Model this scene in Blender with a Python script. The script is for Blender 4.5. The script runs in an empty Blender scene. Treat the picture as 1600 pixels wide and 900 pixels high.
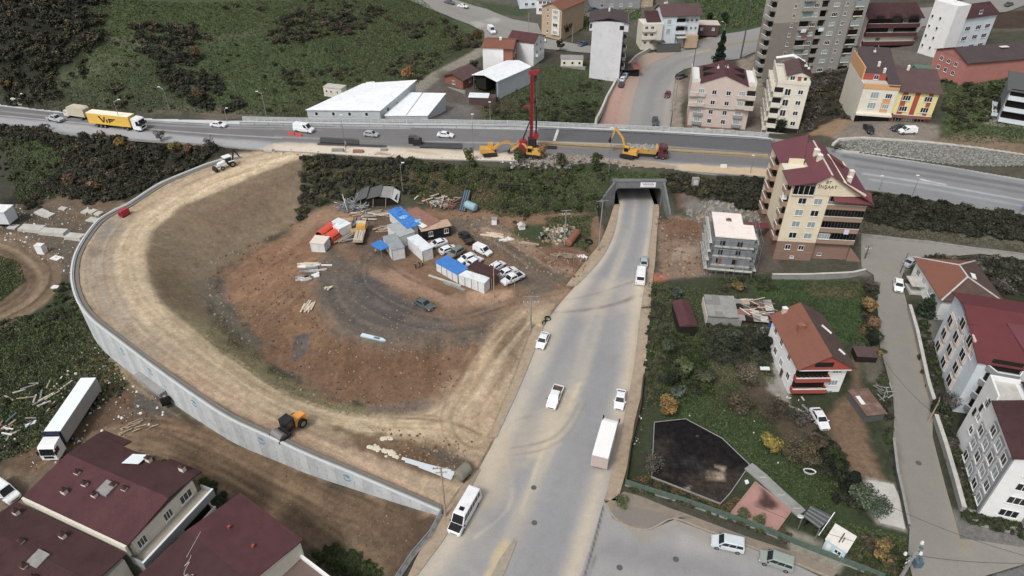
import bpy,bmesh,math,random
import numpy as np
from mathutils import Vector,Matrix
random.seed(7)
RS=np.random.RandomState(11)
R=math.radians
scene=bpy.context.scene
col=scene.collection
# -- camera, sky, sun, exposure
CAM_H=83.0
TILT=R(36.3)
FPX=1067.0
cam_data=bpy.data.cameras.new('camera')
cam=bpy.data.objects.new('camera',cam_data);col.objects.link(cam)
cam.location=(0,0,CAM_H)
cam.rotation_euler=(math.pi/2-TILT,0,0)
cam_data.sensor_width=36.0
cam_data.lens=FPX/1600*36
cam_data.clip_start=1.0
cam_data.clip_end=9000
scene.camera=cam
SUN_EL,SUN_AZ=R(52),R(215)
world=bpy.data.worlds.new("World");scene.world=world
world.use_nodes=True
wn=world.node_tree.nodes;wl=world.node_tree.links
wn.clear()
w_out=wn.new('ShaderNodeOutputWorld');w_bg=wn.new('ShaderNodeBackground')
w_sky=wn.new('ShaderNodeTexSky');w_sky.sky_type='NISHITA';w_sky.sun_disc=False
w_sky.sun_elevation=SUN_EL;w_sky.sun_rotation=SUN_AZ
w_sky.air_density=1.0;w_sky.dust_density=5.0;w_sky.ozone_density=1.0
w_hsv=wn.new('ShaderNodeHueSaturation');w_hsv.inputs['Saturation'].default_value=0.30
wl.new(w_sky.outputs[0],w_hsv.inputs['Color'])
wl.new(w_hsv.outputs[0],w_bg.inputs['Color']);w_bg.inputs['Strength'].default_value=0.115
wl.new(w_bg.outputs[0],w_out.inputs['Surface'])
sun_d=bpy.data.lights.new('sun','SUN');sun=bpy.data.objects.new('sun',sun_d);col.objects.link(sun)
sun_d.energy=1.4;sun_d.angle=R(12);sun_d.color=(1.0,0.965,0.92)
_sd=Vector((math.sin(SUN_AZ)*math.cos(SUN_EL),math.cos(SUN_AZ)*math.cos(SUN_EL),math.sin(SUN_EL)))
sun.rotation_euler=(-_sd).to_track_quat('-Z','Y').to_euler()
scene.view_settings.view_transform='Standard'
scene.view_settings.look='None'
scene.view_settings.exposure=0.22
scene.view_settings.gamma=1.0
scene.render.film_transparent=False
scene.cycles.max_bounces=5
scene.cycles.diffuse_bounces=3
# -- survey: a sight line of the photograph met with a level
CT,ST=math.cos(TILT),math.sin(TILT)
def ray(px,py):
 x=(px-800.0)/FPX;u=-(py-450.0)/FPX
 return np.array([x,CT+u*ST,-ST+u*CT])
def P(px,py,z=0.0):
 d=ray(px,py);t=(z-CAM_H)/d[2]
 return(float(d[0]*t),float(d[1]*t),float(z))
def proj(p):
 x,y,z=p[0],p[1],p[2]-CAM_H
 D=y*CT-z*ST;U=y*ST+z*CT
 return 800+FPX*x/D,450-FPX*U/D
 # -- colour helpers
DESAT=0.16
def lin(h):
 if isinstance(h,(tuple,list)):return tuple(h[:3])
 h=h.lstrip('#');out=[]
 for i in(0,2,4):
  c=int(h[i:i+2],16)/255
  out.append(c/12.92 if c<=0.04045 else((c+0.055)/1.055)**2.4)
 g=.3*out[0]+.59*out[1]+.11*out[2];k=DESAT
 return tuple(v*(1-k)+g*k for v in out)
MATS={}
def mat(name,color='#808080',rough=0.8,metal=0.0,var=0.18,scale=1.5,spec=0.3,bump=0.0,bscale=20,dirt=None,wave=None,alpha=None,emis=None):
 """procedural surface: base colour broken up by two scales of noise, optional dirt streaks and ribs"""
 if name in MATS:return MATS[name]
 m=bpy.data.materials.new(name);m.use_nodes=True
 nt=m.node_tree;n=nt.nodes;l=nt.links
 b=n['Principled BSDF']
 b.inputs['Roughness'].default_value=rough;b.inputs['Metallic'].default_value=metal
 b.inputs['Specular IOR Level'].default_value=spec
 c=lin(color)
 tc=n.new('ShaderNodeTexCoord')
 geo=n.new('ShaderNodeNewGeometry')
 nz=n.new('ShaderNodeTexNoise');nz.inputs['Scale'].default_value=scale;nz.inputs['Detail'].default_value=6
 nz.inputs['Roughness'].default_value=0.65
 l.new(geo.outputs['Position'],nz.inputs['Vector'])
 mr=n.new('ShaderNodeMapRange');mr.inputs[1].default_value=0.25;mr.inputs[2].default_value=0.75
 mr.inputs[3].default_value=1-var;mr.inputs[4].default_value=1+var
 l.new(nz.outputs['Fac'],mr.inputs[0])
 mx=n.new('ShaderNodeVectorMath');mx.operation='SCALE';mx.inputs[0].default_value=c
 l.new(mr.outputs[0],mx.inputs['Scale'])
 last=mx.outputs[0]
 if dirt:
  dc,amt=dirt
  n2=n.new('ShaderNodeTexNoise');n2.inputs['Scale'].default_value=0.7;n2.inputs['Detail'].default_value=8
  n2.inputs['Roughness'].default_value=0.75
  l.new(geo.outputs['Position'],n2.inputs['Vector'])
  m2=n.new('ShaderNodeMapRange');m2.inputs[1].default_value=0.48;m2.inputs[2].default_value=0.72
  m2.inputs[3].default_value=0;m2.inputs[4].default_value=amt
  l.new(n2.outputs['Fac'],m2.inputs[0])
  mm=n.new('ShaderNodeMix');mm.data_type='RGBA'
  l.new(m2.outputs[0],mm.inputs['Factor']);l.new(last,mm.inputs['A']);mm.inputs['B'].default_value=(*lin(dc),1)
  last=mm.outputs['Result']
 l.new(last,b.inputs['Base Color'])
 if bump>0 or wave:
  bp=n.new('ShaderNodeBump');bp.inputs['Strength'].default_value=max(bump,0.6 if wave else 0)
  if wave:
   wv=n.new('ShaderNodeTexWave');wv.bands_direction=wave[0];wv.inputs['Scale'].default_value=wave[1]
   l.new(tc.outputs['Object'],wv.inputs['Vector']);l.new(wv.outputs['Fac'],bp.inputs['Height'])
   bp.inputs['Distance'].default_value=0.06
   mv=n.new('ShaderNodeMapRange');mv.inputs[3].default_value=0.86;mv.inputs[4].default_value=1.06
   l.new(wv.outputs['Fac'],mv.inputs[0])
   sc2=n.new('ShaderNodeVectorMath');sc2.operation='SCALE'
   l.new(last,sc2.inputs[0]);l.new(mv.outputs[0],sc2.inputs['Scale']);l.new(sc2.outputs[0],b.inputs['Base Color'])
  else:
   nb=n.new('ShaderNodeTexNoise');nb.inputs['Scale'].default_value=bscale
   l.new(geo.outputs['Position'],nb.inputs['Vector']);l.new(nb.outputs['Fac'],bp.inputs['Height'])
   bp.inputs['Distance'].default_value=0.05
  l.new(bp.outputs[0],b.inputs['Normal'])
 if emis:
  b.inputs['Emission Color'].default_value=(*lin(emis[0]),1);b.inputs['Emission Strength'].default_value=emis[1]
 MATS[name]=m
 return m
def attr_mat(name,rough=0.95,fine=0.22,bump=0.5,scale=(0.35,2.2,9.0)):
 """ground surface: per-vertex earth colour with three scales of grain on top"""
 m=bpy.data.materials.new(name);m.use_nodes=True
 nt=m.node_tree;n=nt.nodes;l=nt.links;b=n['Principled BSDF']
 b.inputs['Roughness'].default_value=rough;b.inputs['Specular IOR Level'].default_value=0.15
 a=n.new('ShaderNodeAttribute');a.attribute_name='Col'
 geo=n.new('ShaderNodeNewGeometry')
 last=a.outputs['Color'];hs=[]
 for i,s in enumerate(scale):
  nz=n.new('ShaderNodeTexNoise');nz.inputs['Scale'].default_value=s;nz.inputs['Detail'].default_value=9
  nz.inputs['Roughness'].default_value=0.78
  l.new(geo.outputs['Position'],nz.inputs['Vector'])
  mr=n.new('ShaderNodeMapRange');mr.inputs[1].default_value=0.3;mr.inputs[2].default_value=0.7
  f=fine*(0.6,0.9,1.0)[i]
  mr.inputs[3].default_value=1-f;mr.inputs[4].default_value=1+f
  l.new(nz.outputs['Fac'],mr.inputs[0])
  v=n.new('ShaderNodeVectorMath');v.operation='SCALE'
  l.new(last,v.inputs[0]);l.new(mr.outputs[0],v.inputs['Scale']);last=v.outputs[0];hs.append(nz)
 l.new(last,b.inputs['Base Color'])
 bp=n.new('ShaderNodeBump');bp.inputs['Strength'].default_value=bump;bp.inputs['Distance'].default_value=0.25
 l.new(hs[1].outputs['Fac'],bp.inputs['Height']);l.new(bp.outputs[0],b.inputs['Normal'])
 MATS[name]=m
 return m
 # -- object helpers
def tag(o,label=None,cat=None,group=None,kind=None):
 if label:o['label']=label
 if cat:o['category']=cat
 if group:o['group']=group
 if kind:o['kind']=kind
 return o
def empty(name,loc=(0,0,0),rz=0.0,label=None,cat=None,group=None):
 o=bpy.data.objects.new(name,None);col.objects.link(o)
 o.location=loc;o.rotation_euler=(0,0,rz);o.empty_display_size=0.5
 return tag(o,label,cat,group)
KIDS={}
def link(o,parent=None):
 col.objects.link(o)
 if parent is not None:
  o.parent=parent;KIDS.setdefault(parent.name,[]).append(o)
 return o
def copy_tree(o,parent=None):
 c=o.copy();col.objects.link(c)
 if parent is not None:
  c.parent=parent;KIDS.setdefault(parent.name,[]).append(c)
 for ch in KIDS.get(o.name,[]):copy_tree(ch,c)
 return c
class MB:
 """collects boxes, prisms, tubes and sheets, then links them as ONE mesh object"""
 def __init__(s):s.v=[];s.f=[];s.mi=[];s.m=[];s.cur=0
 def use(s,m):
  if m not in s.m:s.m.append(m)
  s.cur=s.m.index(m);return s
 def face(s,pts):
  i=len(s.v);s.v+=[tuple(p)for p in pts];s.f.append(tuple(range(i,i+len(pts))));s.mi.append(s.cur)
 def raw(s,vs,fs):
  i=len(s.v);s.v+=[tuple(p)for p in vs]
  for f in fs:s.f.append(tuple(i+k for k in f));s.mi.append(s.cur)
 def box(s,x0,x1,y0,y1,z0,z1):
  v=[(x0,y0,z0),(x1,y0,z0),(x1,y1,z0),(x0,y1,z0),(x0,y0,z1),(x1,y0,z1),(x1,y1,z1),(x0,y1,z1)]
  s.raw(v,[(0,3,2,1),(4,5,6,7),(0,1,5,4),(1,2,6,5),(2,3,7,6),(3,0,4,7)]);return s
 def hexa(s,b,t):
  """solid between bottom ring b and top ring t (same count, counter-clockwise)"""
  n=len(b)
  s.raw(list(b)+list(t),[tuple(range(n-1,-1,-1)),tuple(range(n,2*n))]+[(i,(i+1)%n,n+(i+1)%n,n+i)for i in range(n)]);return s
 def prism(s,poly,z0,z1):
  if sum(poly[i][0]*poly[(i+1)%len(poly)][1]-poly[(i+1)%len(poly)][0]*poly[i][1]for i in range(len(poly)))<0:poly=poly[::-1]
  return s.hexa([(p[0],p[1],z0)for p in poly],[(p[0],p[1],z1)for p in poly])
 def tube(s,a,b,r0,r1=None,n=8,cap=True):
  if r1 is None:r1=r0
  a,b=Vector(a),Vector(b);d=(b-a)
  if d.length<1e-6:return s
  d.normalize();up=Vector((0,0,1))if abs(d.z)<0.95 else Vector((1,0,0))
  x=d.cross(up).normalized();y=x.cross(d).normalized();vs=[]
  for c,r in((a,r0),(b,r1)):
   for k in range(n):
    t=2*math.pi*k/n;vs.append(c+x*(math.cos(t)*r)+y*(math.sin(t)*r))
  fs=[(k,(k+1)%n,n+(k+1)%n,n+k)[::-1]for k in range(n)]
  if cap:fs+=[tuple(range(n)),tuple(range(2*n-1,n-1,-1))]
  s.raw(vs,fs);return s
 def path(s,pts,r,n=6):
  for a,b in zip(pts[:-1],pts[1:]):s.tube(a,b,r,r,n)
  return s
 def beam(s,a,b,w,h):
  """box section bar from a to b"""
  a,b=Vector(a),Vector(b);d=(b-a).normalized();up=Vector((0,0,1))if abs(d.z)<0.95 else Vector((0,1,0))
  x=d.cross(up).normalized()*(w/2);y=x.cross(d).normalized()*(h/2)
  s.hexa([a-x-y,a-x+y,a+x+y,a+x-y],[b-x-y,b-x+y,b+x+y,b+x-y]);return s
 def loft(s,rings,cap=True):
  n=len(rings[0]);vs=[p for r in rings for p in r];fs=[]
  for j in range(len(rings)-1):
   for i in range(n):fs.append((j*n+i,j*n+(i+1)%n,(j+1)*n+(i+1)%n,(j+1)*n+i))
  if cap:fs+=[tuple(range(n-1,-1,-1)),tuple(range((len(rings)-1)*n,len(rings)*n))]
  s.raw(vs,fs);return s
 def mesh(s,name,smooth=False):
  me=bpy.data.meshes.new(name);me.from_pydata([tuple(map(float,p))for p in s.v],[],s.f)
  for m in s.m:me.materials.append(m)
  if len(s.m)>1:me.polygons.foreach_set('material_index',s.mi)
  if smooth:me.polygons.foreach_set('use_smooth',[True]*len(me.polygons))
  bm=bmesh.new();bm.from_mesh(me);bmesh.ops.remove_doubles(bm,verts=bm.verts,dist=1e-4)if smooth else None
  bmesh.ops.recalc_face_normals(bm,faces=bm.faces);bm.to_mesh(me);bm.free()
  me.update();return me
 def build(s,name,m=None,parent=None,smooth=False,loc=None,rz=None):
  if m is not None and not s.m:s.m=[m]
  o=bpy.data.objects.new(name,s.mesh(name,smooth));link(o,parent)
  if loc is not None:o.location=loc
  if rz is not None:o.rotation_euler=(0,0,rz)
  return o
def put(name,me,parent=None,loc=(0,0,0),rot=(0,0,0),scale=(1,1,1)):
 o=bpy.data.objects.new(name,me);link(o,parent);o.location=loc;o.rotation_euler=rot;o.scale=scale
 return o
def np_mesh(name,V,F,m,colors=None,smooth=True):
 """large mesh from numpy arrays (triangles or quads)"""
 me=bpy.data.meshes.new(name);k=F.shape[1]
 me.vertices.add(len(V));me.vertices.foreach_set('co',np.asarray(V,dtype=np.float32).ravel())
 me.loops.add(F.size);me.polygons.add(len(F))
 me.loops.foreach_set('vertex_index',F.astype(np.int32).ravel())
 me.polygons.foreach_set('loop_start',np.arange(0,F.size,k,dtype=np.int32))
 try:me.polygons.foreach_set('loop_total',np.full(len(F),k,dtype=np.int32))
 except Exception:pass
 me.polygons.foreach_set('use_smooth',np.full(len(F),smooth))
 me.update(calc_edges=True)
 if colors is not None:
  a=me.color_attributes.new('Col','FLOAT_COLOR','POINT')
  c=np.ones((len(V),4),dtype=np.float32);c[:,:3]=colors;a.data.foreach_set('color',c.ravel())
 me.materials.append(m);return me
 # -- numpy noise and geometry in the ground plane
def vnoise(x,y,seed=0):
 xi=np.floor(x).astype(np.int64);yi=np.floor(y).astype(np.int64);fx=x-xi;fy=y-yi
 fx=fx*fx*(3-2*fx);fy=fy*fy*(3-2*fy)
 def h(a,b):
  n=(a*374761393+b*668265263+seed*1442695041)&0x7fffffff
  n=((n^(n>>13))*1274126177)&0x7fffffff
  return((n^(n>>16))&0xffff)/65535.0
 return(h(xi,yi)*(1-fx)+h(xi+1,yi)*fx)*(1-fy)+(h(xi,yi+1)*(1-fx)+h(xi+1,yi+1)*fx)*fy
def fbm(x,y,s,o=4,seed=0):
 r=np.zeros_like(x);a=0.5;t=0
 for k in range(o):
  r+=a*vnoise(x/s+17.3*k,y/s-9.1*k,seed+k);t+=a;a*=0.55;s*=0.5
 return r/t*2-1
def seg_dist(X,Y,a,b):
 dx,dy=b[0]-a[0],b[1]-a[1];L=dx*dx+dy*dy+1e-12
 t=np.clip(((X-a[0])*dx+(Y-a[1])*dy)/L,0,1)
 return np.hypot(X-a[0]-t*dx,Y-a[1]-t*dy)
def poly_sd(X,Y,poly):
 """signed distance, negative inside"""
 d=np.full(X.shape,1e9);ins=np.zeros(X.shape,bool);n=len(poly)
 for i in range(n):
  a,b=poly[i],poly[(i+1)%n]
  d=np.minimum(d,seg_dist(X,Y,a,b))
  c=((a[1]>Y)!=(b[1]>Y))
  with np.errstate(divide='ignore',invalid='ignore'):
   xi=(b[0]-a[0])*(Y-a[1])/(b[1]-a[1]+1e-12)+a[0]
  ins^=c&(X<xi)
 return np.where(ins,-d,d)
def line_d(X,Y,pts):
 d=np.full(X.shape,1e9)
 for a,b in zip(pts[:-1],pts[1:]):d=np.minimum(d,seg_dist(X,Y,a,b))
 return d
def in_poly(x,y,poly):return bool(poly_sd(np.array([float(x)]),np.array([float(y)]),poly)[0]<0)
def smooth_poly(pts,n=6):
 """Catmull-Rom through an open polyline"""
 out=[]
 for i in range(len(pts)-1):
  p0=pts[max(i-1,0)];p1=pts[i];p2=pts[i+1];p3=pts[min(i+2,len(pts)-1)]
  for k in range(n):
   t=k/n
   out.append(tuple(0.5*((2*p1[j])+(-p0[j]+p2[j])*t+(2*p0[j]-5*p1[j]+4*p2[j]-p3[j])*t*t+(-p0[j]+3*p1[j]-3*p2[j]+p3[j])*t**3)for j in range(len(p1))))
 out.append(tuple(pts[-1]));return out
import time as _T;_TS=_T.time()
# -- TERRAIN
ZH=7.5
HW_N=[(-160,143,8.2),(-60,157,8.0),(0,163,8.0),(100,174,7.9),(200,183,7.8),(300,187,7.7),(400,189,7.6),(500,191,ZH),(640,193,ZH),(740,194,ZH),(830,196,ZH),(950,201,ZH),(1060,206,7.6),(1200,215,7.7),(1315,234,7.9),(1412,249,8.0),(1495,262,8.1),(1600,280,8.2),(1750,306,8.3)]
HW_S=[(-160,170,8.2),(-60,186,8.0),(0,193,8.0),(67,202,7.9),(133,213,7.8),(200,217,7.8),(267,222,7.7),(333,227,7.6),(400,234,7.6),(500,240,ZH),(600,246,ZH),(700,250,ZH),(850,254,ZH),(1000,262,ZH),(1100,270,7.6),(1207,278,7.7),(1365,297,7.9),(1425,307,8.0),(1512,322,8.1),(1600,335,8.2),(1750,362,8.3)]
RD_L=[(560,1010),(651,898),(702,827),(750,730),(775,683),(813,600),(837,540),(850,510),(872,478),(900,446),(932,412),(950,385),(961,355),(966,325),(968,319)]
RD_R=[(870,1010),(910,900),(930,830),(944,782),(962,714),(974,660),(985,605),(993,558),(1002,480),(1007,445),(1011,415),(1014,390),(1018,360),(1021,330),(1022,319)]
WALL=[(690,800,.75),(683,797,1.0),(620,770,2.2),(550,740,3.0),(480,711,3.9),(428.6,687,4.3),(359,655,4.9),(307,622,5.4),(240.7,575,6.0),(180,529,6.4),(143,500,6.7),(122,474,6.9),(112,445,7.0),(111,420,7.05),(117,395,7.1),(133,367,7.1),(153,343,7.2),(177,328,7.25),(200,317,7.3),(247,287,7.45),(293,267,7.6),(333,252,7.7),(377,242,7.75)]
SHARED=[(450,150,8.5),(300,150,11),(200,130,14),(50,120,16),(0,80,22),(100,40,26),(0,0,32),(200,0,28),(300,60,18),(400,0,20),(400,90,13),(500,50,13),(600,20,12),(600,100,9),(500,130,8),(700,60,8.5),(560,170,6),(480,183,6.5),(680,160,5),(720,180,4.5),(800,175,4),(880,180,3.5),(740,15,8),(800,45,7),(650,140,7.5),(780,110,6),(880,110,5),(900,60,6),(870,20,8),(800,0,9),(960,120,3),(1000,60,5),(1050,20,8),(1100,0,12),(1150,20,8),(1127,200,3),(1070,140,2.2),(1180,150,4),(1240,205,6),(1200,120,5),(1280,150,6),(1300,185,9),(1280,110,6),(1350,100,8),(1390,180,11),(1345,212,11),(1380,210,11),(1440,215,11),(1500,225,11.2),(1600,245,12),(1500,170,12),(1560,200,12),(1600,120,13),(1450,60,12),(1520,80,12),(1600,20,15),(1400,20,12),(1700,200,13),(-200,60,22),(-200,120,12),(1800,250,12),(1800,100,15),(940,190,.4),(1040,190,.4),(960,160,.9),(1050,155,1.2),(1000,120,2),(1055,110,2.2),(1020,90,3.4),(1100,70,4.2),(1140,95,4.5),(1185,60,5),(980,205,0),(1045,207,0),(1400,343,4.5),(1500,365,4.7),(1600,385,5),(1375,365,3.2),(1500,385,3.8),(1600,400,4.2),(1380,430,2.5),(1400,520,1.5),(1440,700,.6),(1470,850,.2),(1500,900,0),(1560,420,4),(1580,450,3),(1530,520,1.8),(1470,560,1.2),(1750,420,4.5),(1750,600,2),(1036,300,5.2),(1046,322,2.0),(1042,300,4.6),(1060,340,1.5),(1110,325,2.2),(1180,325,3),(1180,292,6.2),(1100,285,5.9),(1050,284,6.3),(1120,430,1),(1050,430,.3),(1030,380,.2),(1210,410,1.5),(1345,415,2),(1260,440,1.2),(1330,450,1.5),(1300,350,4),(1050,500,.1),(1150,560,.3),(1300,600,.8),(1060,700,0),(1200,700,.2),(1350,750,.4),(1380,660,.7),(1200,800,0),(1330,870,0),(1420,900,0),(1600,750,.4),(1520,830,.1),(1700,900,0),(1000,275,6.9),(1030,280,6.6),(965,278,6.6),(800,1000,0),(1200,1000,0),(1500,1000,0)]
OUTER=[(100,260,1.5),(0,230,3.5),(50,300,.5),(150,285,1),(230,250,3),(300,245,4.5),(340,236,6.6),(250,262,2),(50,350,-1),(-150,300,1),(-150,400,-1),(100,400,-1),(60,440,-1),(50,550,-2),(150,640,-1.6),(80,720,-2),(300,740,-1.2),(400,760,-1.3),(500,800,-1.2),(620,860,-.6),(640,840,-.5),(560,900,-.5),(200,800,-1.2),(400,860,-1),(0,850,-1.6),(-150,700,-2),(-150,900,-1.5),(100,500,-1.2),(120,560,-1.6),(215,600,-1.4),(300,665,-1.1),(400,716,-1),(500,755,-.7),(600,787,-.3),(660,808,-.1),(300,1000,-1)]
INNER=[(950,288,6.0),(945,310,3.2),(930,300,4.4),(905,330,2),(935,345,.8),(870,290,4.8),(850,340,2.2),(800,300,4.4),(760,345,2.5),(700,290,5.2),(700,330,2.7),(620,300,4.3),(600,325,2.7),(540,310,3.3),(500,280,5.6),(482,330,3.0),(470,265,6.9),(458,243,7.4),(560,370,2.4),(480,400,2.4),(478,440,2.4),(490,475,2.4),(530,520,2.3),(600,542,2.2),(690,540,1.9),(735,535,1.5),(640,500,2.3),(760,500,1.2),(820,480,.6),(870,465,.2),(700,450,2.1),(620,420,2.4),(800,400,2),(880,400,1.2),(850,440,.8),(920,385,.5),(470,345,1.6),(430,372,1.3),(390,400,1.1),(345,430,1.0),(330,465,.9),(360,500,.8),(400,535,.8),(440,575,.7),(490,605,.6),(560,630,.6),(640,637,.5),(700,612,.4),(735,585,.5),(350,340,4.2),(290,380,3.6),(270,430,3.4),(330,400,2.2),(430,310,4.0),(470,250,7.2),(410,265,7.2),(350,287,6.9),(290,312,6.5),(250,337,6.3),(228,365,6.2),(220,400,6.0),(230,445,5.8),(265,485,5.3),(310,525,4.6),(380,575,3.3),(450,612,2.2),(540,645,1.3),(640,650,.8),(720,625,.6),(600,700,1.3),(700,720,.4),(650,690,.7),(760,650,.15),(740,700,.1),(520,690,2.3),(400,620,3.6),(300,560,4.8),(200,480,5.9),(170,420,6.3),(180,370,6.5),(270,300,6.9),(380,258,7.4),(640,770,.9),(570,720,2.0),(790,560,.4),(780,600,.2)]
RAMP_EDGE=[(p[0],p[1],p[2]-.45)for p in WALL]
def W3(l):return[P(*p)for p in l]
def along(l,n=3):
 return smooth_poly(W3(l),n)
hwN,hwS=along(HW_N,5),along(HW_S,5)
rdL,rdR=smooth_poly([P(x,y,0)for x,y in RD_L],5),smooth_poly([P(x,y,0)for x,y in RD_R],5)
wallT=smooth_poly(W3(WALL),6)
wallXY=[(p[0],p[1])for p in wallT]
PORT_Y=P(995,320,0)[1]
tunL,tunR=P(960,320,0)[0],P(1029,320,0)[0]
loop_poly=wallXY+[(p[0],p[1])for p in hwS if p[0]>wallXY[-1][0]and p[0]<tunL]+[(tunL,PORT_Y)]+[(p[0],p[1])for p in rdL[::-1]if p[1]>wallXY[0][1]]
def rbf_fit(pts):
 p=np.array(pts,float);X=p[:,:2]/50;z=p[:,2];n=len(p)
 r=np.sqrt(((X[:,None]-X[None])**2).sum(-1)+.004)
 A=np.zeros((n+3,n+3));A[:n,:n]=r-np.eye(n)*0.0;A[:n,n]=1;A[:n,n+1:]=X;A[n,:n]=1;A[n+1:,:n]=X.T
 A[:n,:n]+=np.eye(n)*-.01
 w=np.linalg.solve(A,np.concatenate([z,[0,0,0]]));return X,w
def rbf_eval(fit,x,y):
 X,w=fit;n=len(X);out=np.empty(x.size);xf=x.ravel()/50;yf=y.ravel()/50
 for i in range(0,x.size,20000):
  a=xf[i:i+20000];b=yf[i:i+20000]
  r=np.sqrt((a[:,None]-X[None,:,0])**2+(b[:,None]-X[None,:,1])**2+.004)
  out[i:i+20000]=r@w[:n]+w[n]+a*w[n+1]+b*w[n+2]
 return out.reshape(x.shape)
base=W3(SHARED)+W3(HW_N)+W3(HW_S)+hwN[::4]+hwS[::4]+rdL[::3]+rdR[::3]
def dedupe(l):
 out=[]
 for p in l:
  if all((p[0]-q[0])**2+(p[1]-q[1])**2>.5 for q in out):out.append(p)
 return out
fitA=rbf_fit(dedupe(base+W3(OUTER)))
fitB=rbf_fit(dedupe(base+W3(INNER)+W3(RAMP_EDGE)))
GX=np.arange(-330,331,1.0);GY=np.arange(24,480,1.0)
gx,gy=np.meshgrid(GX,GY)
HA=rbf_eval(fitA,gx,gy);HB=rbf_eval(fitB,gx,gy)
relief=fbm(gx,gy,26,4,3)*.9*np.clip((gy-205)/60,0,1)*np.clip((-20-gx)/60,0,1)
small=fbm(gx,gy,6,3,9)*.12
HA=HA+relief*2.0+small;HB=HB+small
def bil(Hm,x,y):
 fx=np.clip((np.asarray(x,float)-GX[0]),0,len(GX)-1.001);fy=np.clip((np.asarray(y,float)-GY[0]),0,len(GY)-1.001)
 i=fx.astype(int);j=fy.astype(int);u=fx-i;v=fy-j
 return(Hm[j,i]*(1-u)+Hm[j,i+1]*u)*(1-v)+(Hm[j+1,i]*(1-u)+Hm[j+1,i+1]*u)*v
hw_poly=[(p[0],p[1])for p in hwN]+[(p[0],p[1])for p in hwS[::-1]]
rd_poly=[(p[0],p[1])for p in rdL]+[(p[0],p[1])for p in rdR[::-1]]
def fast_sd(poly,x0,x1,y0,y1):
 g=np.full(gx.shape,50.0);m=(gx>x0)&(gx<x1)&(gy>y0)&(gy<y1)
 g[m]=poly_sd(gx[m],gy[m],poly);return g
_lp=np.array(loop_poly);SDG=fast_sd(loop_poly,_lp[:,0].min()-5,_lp[:,0].max()+5,_lp[:,1].min()-5,_lp[:,1].max()+5)
FLATS=[]
def H(x,y,flats=True):
 """height of the bare ground"""
 x=np.asarray(x,float);y=np.asarray(y,float)
 sd=bil(SDG,x,y)
 z=np.where(sd<-.85,bil(HB,x,y),bil(HA,x,y))
 over=(x>tunL-1.2)&(x<tunR+1.2)&(y>PORT_Y+.3)&(y<PORT_Y+9)
 return np.where(over,np.maximum(z,6.35),z)
def h1(x,y):
 if poly_sd(np.array([float(x)]),np.array([float(y)]),hw_poly)[0]<0:return ZH+.02
 v=float(H(np.array([x]),np.array([y]))[0])
 if poly_sd(np.array([float(x)]),np.array([float(y)]),rd_poly)[0]<0:return 0.0
 return v
def G(px,py,off=0.0):
 """where the sight line meets the ground"""
 d=ray(px,py);z=4.0
 lo,hi=None,None
 ts=np.linspace((45-CAM_H)/d[2],(-4-CAM_H)/d[2],160)
 X,Y,Z=d[0]*ts,d[1]*ts,CAM_H+d[2]*ts
 Hh=H(X,Y);below=np.nonzero(Z<=Hh)[0]
 k=below[0]if len(below)else 159
 if k==0:k=1
 a,b=ts[k-1],ts[k]
 for _ in range(18):
  m=.5*(a+b)
  if CAM_H+d[2]*m<=float(H(np.array([d[0]*m]),np.array([d[1]*m]))[0]):b=m
  else:a=m
 return(float(d[0]*b),float(d[1]*b),float(CAM_H+d[2]*b+off))
def G2(pts):return[G(*p)[:2]for p in pts]
# -- earth colours, laid in the ground plane
PAINT=[]
def A(pts,c,f=1.2,n=1.2,o=1.0):PAINT.append(('a',G2(pts),lin(c),f,n,o))
def L(pts,w,c,f=.6,n=.5,o=.8):PAINT.append(('l',smooth_poly(G2(pts),4),lin(c),f,n,o,w))
def paint(X,Y,base_c,layers):
 C=np.tile(np.array(base_c),(X.size,1));n1=fbm(X,Y,5,4,21);n2=fbm(X,Y,1.6,3,31)
 for ly in layers:
  pts=np.array(ly[1]);f,n,o=ly[3:6];pad=f+n+(ly[6]if ly[0]=='l' else 0)+1
  m=np.nonzero((X>pts[:,0].min()-pad)&(X<pts[:,0].max()+pad)&(Y>pts[:,1].min()-pad)&(Y<pts[:,1].max()+pad))[0]
  if not len(m):continue
  x,y=X[m],Y[m]
  d=poly_sd(x,y,ly[1])if ly[0]=='a' else line_d(x,y,ly[1])-ly[6]/2
  d=d+n*(n1[m]*1.3+n2[m]*.5)
  w=np.clip(.5-d/(2*f),0,1);w=w*w*(3-2*w)*o
  C[m]=C[m]*(1-w[:,None])+np.array(ly[2])*w[:,None]
 return C
A([(-100,-40),(760,-40),(760,60),(640,150),(480,185),(0,160),(-100,150)],'#4a5834',3,4)
A([(-100,-40),(170,-40),(150,60),(120,110),(60,165),(-100,150)],'#2d3026',4,5)
A([(160,20),(330,0),(420,30),(300,60),(180,60)],'#48562f',4,4,.8)
A([(200,100),(260,90),(330,180),(110,175),(60,140)],'#3f4730',3,3,.8)
A([(330,70),(480,60),(430,110),(480,180),(380,180),(300,120)],'#445635',4,4,.8)
A([(480,60),(640,50),(680,90),(600,120),(500,110)],'#435531',4,4,.9)
A([(430,0),(640,0),(720,40),(740,80),(640,140),(560,120),(470,50)],'#363829',4,5,.6)
L([(140,70),(170,62),(250,76),(330,60),(390,52)],2.5,'#6c675a',1.2,1.5,.55)
L([(60,140),(110,120),(150,105),(200,98)],3.0,'#676553',1.5,1.5,.5)
L([(560,20),(470,15),(420,40),(330,70)],3,'#57604a',2,1.5,.5)
A([(225,178),(290,172),(330,188),(400,186),(410,172),(330,165)],'#6e6254',1.5,2,.7)
A([(420,160),(520,150),(490,192),(420,190)],'#574c3c',2,2,.6)
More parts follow.
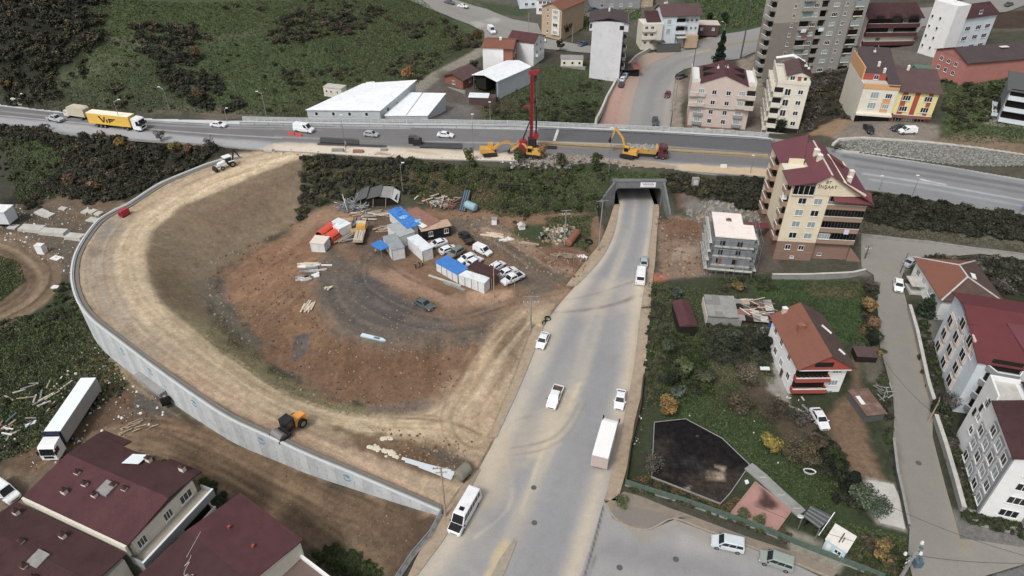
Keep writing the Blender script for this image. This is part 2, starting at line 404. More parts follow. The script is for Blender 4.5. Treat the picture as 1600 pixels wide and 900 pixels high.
A([(600,140),(720,120),(740,120),(790,160),(770,192),(480,192),(520,170)],'#66605a',1.5,1.5,.9)
A([(690,160),(740,165),(745,192),(690,192)],'#6e6b68',1,1,.8)
L([(755,78),(725,95),(700,107),(672,124),(647,142),(620,150)],4.6,'#8d8576',.8,.6,.9)
A([(680,110),(760,110),(770,150),(700,160)],'#5a5046',1.5,1.5,.8)
A([(745,130),(930,90),(945,130),(930,198),(760,198)],'#414b33',2,2)
A([(800,140),(900,120),(920,150),(850,190),(790,185)],'#3a452c',3,3,.8)
A([(740,165),(800,160),(810,195),(745,195)],'#5b4d3f',2,2,.8)
A([(820,60),(930,80),(930,100),(830,95)],'#4e473d',1.5,1.5)
A([(715,-10),(1080,-30),(1000,60),(850,50),(770,20)],'#59574c',2,2)
A([(740,0),(830,10),(820,28),(770,20)],'#3f4c30',1.5,1.5)
A([(900,20),(1000,5),(1000,30),(900,50)],'#42552f',2,2)
A([(1060,-30),(1230,-40),(1200,45),(1130,50),(1080,50)],'#3b4f2e',2,2)
A([(1055,180),(1100,110),(1090,95),(1060,130)],'#6b6054',1,1)
A([(1040,205),(1065,205),(1065,120),(1050,120)],'#8d8072',.8,.8)
A([(1165,120),(1200,110),(1200,215),(1160,215)],'#7c7264',1,1)
A([(1150,95),(1180,85),(1190,110),(1160,120)],'#867869',1,1)
A([(1190,120),(1340,100),(1330,212),(1240,212)],'#3c372e',2,3)
A([(1255,210),(1310,185),(1345,190),(1310,215)],'#80664a',1,1.5)
A([(1330,188),(1470,195),(1465,225),(1330,217),(1305,216)],'#7b7166',1,1)
A([(1300,30),(1700,-20),(1700,120),(1430,120),(1300,110)],'#5e584d',2,1)
A([(1345,70),(1430,110),(1470,120),(1470,60),(1430,30),(1420,60)],'#666058',1,1)
A([(1545,20),(1700,10),(1700,45),(1520,45)],'#42352a',1,.6)
A([(1520,50),(1700,46),(1700,75),(1520,75)],'#4a4a3c',1,.6)
A([(1470,120),(1620,100),(1640,240),(1500,225),(1470,200)],'#404a30',2,2)
A([(1470,180),(1560,170),(1560,215),(1480,222)],'#43542f',1.5,1.5)
A([(1500,208),(1700,235),(1700,262),(1440,228)],'#6e5c47',1,1.5)
A([(1540,160),(1600,185),(1600,200),(1540,195)],'#858077',1,1)
A([(-100,190),(0,196),(340,230),(380,240),(230,292),(190,318),(150,340),(100,360),(-100,330)],'#2e2d24',2,3)
A([(25,230),(100,210),(120,240),(105,280),(50,290),(20,260)],'#3e4e2c',2,3)
A([(-60,230),(40,225),(60,290),(-20,330)],'#45463a',2,3,.8)
A([(130,300),(200,318),(150,345),(40,340),(70,310)],'#6b5947',1.5,2,.9)
A([(0,325),(60,315),(150,345),(130,400),(110,440),(0,420)],'#605549',1.5,2)
A([(60,340),(170,315),(160,335),(120,350)],'#67563f',1.5,2,.7)
A([(-100,325),(20,322),(60,345),(-100,360)],'#48443a',2,2)
A([(-100,400),(0,380),(90,400),(110,440),(125,480),(190,560),(230,620),(150,650),(40,700),(-100,760)],'#333829',2,3)
A([(40,440),(110,460),(120,500),(60,540),(-60,600),(-60,520)],'#35412a',3,4,.7)
A([(125,475),(150,500),(240,600),(215,640),(150,640),(110,600),(118,520)],'#574837',2,3)
L([(-60,372),(10,385),(52,415),(62,440),(40,470),(-20,500),(-80,520)],9.5,'#78634c',1,1)
L([(-60,378),(0,392),(36,420),(44,440),(24,464),(-20,488)],1.0,'#5d4a38',.4,.3,.8)
L([(-20,375),(30,395),(60,425),(62,455),(30,480)],1.0,'#8b745b',.4,.3,.6)
A([(-40,400),(20,410),(30,440),(0,470),(-40,480)],'#39422c',1,1)
A([(170,560),(230,600),(300,668),(420,720),(560,768),(690,806),(660,850),(610,930),(560,930),(330,800),(180,690),(60,760),(20,790),(-40,930),(-40,760),(100,640)],'#5e4a37',1.5,1.5)
A([(190,680),(330,690),(480,770),(600,850),(600,920),(520,880),(400,790),(250,720)],'#705a43',2.5,2,.9)
A([(220,610),(270,620),(280,650),(240,660),(200,645)],'#5f5c57',1.2,1,.9)
A([(300,668),(560,768),(690,806),(660,830),(520,775),(360,715)],'#4f3d2d',1.5,1.5,.7)
A([(0,730),(60,740),(180,660),(200,680),(110,760),(20,800),(-30,800)],'#75644f',1.2,1,.9)
A([(530,850),(580,880),(600,905),(540,905),(480,860)],'#3b4527',1,1.5)
A([(310,750),(350,765),(345,800),(320,795)],'#343d24',1,1.5)
A([(215,705),(260,718),(258,735),(210,722)],'#3f4127',1,1)
L([(230,690),(380,745),(500,810),(600,890)],1.2,'#87704f',.6,.5,.5)
L([(260,700),(400,765),(500,830),(590,905)],.8,'#4c3b2a',.5,.5,.5)
A([(690,800),(550,742),(428,689),(307,624),(180,531),(122,474),(112,430),(133,367),(177,328),(247,287),(333,252),(377,240),(470,232),(490,250),(410,270),(290,320),(235,360),(226,400),(236,450),(270,490),(320,535),(390,585),(460,620),(560,650),(650,655),(720,630),(770,530),(830,470),(880,460),(850,510),(813,600),(775,683),(750,730),(702,790)],'#ab9475',1,.8)
A([(120,460),(130,380),(180,340),(230,330),(200,400),(215,470),(290,560),(240,570),(180,525)],'#a39480',2,2,.9)
A([(260,560),(420,640),(620,740),(690,785),(660,790),(500,715),(400,665),(300,610),(250,575)],'#b8987a',2,1.5,.8)
A([(480,655),(600,660),(720,700),(690,740),(600,715),(520,695)],'#6a5238',1.2,1.5,.9)
A([(600,690),(740,720),(730,745),(640,725)],'#5b4732',1.5,1.5,.6)
L([(470,240),(410,255),(350,280),(280,312),(232,345),(212,380),(208,420),(222,455),(262,498),(330,555),(400,610),(480,645),(560,665),(640,668),(700,650),(745,600),(770,545),(830,490)],7,'#bda680',2.0,.8,.85)
L([(455,243),(400,262),(330,288),(262,322),(232,350),(218,385),(216,425),(232,462),(280,510),(345,562)],1.8,'#d6c29c',.8,.5,.85)
L([(330,555),(420,615),(520,655),(620,665),(690,650),(735,610),(765,560)],1.6,'#b9a07a',.7,.4,.6)
L([(300,560),(400,625),(500,668),(600,690),(700,700),(745,700)],2.2,'#b09877',1,.5,.6)
L([(400,640),(500,690),(600,740),(680,785)],1.2,'#c0a07b',.6,.3,.6)
L([(380,650),(500,705),(600,752),(670,785)],1.2,'#84694c',.6,.3,.5)
L([(340,610),(440,655),(540,700)],1.0,'#7d6750',.6,.5,.45)
A([(145,360),(180,348),(200,360),(180,370),(150,372)],'#8b8a88',1,1,.7)
A([(135,385),(160,388),(158,402),(138,400)],'#71655a',.8,.8,.7)
A([(400,440),(330,450),(300,430),(270,490),(330,530),(400,580)],'#7b6a4c',2,1.5,.0)
A([(475,245),(410,270),(290,320),(235,360),(226,400),(236,450),(270,490),(330,505),(330,440),(390,400),(440,360),(478,330)],'#77664e',1,1)
A([(300,340),(400,290),(470,260),(470,300),(400,330),(330,380)],'#6c5943',2,2,.6)
A([(240,400),(290,420),(300,490),(260,480),(232,440)],'#6f5f45',1.5,1.5,.7)
L([(460,345),(420,365),(370,385),(330,410),(310,430)],1.6,'#7d7156',.7,.8,.6)
L([(440,372),(400,395),(340,430)],3,'#5b4a38',1,1,.6)
A([(260,478),(330,500),(420,580),(520,620),(600,645),(560,652),(460,622),(380,580),(300,525)],'#857954',1.2,1.2,.9)
A([(300,440),(340,430),(380,500),(420,540),(390,555),(330,500)],'#6d6656',1.2,1.5,.8)
A([(340,440),(375,445),(370,485),(350,478)],'#57585c',1,1,.9)
A([(480,330),(560,330),(930,330),(960,380),(930,410),(880,470),(830,470),(770,520),(740,600),(690,630),(600,645),(520,622),(430,570),(380,510),(350,470),(340,430),(440,370)],'#73573f',1.2,1.5)
A([(470,400),(480,470),(520,520),(600,545),(740,540),(735,590),(700,622),(640,635),(560,628),(480,595),(430,560),(400,520),(380,470),(400,430)],'#6b4f38',1.5,1.5,.95)
A([(400,380),(500,360),(480,420),(430,470),(380,470),(360,430)],'#7a583d',2,2,.9)
A([(520,540),(680,550),(640,600),(560,600)],'#5b402b',2.5,2,.6)
A([(460,470),(490,470),(500,540),(440,520)],'#7a5b3c',2,2,.7)
A([(462,525),(482,520),(480,550),(462,562)],'#57565a',.7,.6,.9)
A([(530,640),(660,625),(690,632),(620,645)],'#6c675f',.8,.8,.5)
A([(520,390),(570,420),(590,480),(640,500),(720,510),(780,490),(770,530),(700,545),(600,545),(530,515),(500,480),(500,430)],'#63594d',2,2)
A([(560,430),(590,430),(640,470),(660,480),(640,500),(700,505),(640,515),(560,495),(545,465)],'#555252',1.6,2,.9)
A([(500,440),(545,450),(570,520),(520,500)],'#565049',1.5,1.5,.8)
A([(590,400),(700,460),(800,455),(800,475),(700,480),(620,450),(580,430)],'#8f7058',1,1.2,.8)
A([(725,455),(800,452),(810,468),(740,475)],'#a07c5c',.8,.8,.8)
L([(600,410),(640,435),(700,460)],1.0,'#5d432f',.4,.5,.7)
A([(700,340),(780,340),(860,400),(900,440),(830,460),(820,430),(760,380),(690,360)],'#64594c',1.5,1.5,.9)
A([(790,425),(830,430),(840,445),(800,450)],'#4f4a47',1,1,.8)
L([(760,360),(820,380),(850,400),(900,425)],3.2,'#94765c',.8,.8,.7)
A([(830,380),(900,390),(900,420),(850,410)],'#6a4c39',1.2,1.2,.9)
A([(480,330),(540,310),(590,330),(560,350),(500,350),(450,390),(430,400)],'#8a6b50',1.2,1.2,.8)
A([(545,345),(600,335),(640,340),(640,400),(600,430),(560,400)],'#5b4c40',1.5,1.5,.8)
L([(770,540),(790,500),(840,478),(890,462)],4,'#93795d',1.2,.8,.8)
L([(755,570),(775,520),(830,485)],1.3,'#a98e6d',.5,.4,.7)
A([(780,520),(825,490),(830,510),(790,600),(765,640),(770,560)],'#65503d',1.2,1,.8)
A([(700,600),(790,560),(780,650),(740,700),(690,700),(660,670)],'#aa9270',2,1.5,.7)
A([(478,244),(700,254),(955,266),(955,300),(925,335),(880,330),(800,335),(740,320),(600,320),(540,312),(470,345),(476,300)],'#434331',1.2,1.5)
A([(760,260),(955,270),(940,320),(850,330),(790,300)],'#3b4a2c',1.5,2,.9)
A([(640,270),(690,262),(720,300),(690,320),(640,300)],'#54442f',1.5,2,.8)
A([(730,290),(775,285),(790,310),(750,330)],'#614b38',1.5,1.5,.7)
A([(850,340),(925,335),(920,395),(880,385),(870,360)],'#4b4534',1,1)
A([(795,350),(870,350),(860,385),(800,372)],'#3c4a2d',1,1)
A([(958,262),(1035,268),(1040,283),(955,280)],'#414f2d',.8,.8)
A([(1035,272),(1205,280),(1200,330),(1060,330),(1040,300)],'#37372a',1.2,1.5)
A([(1060,290),(1100,290),(1085,330),(1060,325)],'#5f4b39',1,1.2,.8)
A([(1025,340),(1100,345),(1110,430),(1030,440)],'#7a6350',1,1)
A([(1030,340),(1100,350),(1095,375),(1035,375)],'#60432f',1.2,1.2,.8)
A([(1075,305),(1200,325),(1200,350),(1100,345),(1072,330)],'#75706a',1,1.5)
A([(1050,380),(1090,385),(1085,410),(1050,405)],'#97846d',1,1.5,.8)
A([(1010,425),(1045,430),(1040,445),(1015,445)],'#a3553c',.6,.8,.9)
A([(1160,340),(1210,340),(1220,430),(1170,430)],'#5c544b',1,1)
A([(1360,300),(1420,310),(1620,340),(1700,390),(1480,362),(1350,345)],'#262820',1.2,2)
A([(1350,345),(1480,362),(1700,392),(1700,410),(1480,380),(1345,366)],'#605b4d',.8,1)
A([(1330,60),(1340,60),(1340,80)],'#605b4d',.8,1)
A([(1345,366),(1480,380),(1440,405),(1400,430),(1345,430)],'#77746c',.8,.5)
A([(1440,405),(1700,405),(1700,480),(1560,470)],'#2f3028',1.2,1.5)
A([(1010,440),(1200,430),(1370,440),(1385,560),(1395,700),(1415,830),(1415,930),(1340,930),(1240,830),(960,760),(985,700),(1005,600)],'#3b422b',1,1)
A([(1170,432),(1300,436),(1350,445),(1350,470),(1190,470),(1170,450)],'#3f532e',1,1.5)
A([(1260,440),(1345,445),(1340,468),(1270,462)],'#6d5440',1.2,1.2,.8)
A([(1280,470),(1350,470),(1340,520),(1310,540)],'#3d532c',1,1.5)
A([(1060,610),(1150,600),(1200,660),(1240,720),(1320,790),(1270,800),(1170,740),(1100,660),(1030,650)],'#3c4f2b',1.2,1.5,.9)
A([(1100,570),(1180,560),(1210,620),(1260,680),(1240,720),(1190,660),(1120,640)],'#5a4c3b',1.5,1.5,.8)
A([(1020,450),(1060,440),(1050,560),(1010,620),(1000,600)],'#4c4a3c',1,1.5,.7)
A([(1290,650),(1330,610),(1350,660),(1380,740),(1395,755),(1340,748),(1305,700)],'#6b543f',1,.8)
A([(1325,560),(1345,560),(1350,610),(1330,640)],'#6a5644',.8,.6,.9)
A([(1355,745),(1398,755),(1415,830),(1370,820),(1335,770)],'#9b958a',.5,.3)
A([(1250,790),(1320,800),(1415,840),(1415,930),(1350,900),(1250,820)],'#39482a',1,1)
A([(1230,825),(1300,850),(1330,870),(1310,895),(1235,862)],'#8d8676',.6,.3)
A([(1200,590),(1235,600),(1235,640),(1200,610)],'#8b867d',.6,.4)
A([(1195,500),(1215,530),(1235,618),(1225,618),(1205,570)],'#918c84',.5,.3)
A([(1340,510),(1380,520),(1375,600),(1350,600)],'#5f594d',.8,.8)
A([(1290,650),(1270,640),(1240,660),(1270,690),(1300,690)],'#54483b',1,1)
A([(1290,740),(1310,735),(1320,760),(1300,765)],'#6b4f3a',.8,.6)
A([(1420,470),(1700,400),(1700,930),(1540,930),(1490,800),(1450,640)],'#3a3d2e',1,1)
A([(1430,480),(1500,470),(1480,560),(1455,560)],'#6c6a64',.8,.5)
A([(1480,795),(1700,830),(1700,960),(1500,930)],'#6f6e6b',.6,.3)
A([(1500,800),(1620,815),(1620,840),(1500,812)],'#33401f',.8,.6)
A([(1490,880),(1560,880),(1540,930),(1480,930)],'#3a4326',.8,.6)
A([(940,790),(990,760),(1260,870),(1300,930),(1150,930)],'#66615a',.6,.3,.0)
print("TERRAIN",_T.time()-_TS);_TS=_T.time()
# -- the sheet of earth itself
def ruts(pts,spread,n,cols,w=(.3,.6),o=.5,seed=0,part=(.3,.9)):
 b=np.array(smooth_poly(G2(pts),10));d=np.gradient(b,axis=0);d/=np.hypot(d[:,0],d[:,1])[:,None]+1e-9;nn=np.stack([-d[:,1],d[:,0]],1);rs=np.random.RandomState(seed);N=len(b)
 for i in range(n):
  L_=int(N*rs.uniform(*part));s0=rs.randint(0,max(1,N-L_));off=rs.uniform(-spread,spread);dr=rs.randn()*spread*.15;t=np.linspace(0,1,L_)[:,None]
  p=b[s0:s0+L_]+nn[s0:s0+L_]*(off+dr*t);PAINT.append(('l',[tuple(q)for q in p[::3]],lin(cols[rs.randint(len(cols))]),.3,.25,o*rs.uniform(.5,1.2),rs.uniform(*w)))
RC=['#c2aa82','#7d6548','#b89c72','#8b7252','#6f5a42']
ruts([(470,238),(400,250),(320,275),(250,310),(190,350),(165,400),(175,460),(220,520),(300,580),(400,645),(500,695),(600,740),(680,788)],5.5,46,RC,o=.3,seed=1)
ruts([(455,243),(400,258),(325,287),(262,322),(232,350),(215,385),(213,425),(235,470),(285,515),(350,567),(430,620),(520,655),(620,668),(690,655),(735,612),(765,560),(830,485)],2.2,26,['#d2bc94','#c9b48f','#8b7252','#a38a63'],o=.38,seed=2)
ruts([(740,700),(700,680),(640,672),(560,668)],3.5,16,RC,seed=3);ruts([(775,680),(740,690),(720,650),(760,580),(800,520)],4,16,RC,seed=4)
ruts([(60,755),(150,700),(230,690),(330,720),(430,775),(520,830),(590,900)],5,34,['#83694c','#4b3a2a','#6f583f','#927551'],seed=5);ruts([(170,650),(240,660),(330,700),(450,760),(560,810),(640,830)],3,16,['#83694c','#4b3a2a','#6f583f'],seed=6)
ruts([(-60,372),(10,385),(52,415),(62,440),(40,470),(-20,500),(-80,520)],4.2,22,['#8f7858','#4f3d2c','#6f583f'],seed=7)
ruts([(880,462),(800,480),(720,505),(640,495),(560,450),(560,400),(600,370)],4.5,34,['#4a4543','#7d7062','#8d7358','#3f3c3b','#6b5d50'],o=.22,seed=8);ruts([(900,440),(850,415),(780,370),(730,340)],3.5,18,['#544c44','#8d7a66','#9c7e60','#6b5d50'],o=.3,seed=9);ruts([(500,440),(530,500),(620,530),(740,520)],3,16,['#4a4543','#7d7062','#5b5148'],o=.25,seed=10)
for k in range(60):
 rs_=np.random.RandomState(300+k);x=rs_.uniform(235,470);u=(x-235)/235;y=440-180*u+rs_.uniform(-10,40);L([(x,y),(x+16+10*rs_.rand(),y+14+20*rs_.rand()),(x+34+14*rs_.rand(),y+34+22*rs_.rand())],.4+.4*rs_.rand(),['#52422f','#7a674c','#6b5a42'][k%3],.5,.6,.22)
for k in range(70):
 rs_=np.random.RandomState(500+k);x=rs_.uniform(400,740);y=520+20*rs_.rand()-(30 if x<470 else 0);L([(x,y),(x-6+10*rs_.rand(),y+30),(x-10+16*rs_.rand(),y+50+25*rs_.rand())],.3+.5*rs_.rand(),['#4a321f','#7d5c40','#3f2a1b','#8b6848'][k%4],.5,.7,.16)
for k in range(60):
 rs_=np.random.RandomState(700+k);x=rs_.uniform(380,500);y=rs_.uniform(380,480);L([(x,y),(x-18,y+14),(x-34-12*rs_.rand(),y+30)],.3+.4*rs_.rand(),['#5b412c','#8f6c4c','#9c7858'][k%3],.45,.6,.22)
A([(515,664),(600,676),(690,702),(738,722),(728,748),(640,736),(560,706)],'#614a31',.9,1.2,.85);A([(660,700),(720,712),(735,725),(700,728)],'#5d5750',.8,.8,.7)
ground_mat=attr_mat('earth',fine=.27,bump=.8,scale=(.3,1.3,5.0))
def earth():
 ys=[30.0]
 while ys[-1]<470:
  Y=ys[-1];ys.append(Y+.23+.95e-3*max(Y-50,0)+1.15e-5*max(Y-50,0)**2)
 ys=np.array(ys);nc=900
 u=np.linspace(-1,1,nc)
 W=.5*(.806*ys+49)*1.72+4
 Y=np.repeat(ys[:,None],nc,1);X=u[None]*W[:,None]
 x,y=X.ravel(),Y.ravel()
 Z=H(x,y);rough=fbm(x,y,1.8,3,41)*.07;Z=Z+rough
 for poly,z,press in FLATS:
  pp=np.array(poly);pad=2
  m=np.nonzero((x>pp[:,0].min()-pad)&(x<pp[:,0].max()+pad)&(y>pp[:,1].min()-pad)&(y<pp[:,1].max()+pad))[0]
  sd=poly_sd(x[m],y[m],poly)
  k=m[sd<press]
  if callable(z):Z[k]=np.minimum(Z[k],z(x[k],y[k])-.3)
  else:Z[k]=np.minimum(Z[k],z-.3)
 C=paint(x,y,lin('#4b4a3c'),PAINT)
 g_=C@np.array([.3,.59,.11]);C=C*.88+g_[:,None]*.12;C=C*(1+.26*np.clip((C[:,:1]/(C[:,1:2]+1e-4)-1.12)/.35,0,1))
 tex=1+.16*fbm(x,y,1.1,3,55)+.12*fbm(x,y,.45,2,56)+.10*fbm(x,y,11,3,57);C=C*tex[:,None]
 nr=len(ys);i=np.arange(nr-1)[:,None]*nc+np.arange(nc-1)[None]
 F=np.stack([i,i+1,i+nc+1,i+nc],-1).reshape(-1,4)
 cx,cy=x[F].mean(1),y[F].mean(1)
 zz=Z[F];keep=~((cx>tunL-.5)&(cx<tunR+.5)&(np.abs(cy-PORT_Y-.4)<1.6)&(zz.max(1)-zz.min(1)>.5))
 F=F[keep]
 me=np_mesh('ground',np.stack([x,y,Z],1),F,ground_mat,C)
 o=bpy.data.objects.new('ground',me);col.objects.link(o);o['kind']='structure'
 mb=MB().use(mat('far_land','#3f4632',var=.4,scale=.02))
 mb.raw([(-6000,465,12),(6000,465,12),(6000,7000,60),(-6000,7000,60),(-6000,-3000,-9),(6000,-3000,-9),(6000,455,-9),(-6000,455,-9)],[(0,1,2,3),(4,5,6,7),(7,6,1,0)])
 f=bpy.data.objects.new('terrain',mb.mesh('terrain'));col.objects.link(f);f['kind']='structure'
 f.location.z=-2.5
 return len(F)
 # -- ROADS, WALLS, HIGHWAY
M={}
M['concrete']=mat('concrete','#8f8f8c',.9,var=.14,scale=.6,bump=.2,dirt=('#6b665d',.6))
M['concrete_light']=mat('concrete_light','#b9b7b0',.9,var=.12,scale=.8,dirt=('#8c857a',.6))
M['concrete_dark']=mat('concrete_dark','#585a5a',.9,var=.2,scale=.7,dirt=('#3c3c3a',.6))
M['kerb']=mat('kerb_stone','#9a9080',.9,var=.15,scale=2,dirt=('#7d6a55',.7))
M['pavement']=mat('pavement_dust','#a3917a',.95,var=.16,scale=.9,bump=.4,dirt=('#7f6a54',.7))
M['pink']=mat('pink_paving','#a58375',.95,var=.13,scale=.7,dirt=('#9a8b7d',.8))
M['steel']=mat('galvanised','#9fa3a6',.45,.6,var=.1)
M['white_paint']=mat('white_road_paint','#c9c7c0',.8,var=.25,scale=3)
M['wallcon']=mat('wall_concrete','#9da3a6',.9,var=.1,scale=.5,dirt=('#8b8d87',.8))
road_mat=attr_mat('asphalt',rough=.9,fine=.10,bump=.15,scale=(.5,3.5,14))
def resample(pts,n):
 p=np.array(pts,float);s=np.r_[0,np.cumsum(np.hypot(*(p[1:,:2]-p[:-1,:2]).T))]
 t=np.linspace(0,s[-1],n);return np.stack([np.interp(t,s,p[:,k])for k in range(p.shape[1])],1)
def ribbon(name,Lp,Rp,nl,nw,layers,base_c,dz=0.0,prof=None,kind='structure',material=None,gain=1.0):
 a,b=resample(Lp,nl),resample(Rp,nl);t=np.linspace(0,1,nw)
 V=a[:,None]*(1-t[None,:,None])+b[:,None]*t[None,:,None]
 V[...,2]+=dz
 x,y=V[...,0].ravel(),V[...,1].ravel()
 C=paint(x,y,base_c,layers)
 if prof is not None:
  T=np.tile(t,nl);wob=fbm(x,y,14,3,77)*.018
  for(c,wd,colr,o)in prof:
   w=np.exp(-((T+wob-c)/wd)**2)*o*np.clip(.8+.5*fbm(x,y,9,3,int(c*100)),0,1)
   C=C*(1-w[:,None])+np.array(lin(colr))*w[:,None]
 C=C*gain*(1+.05*fbm(x,y,.7,3,5)+.06*fbm(x,y,6,3,6))[:,None]
 i=np.arange(nl-1)[:,None]*nw+np.arange(nw-1)[None]
 F=np.stack([i,i+nw,i+nw+1,i+1],-1).reshape(-1,4)
 me=np_mesh(name,V.reshape(-1,3),F,material or road_mat,C)
 me.flip_normals()if V[0,0,0]>V[0,-1,0]else None
 o=bpy.data.objects.new(name,me);col.objects.link(o);o['kind']=kind
 return o
def lay(pts,w,c,f=.6,n=.4,o=.7,z=0.0):return('l',smooth_poly([P(x,y,z)[:2]for x,y in pts],4),lin(c),f,n,o,w)
def are(pts,c,f=1,n=1,o=.8,z=0.0):return('a',[P(x,y,z)[:2]for x,y in pts],lin(c),f,n,o)
road_layers=[are([(700,830),(775,690),(870,480),(900,450),(880,560),(800,740),(740,900),(650,900)],'#9c968d',2,1,.8),are([(760,700),(840,640),(900,600),(890,660),(830,720),(780,790),(740,780)],'#b3a58c',2,2,.75),lay([(770,900),(800,820),(850,720),(890,640),(920,560),(945,480),(960,420),(975,360)],1.5,'#a69d8d',.9,.3,.6),lay([(815,800),(850,700),(885,640),(905,600)],.6,'#b9a98a',.4,.3,.8),lay([(860,900),(900,780),(935,660),(960,560)],2.2,'#797b7f',1.4,.5,.5),lay([(700,880),(780,740),(850,600),(905,500),(945,430),(965,360)],2.2,'#797b7f',1.4,.5,.5),lay([(970,700),(985,620),(1000,500),(1010,430)],2.0,'#b3a28a',.8,.4,.85),lay([(955,760),(975,660),(990,560),(1002,470)],.8,'#9b8a72',.4,.3,.8),are([(860,470),(900,430),(1000,440),(1005,490),(900,500)],'#a69a8c',1.5,1.5,.55),lay([(860,488),(900,486),(950,478),(1000,462)],.9,'#6b6258',.4,.3,.7),lay([(870,470),(920,462),(990,440)],.5,'#776d60',.3,.3,.5),lay([(800,700),(850,690),(880,670),(905,630)],.35,'#77726a',.25,.2,.6),lay([(795,712),(850,702),(890,676),(915,630)],.35,'#77726a',.25,.2,.5),lay([(785,680),(800,660),(830,650)],.3,'#77726a',.2,.2,.4),lay([(765,900),(790,850)],1.6,'#b29f79',.5,.4,.9),lay([(742,840),(790,800),(800,760),(792,720)],.35,'#b7ac98',.25,.2,.6),are([(720,740),(790,680),(800,720),(760,790)],'#a9967c',1.5,1.5,.7),lay([(1000,500),(1003,530),(1010,540)],.25,'#54504a',.15,.1,.8),lay([(975,330),(1000,330),(1020,330)],3,'#4c4a48',2,.5,.0),]
ribbon('main_road',rdL+[(rdL[-1][0],PORT_Y+25,0)],rdR+[(rdR[-1][0],PORT_Y+25,0)],560,60,road_layers,lin('#868686'),.02,prof=[(.06,.09,'#ada392',.9),(.27,.08,'#797b7f',.55),(.47,.05,'#a09788',.6),(.66,.09,'#787a7e',.55),(.93,.07,'#ada18e',.9)],gain=1.2)
FLATS.append((rd_poly,0.0,.3))
apron=[(930,830),(944,782),(957,810),(983,825),(1015,829),(1053,812),(1096,828),(1165,854),(1245,884),(1290,905),(1420,980),(1420,1100),(600,1100),(880,980)]
apron_w=[P(x,y,0)[:2]for x,y in apron]
def sheet(name,poly,z,base_c,layers=(),cell=.5,material=None,prof=None,zf=None):
 """flat or draped sheet cut to a polygon, fine enough to carry wear in its colour"""
 bm=bmesh.new();vs=[bm.verts.new((p[0],p[1],0))for p in poly];bm.faces.new(vs)
 xs=[p[0]for p in poly];ys=[p[1]for p in poly]
 for ax,lo,hi in((0,min(xs),max(xs)),(1,min(ys),max(ys))):
  c=lo+cell
  while c<hi:
   no=(1,0,0)if ax==0 else(0,1,0);co=(c,0,0)if ax==0 else(0,c,0)
   bmesh.ops.bisect_plane(bm,geom=bm.verts[:]+bm.edges[:]+bm.faces[:],plane_co=co,plane_no=no);c+=cell
 bmesh.ops.recalc_face_normals(bm,faces=bm.faces)
 for f in bm.faces:
  if f.normal.z<0:f.normal_flip()
 me=bpy.data.meshes.new(name);bm.to_mesh(me);bm.free()
 n=len(me.vertices);co=np.empty(n*3);me.vertices.foreach_get('co',co);co=co.reshape(-1,3)
 co[:,2]=z if zf is None else zf(co[:,0],co[:,1])+z
 me.vertices.foreach_set('co',co.ravel())
 C=paint(co[:,0].copy(),co[:,1].copy(),base_c,list(layers))
 a=me.color_attributes.new('Col','FLOAT_COLOR','POINT');c4=np.ones((n,4),dtype=np.float32);c4[:,:3]=C;a.data.foreach_set('color',c4.ravel())
 me.materials.append(material or road_mat)
 o=bpy.data.objects.new(name,me);col.objects.link(o);o['kind']='structure';return o
sheet('side_street',apron_w,.024,lin('#949392'),[are([(1060,830),(1120,840),(1110,870),(1060,860)],'#a19f9c',1,1,.7),lay([(950,860),(1100,890),(1200,920)],3,'#77777a',2,1,.5),lay([(930,870),(918,905)],.4,'#66635e',.3,.2,.8),lay([(942,792),(928,850),(912,905)],.35,'#4f4d4a',.15,.1,.95),lay([(905,850),(912,870),(900,885)],.25,'#6a6764',.15,.1,.7),are([(945,790),(1000,830),(1060,815),(1180,862),(1180,870),(1060,830),(1000,845)],'#918a7e',1,.6,.7)],.3)
FLATS.append((apron_w,0.0,.3))
def slab(name,polyl,z0,z1,m,top=None,kind='structure',parent=None):
 mb=MB().use(m);mb.prism(polyl,z0,z1);o=mb.build(name,m,parent)
 if kind and parent is None:o['kind']=kind
 return o
def strip_solid(mb,pts,off0,off1,z0,z1):
 """solid that follows a line; z0/z1 numbers added to the line's own level"""
 p=np.array(pts,float);d=np.gradient(p[:,:2],axis=0);d/=np.hypot(d[:,0],d[:,1])[:,None]+1e-9;nrm=np.stack([-d[:,1],d[:,0]],1)
 a=p[:,:2]+nrm*off0;b=p[:,:2]+nrm*off1;rings=[]
 for i in range(len(p)):
  zb=z0 if not callable(z0)else z0(i);zt=z1 if not callable(z1)else z1(i)
  rings.append([(a[i,0],a[i,1],p[i,2]+zb),(b[i,0],b[i,1],p[i,2]+zb),(b[i,0],b[i,1],p[i,2]+zt),(a[i,0],a[i,1],p[i,2]+zt)])
 mb.loft(rings);return mb
pavL_out=[(635,905),(668,838),(716,770),(738,735)];pavL_in=[(651,898),(702,827),(738,755),(750,733)]
def pave(name,inn,out,m,z=.13,n=4):
 a=smooth_poly([P(x,y,z)for x,y in inn],n);b=smooth_poly([P(x,y,z)for x,y in out],n)
 k=40;a=resample(a,k);b=resample(b,k)
 mb=MB().use(m);rings=[]
 for i in range(k):
  rings.append([(a[i][0],a[i][1],-.3),(b[i][0],b[i][1],-.3),(b[i][0],b[i][1],z),(a[i][0],a[i][1],z)])
 mb.loft(rings);o=mb.build(name,m);o['kind']='structure'
 kb=MB();strip_solid(kb.use(M['kerb']),[tuple(q)for q in a],-.11,.11,-z-.25,.025)
 ko=kb.build('kerb',M['kerb']);ko['kind']='structure'
 FLATS.append(([tuple(q[:2])for q in a]+[tuple(q[:2])for q in b[::-1]],z,.15));return o
pave('pavement',pavL_in,pavL_out,M['pavement'])
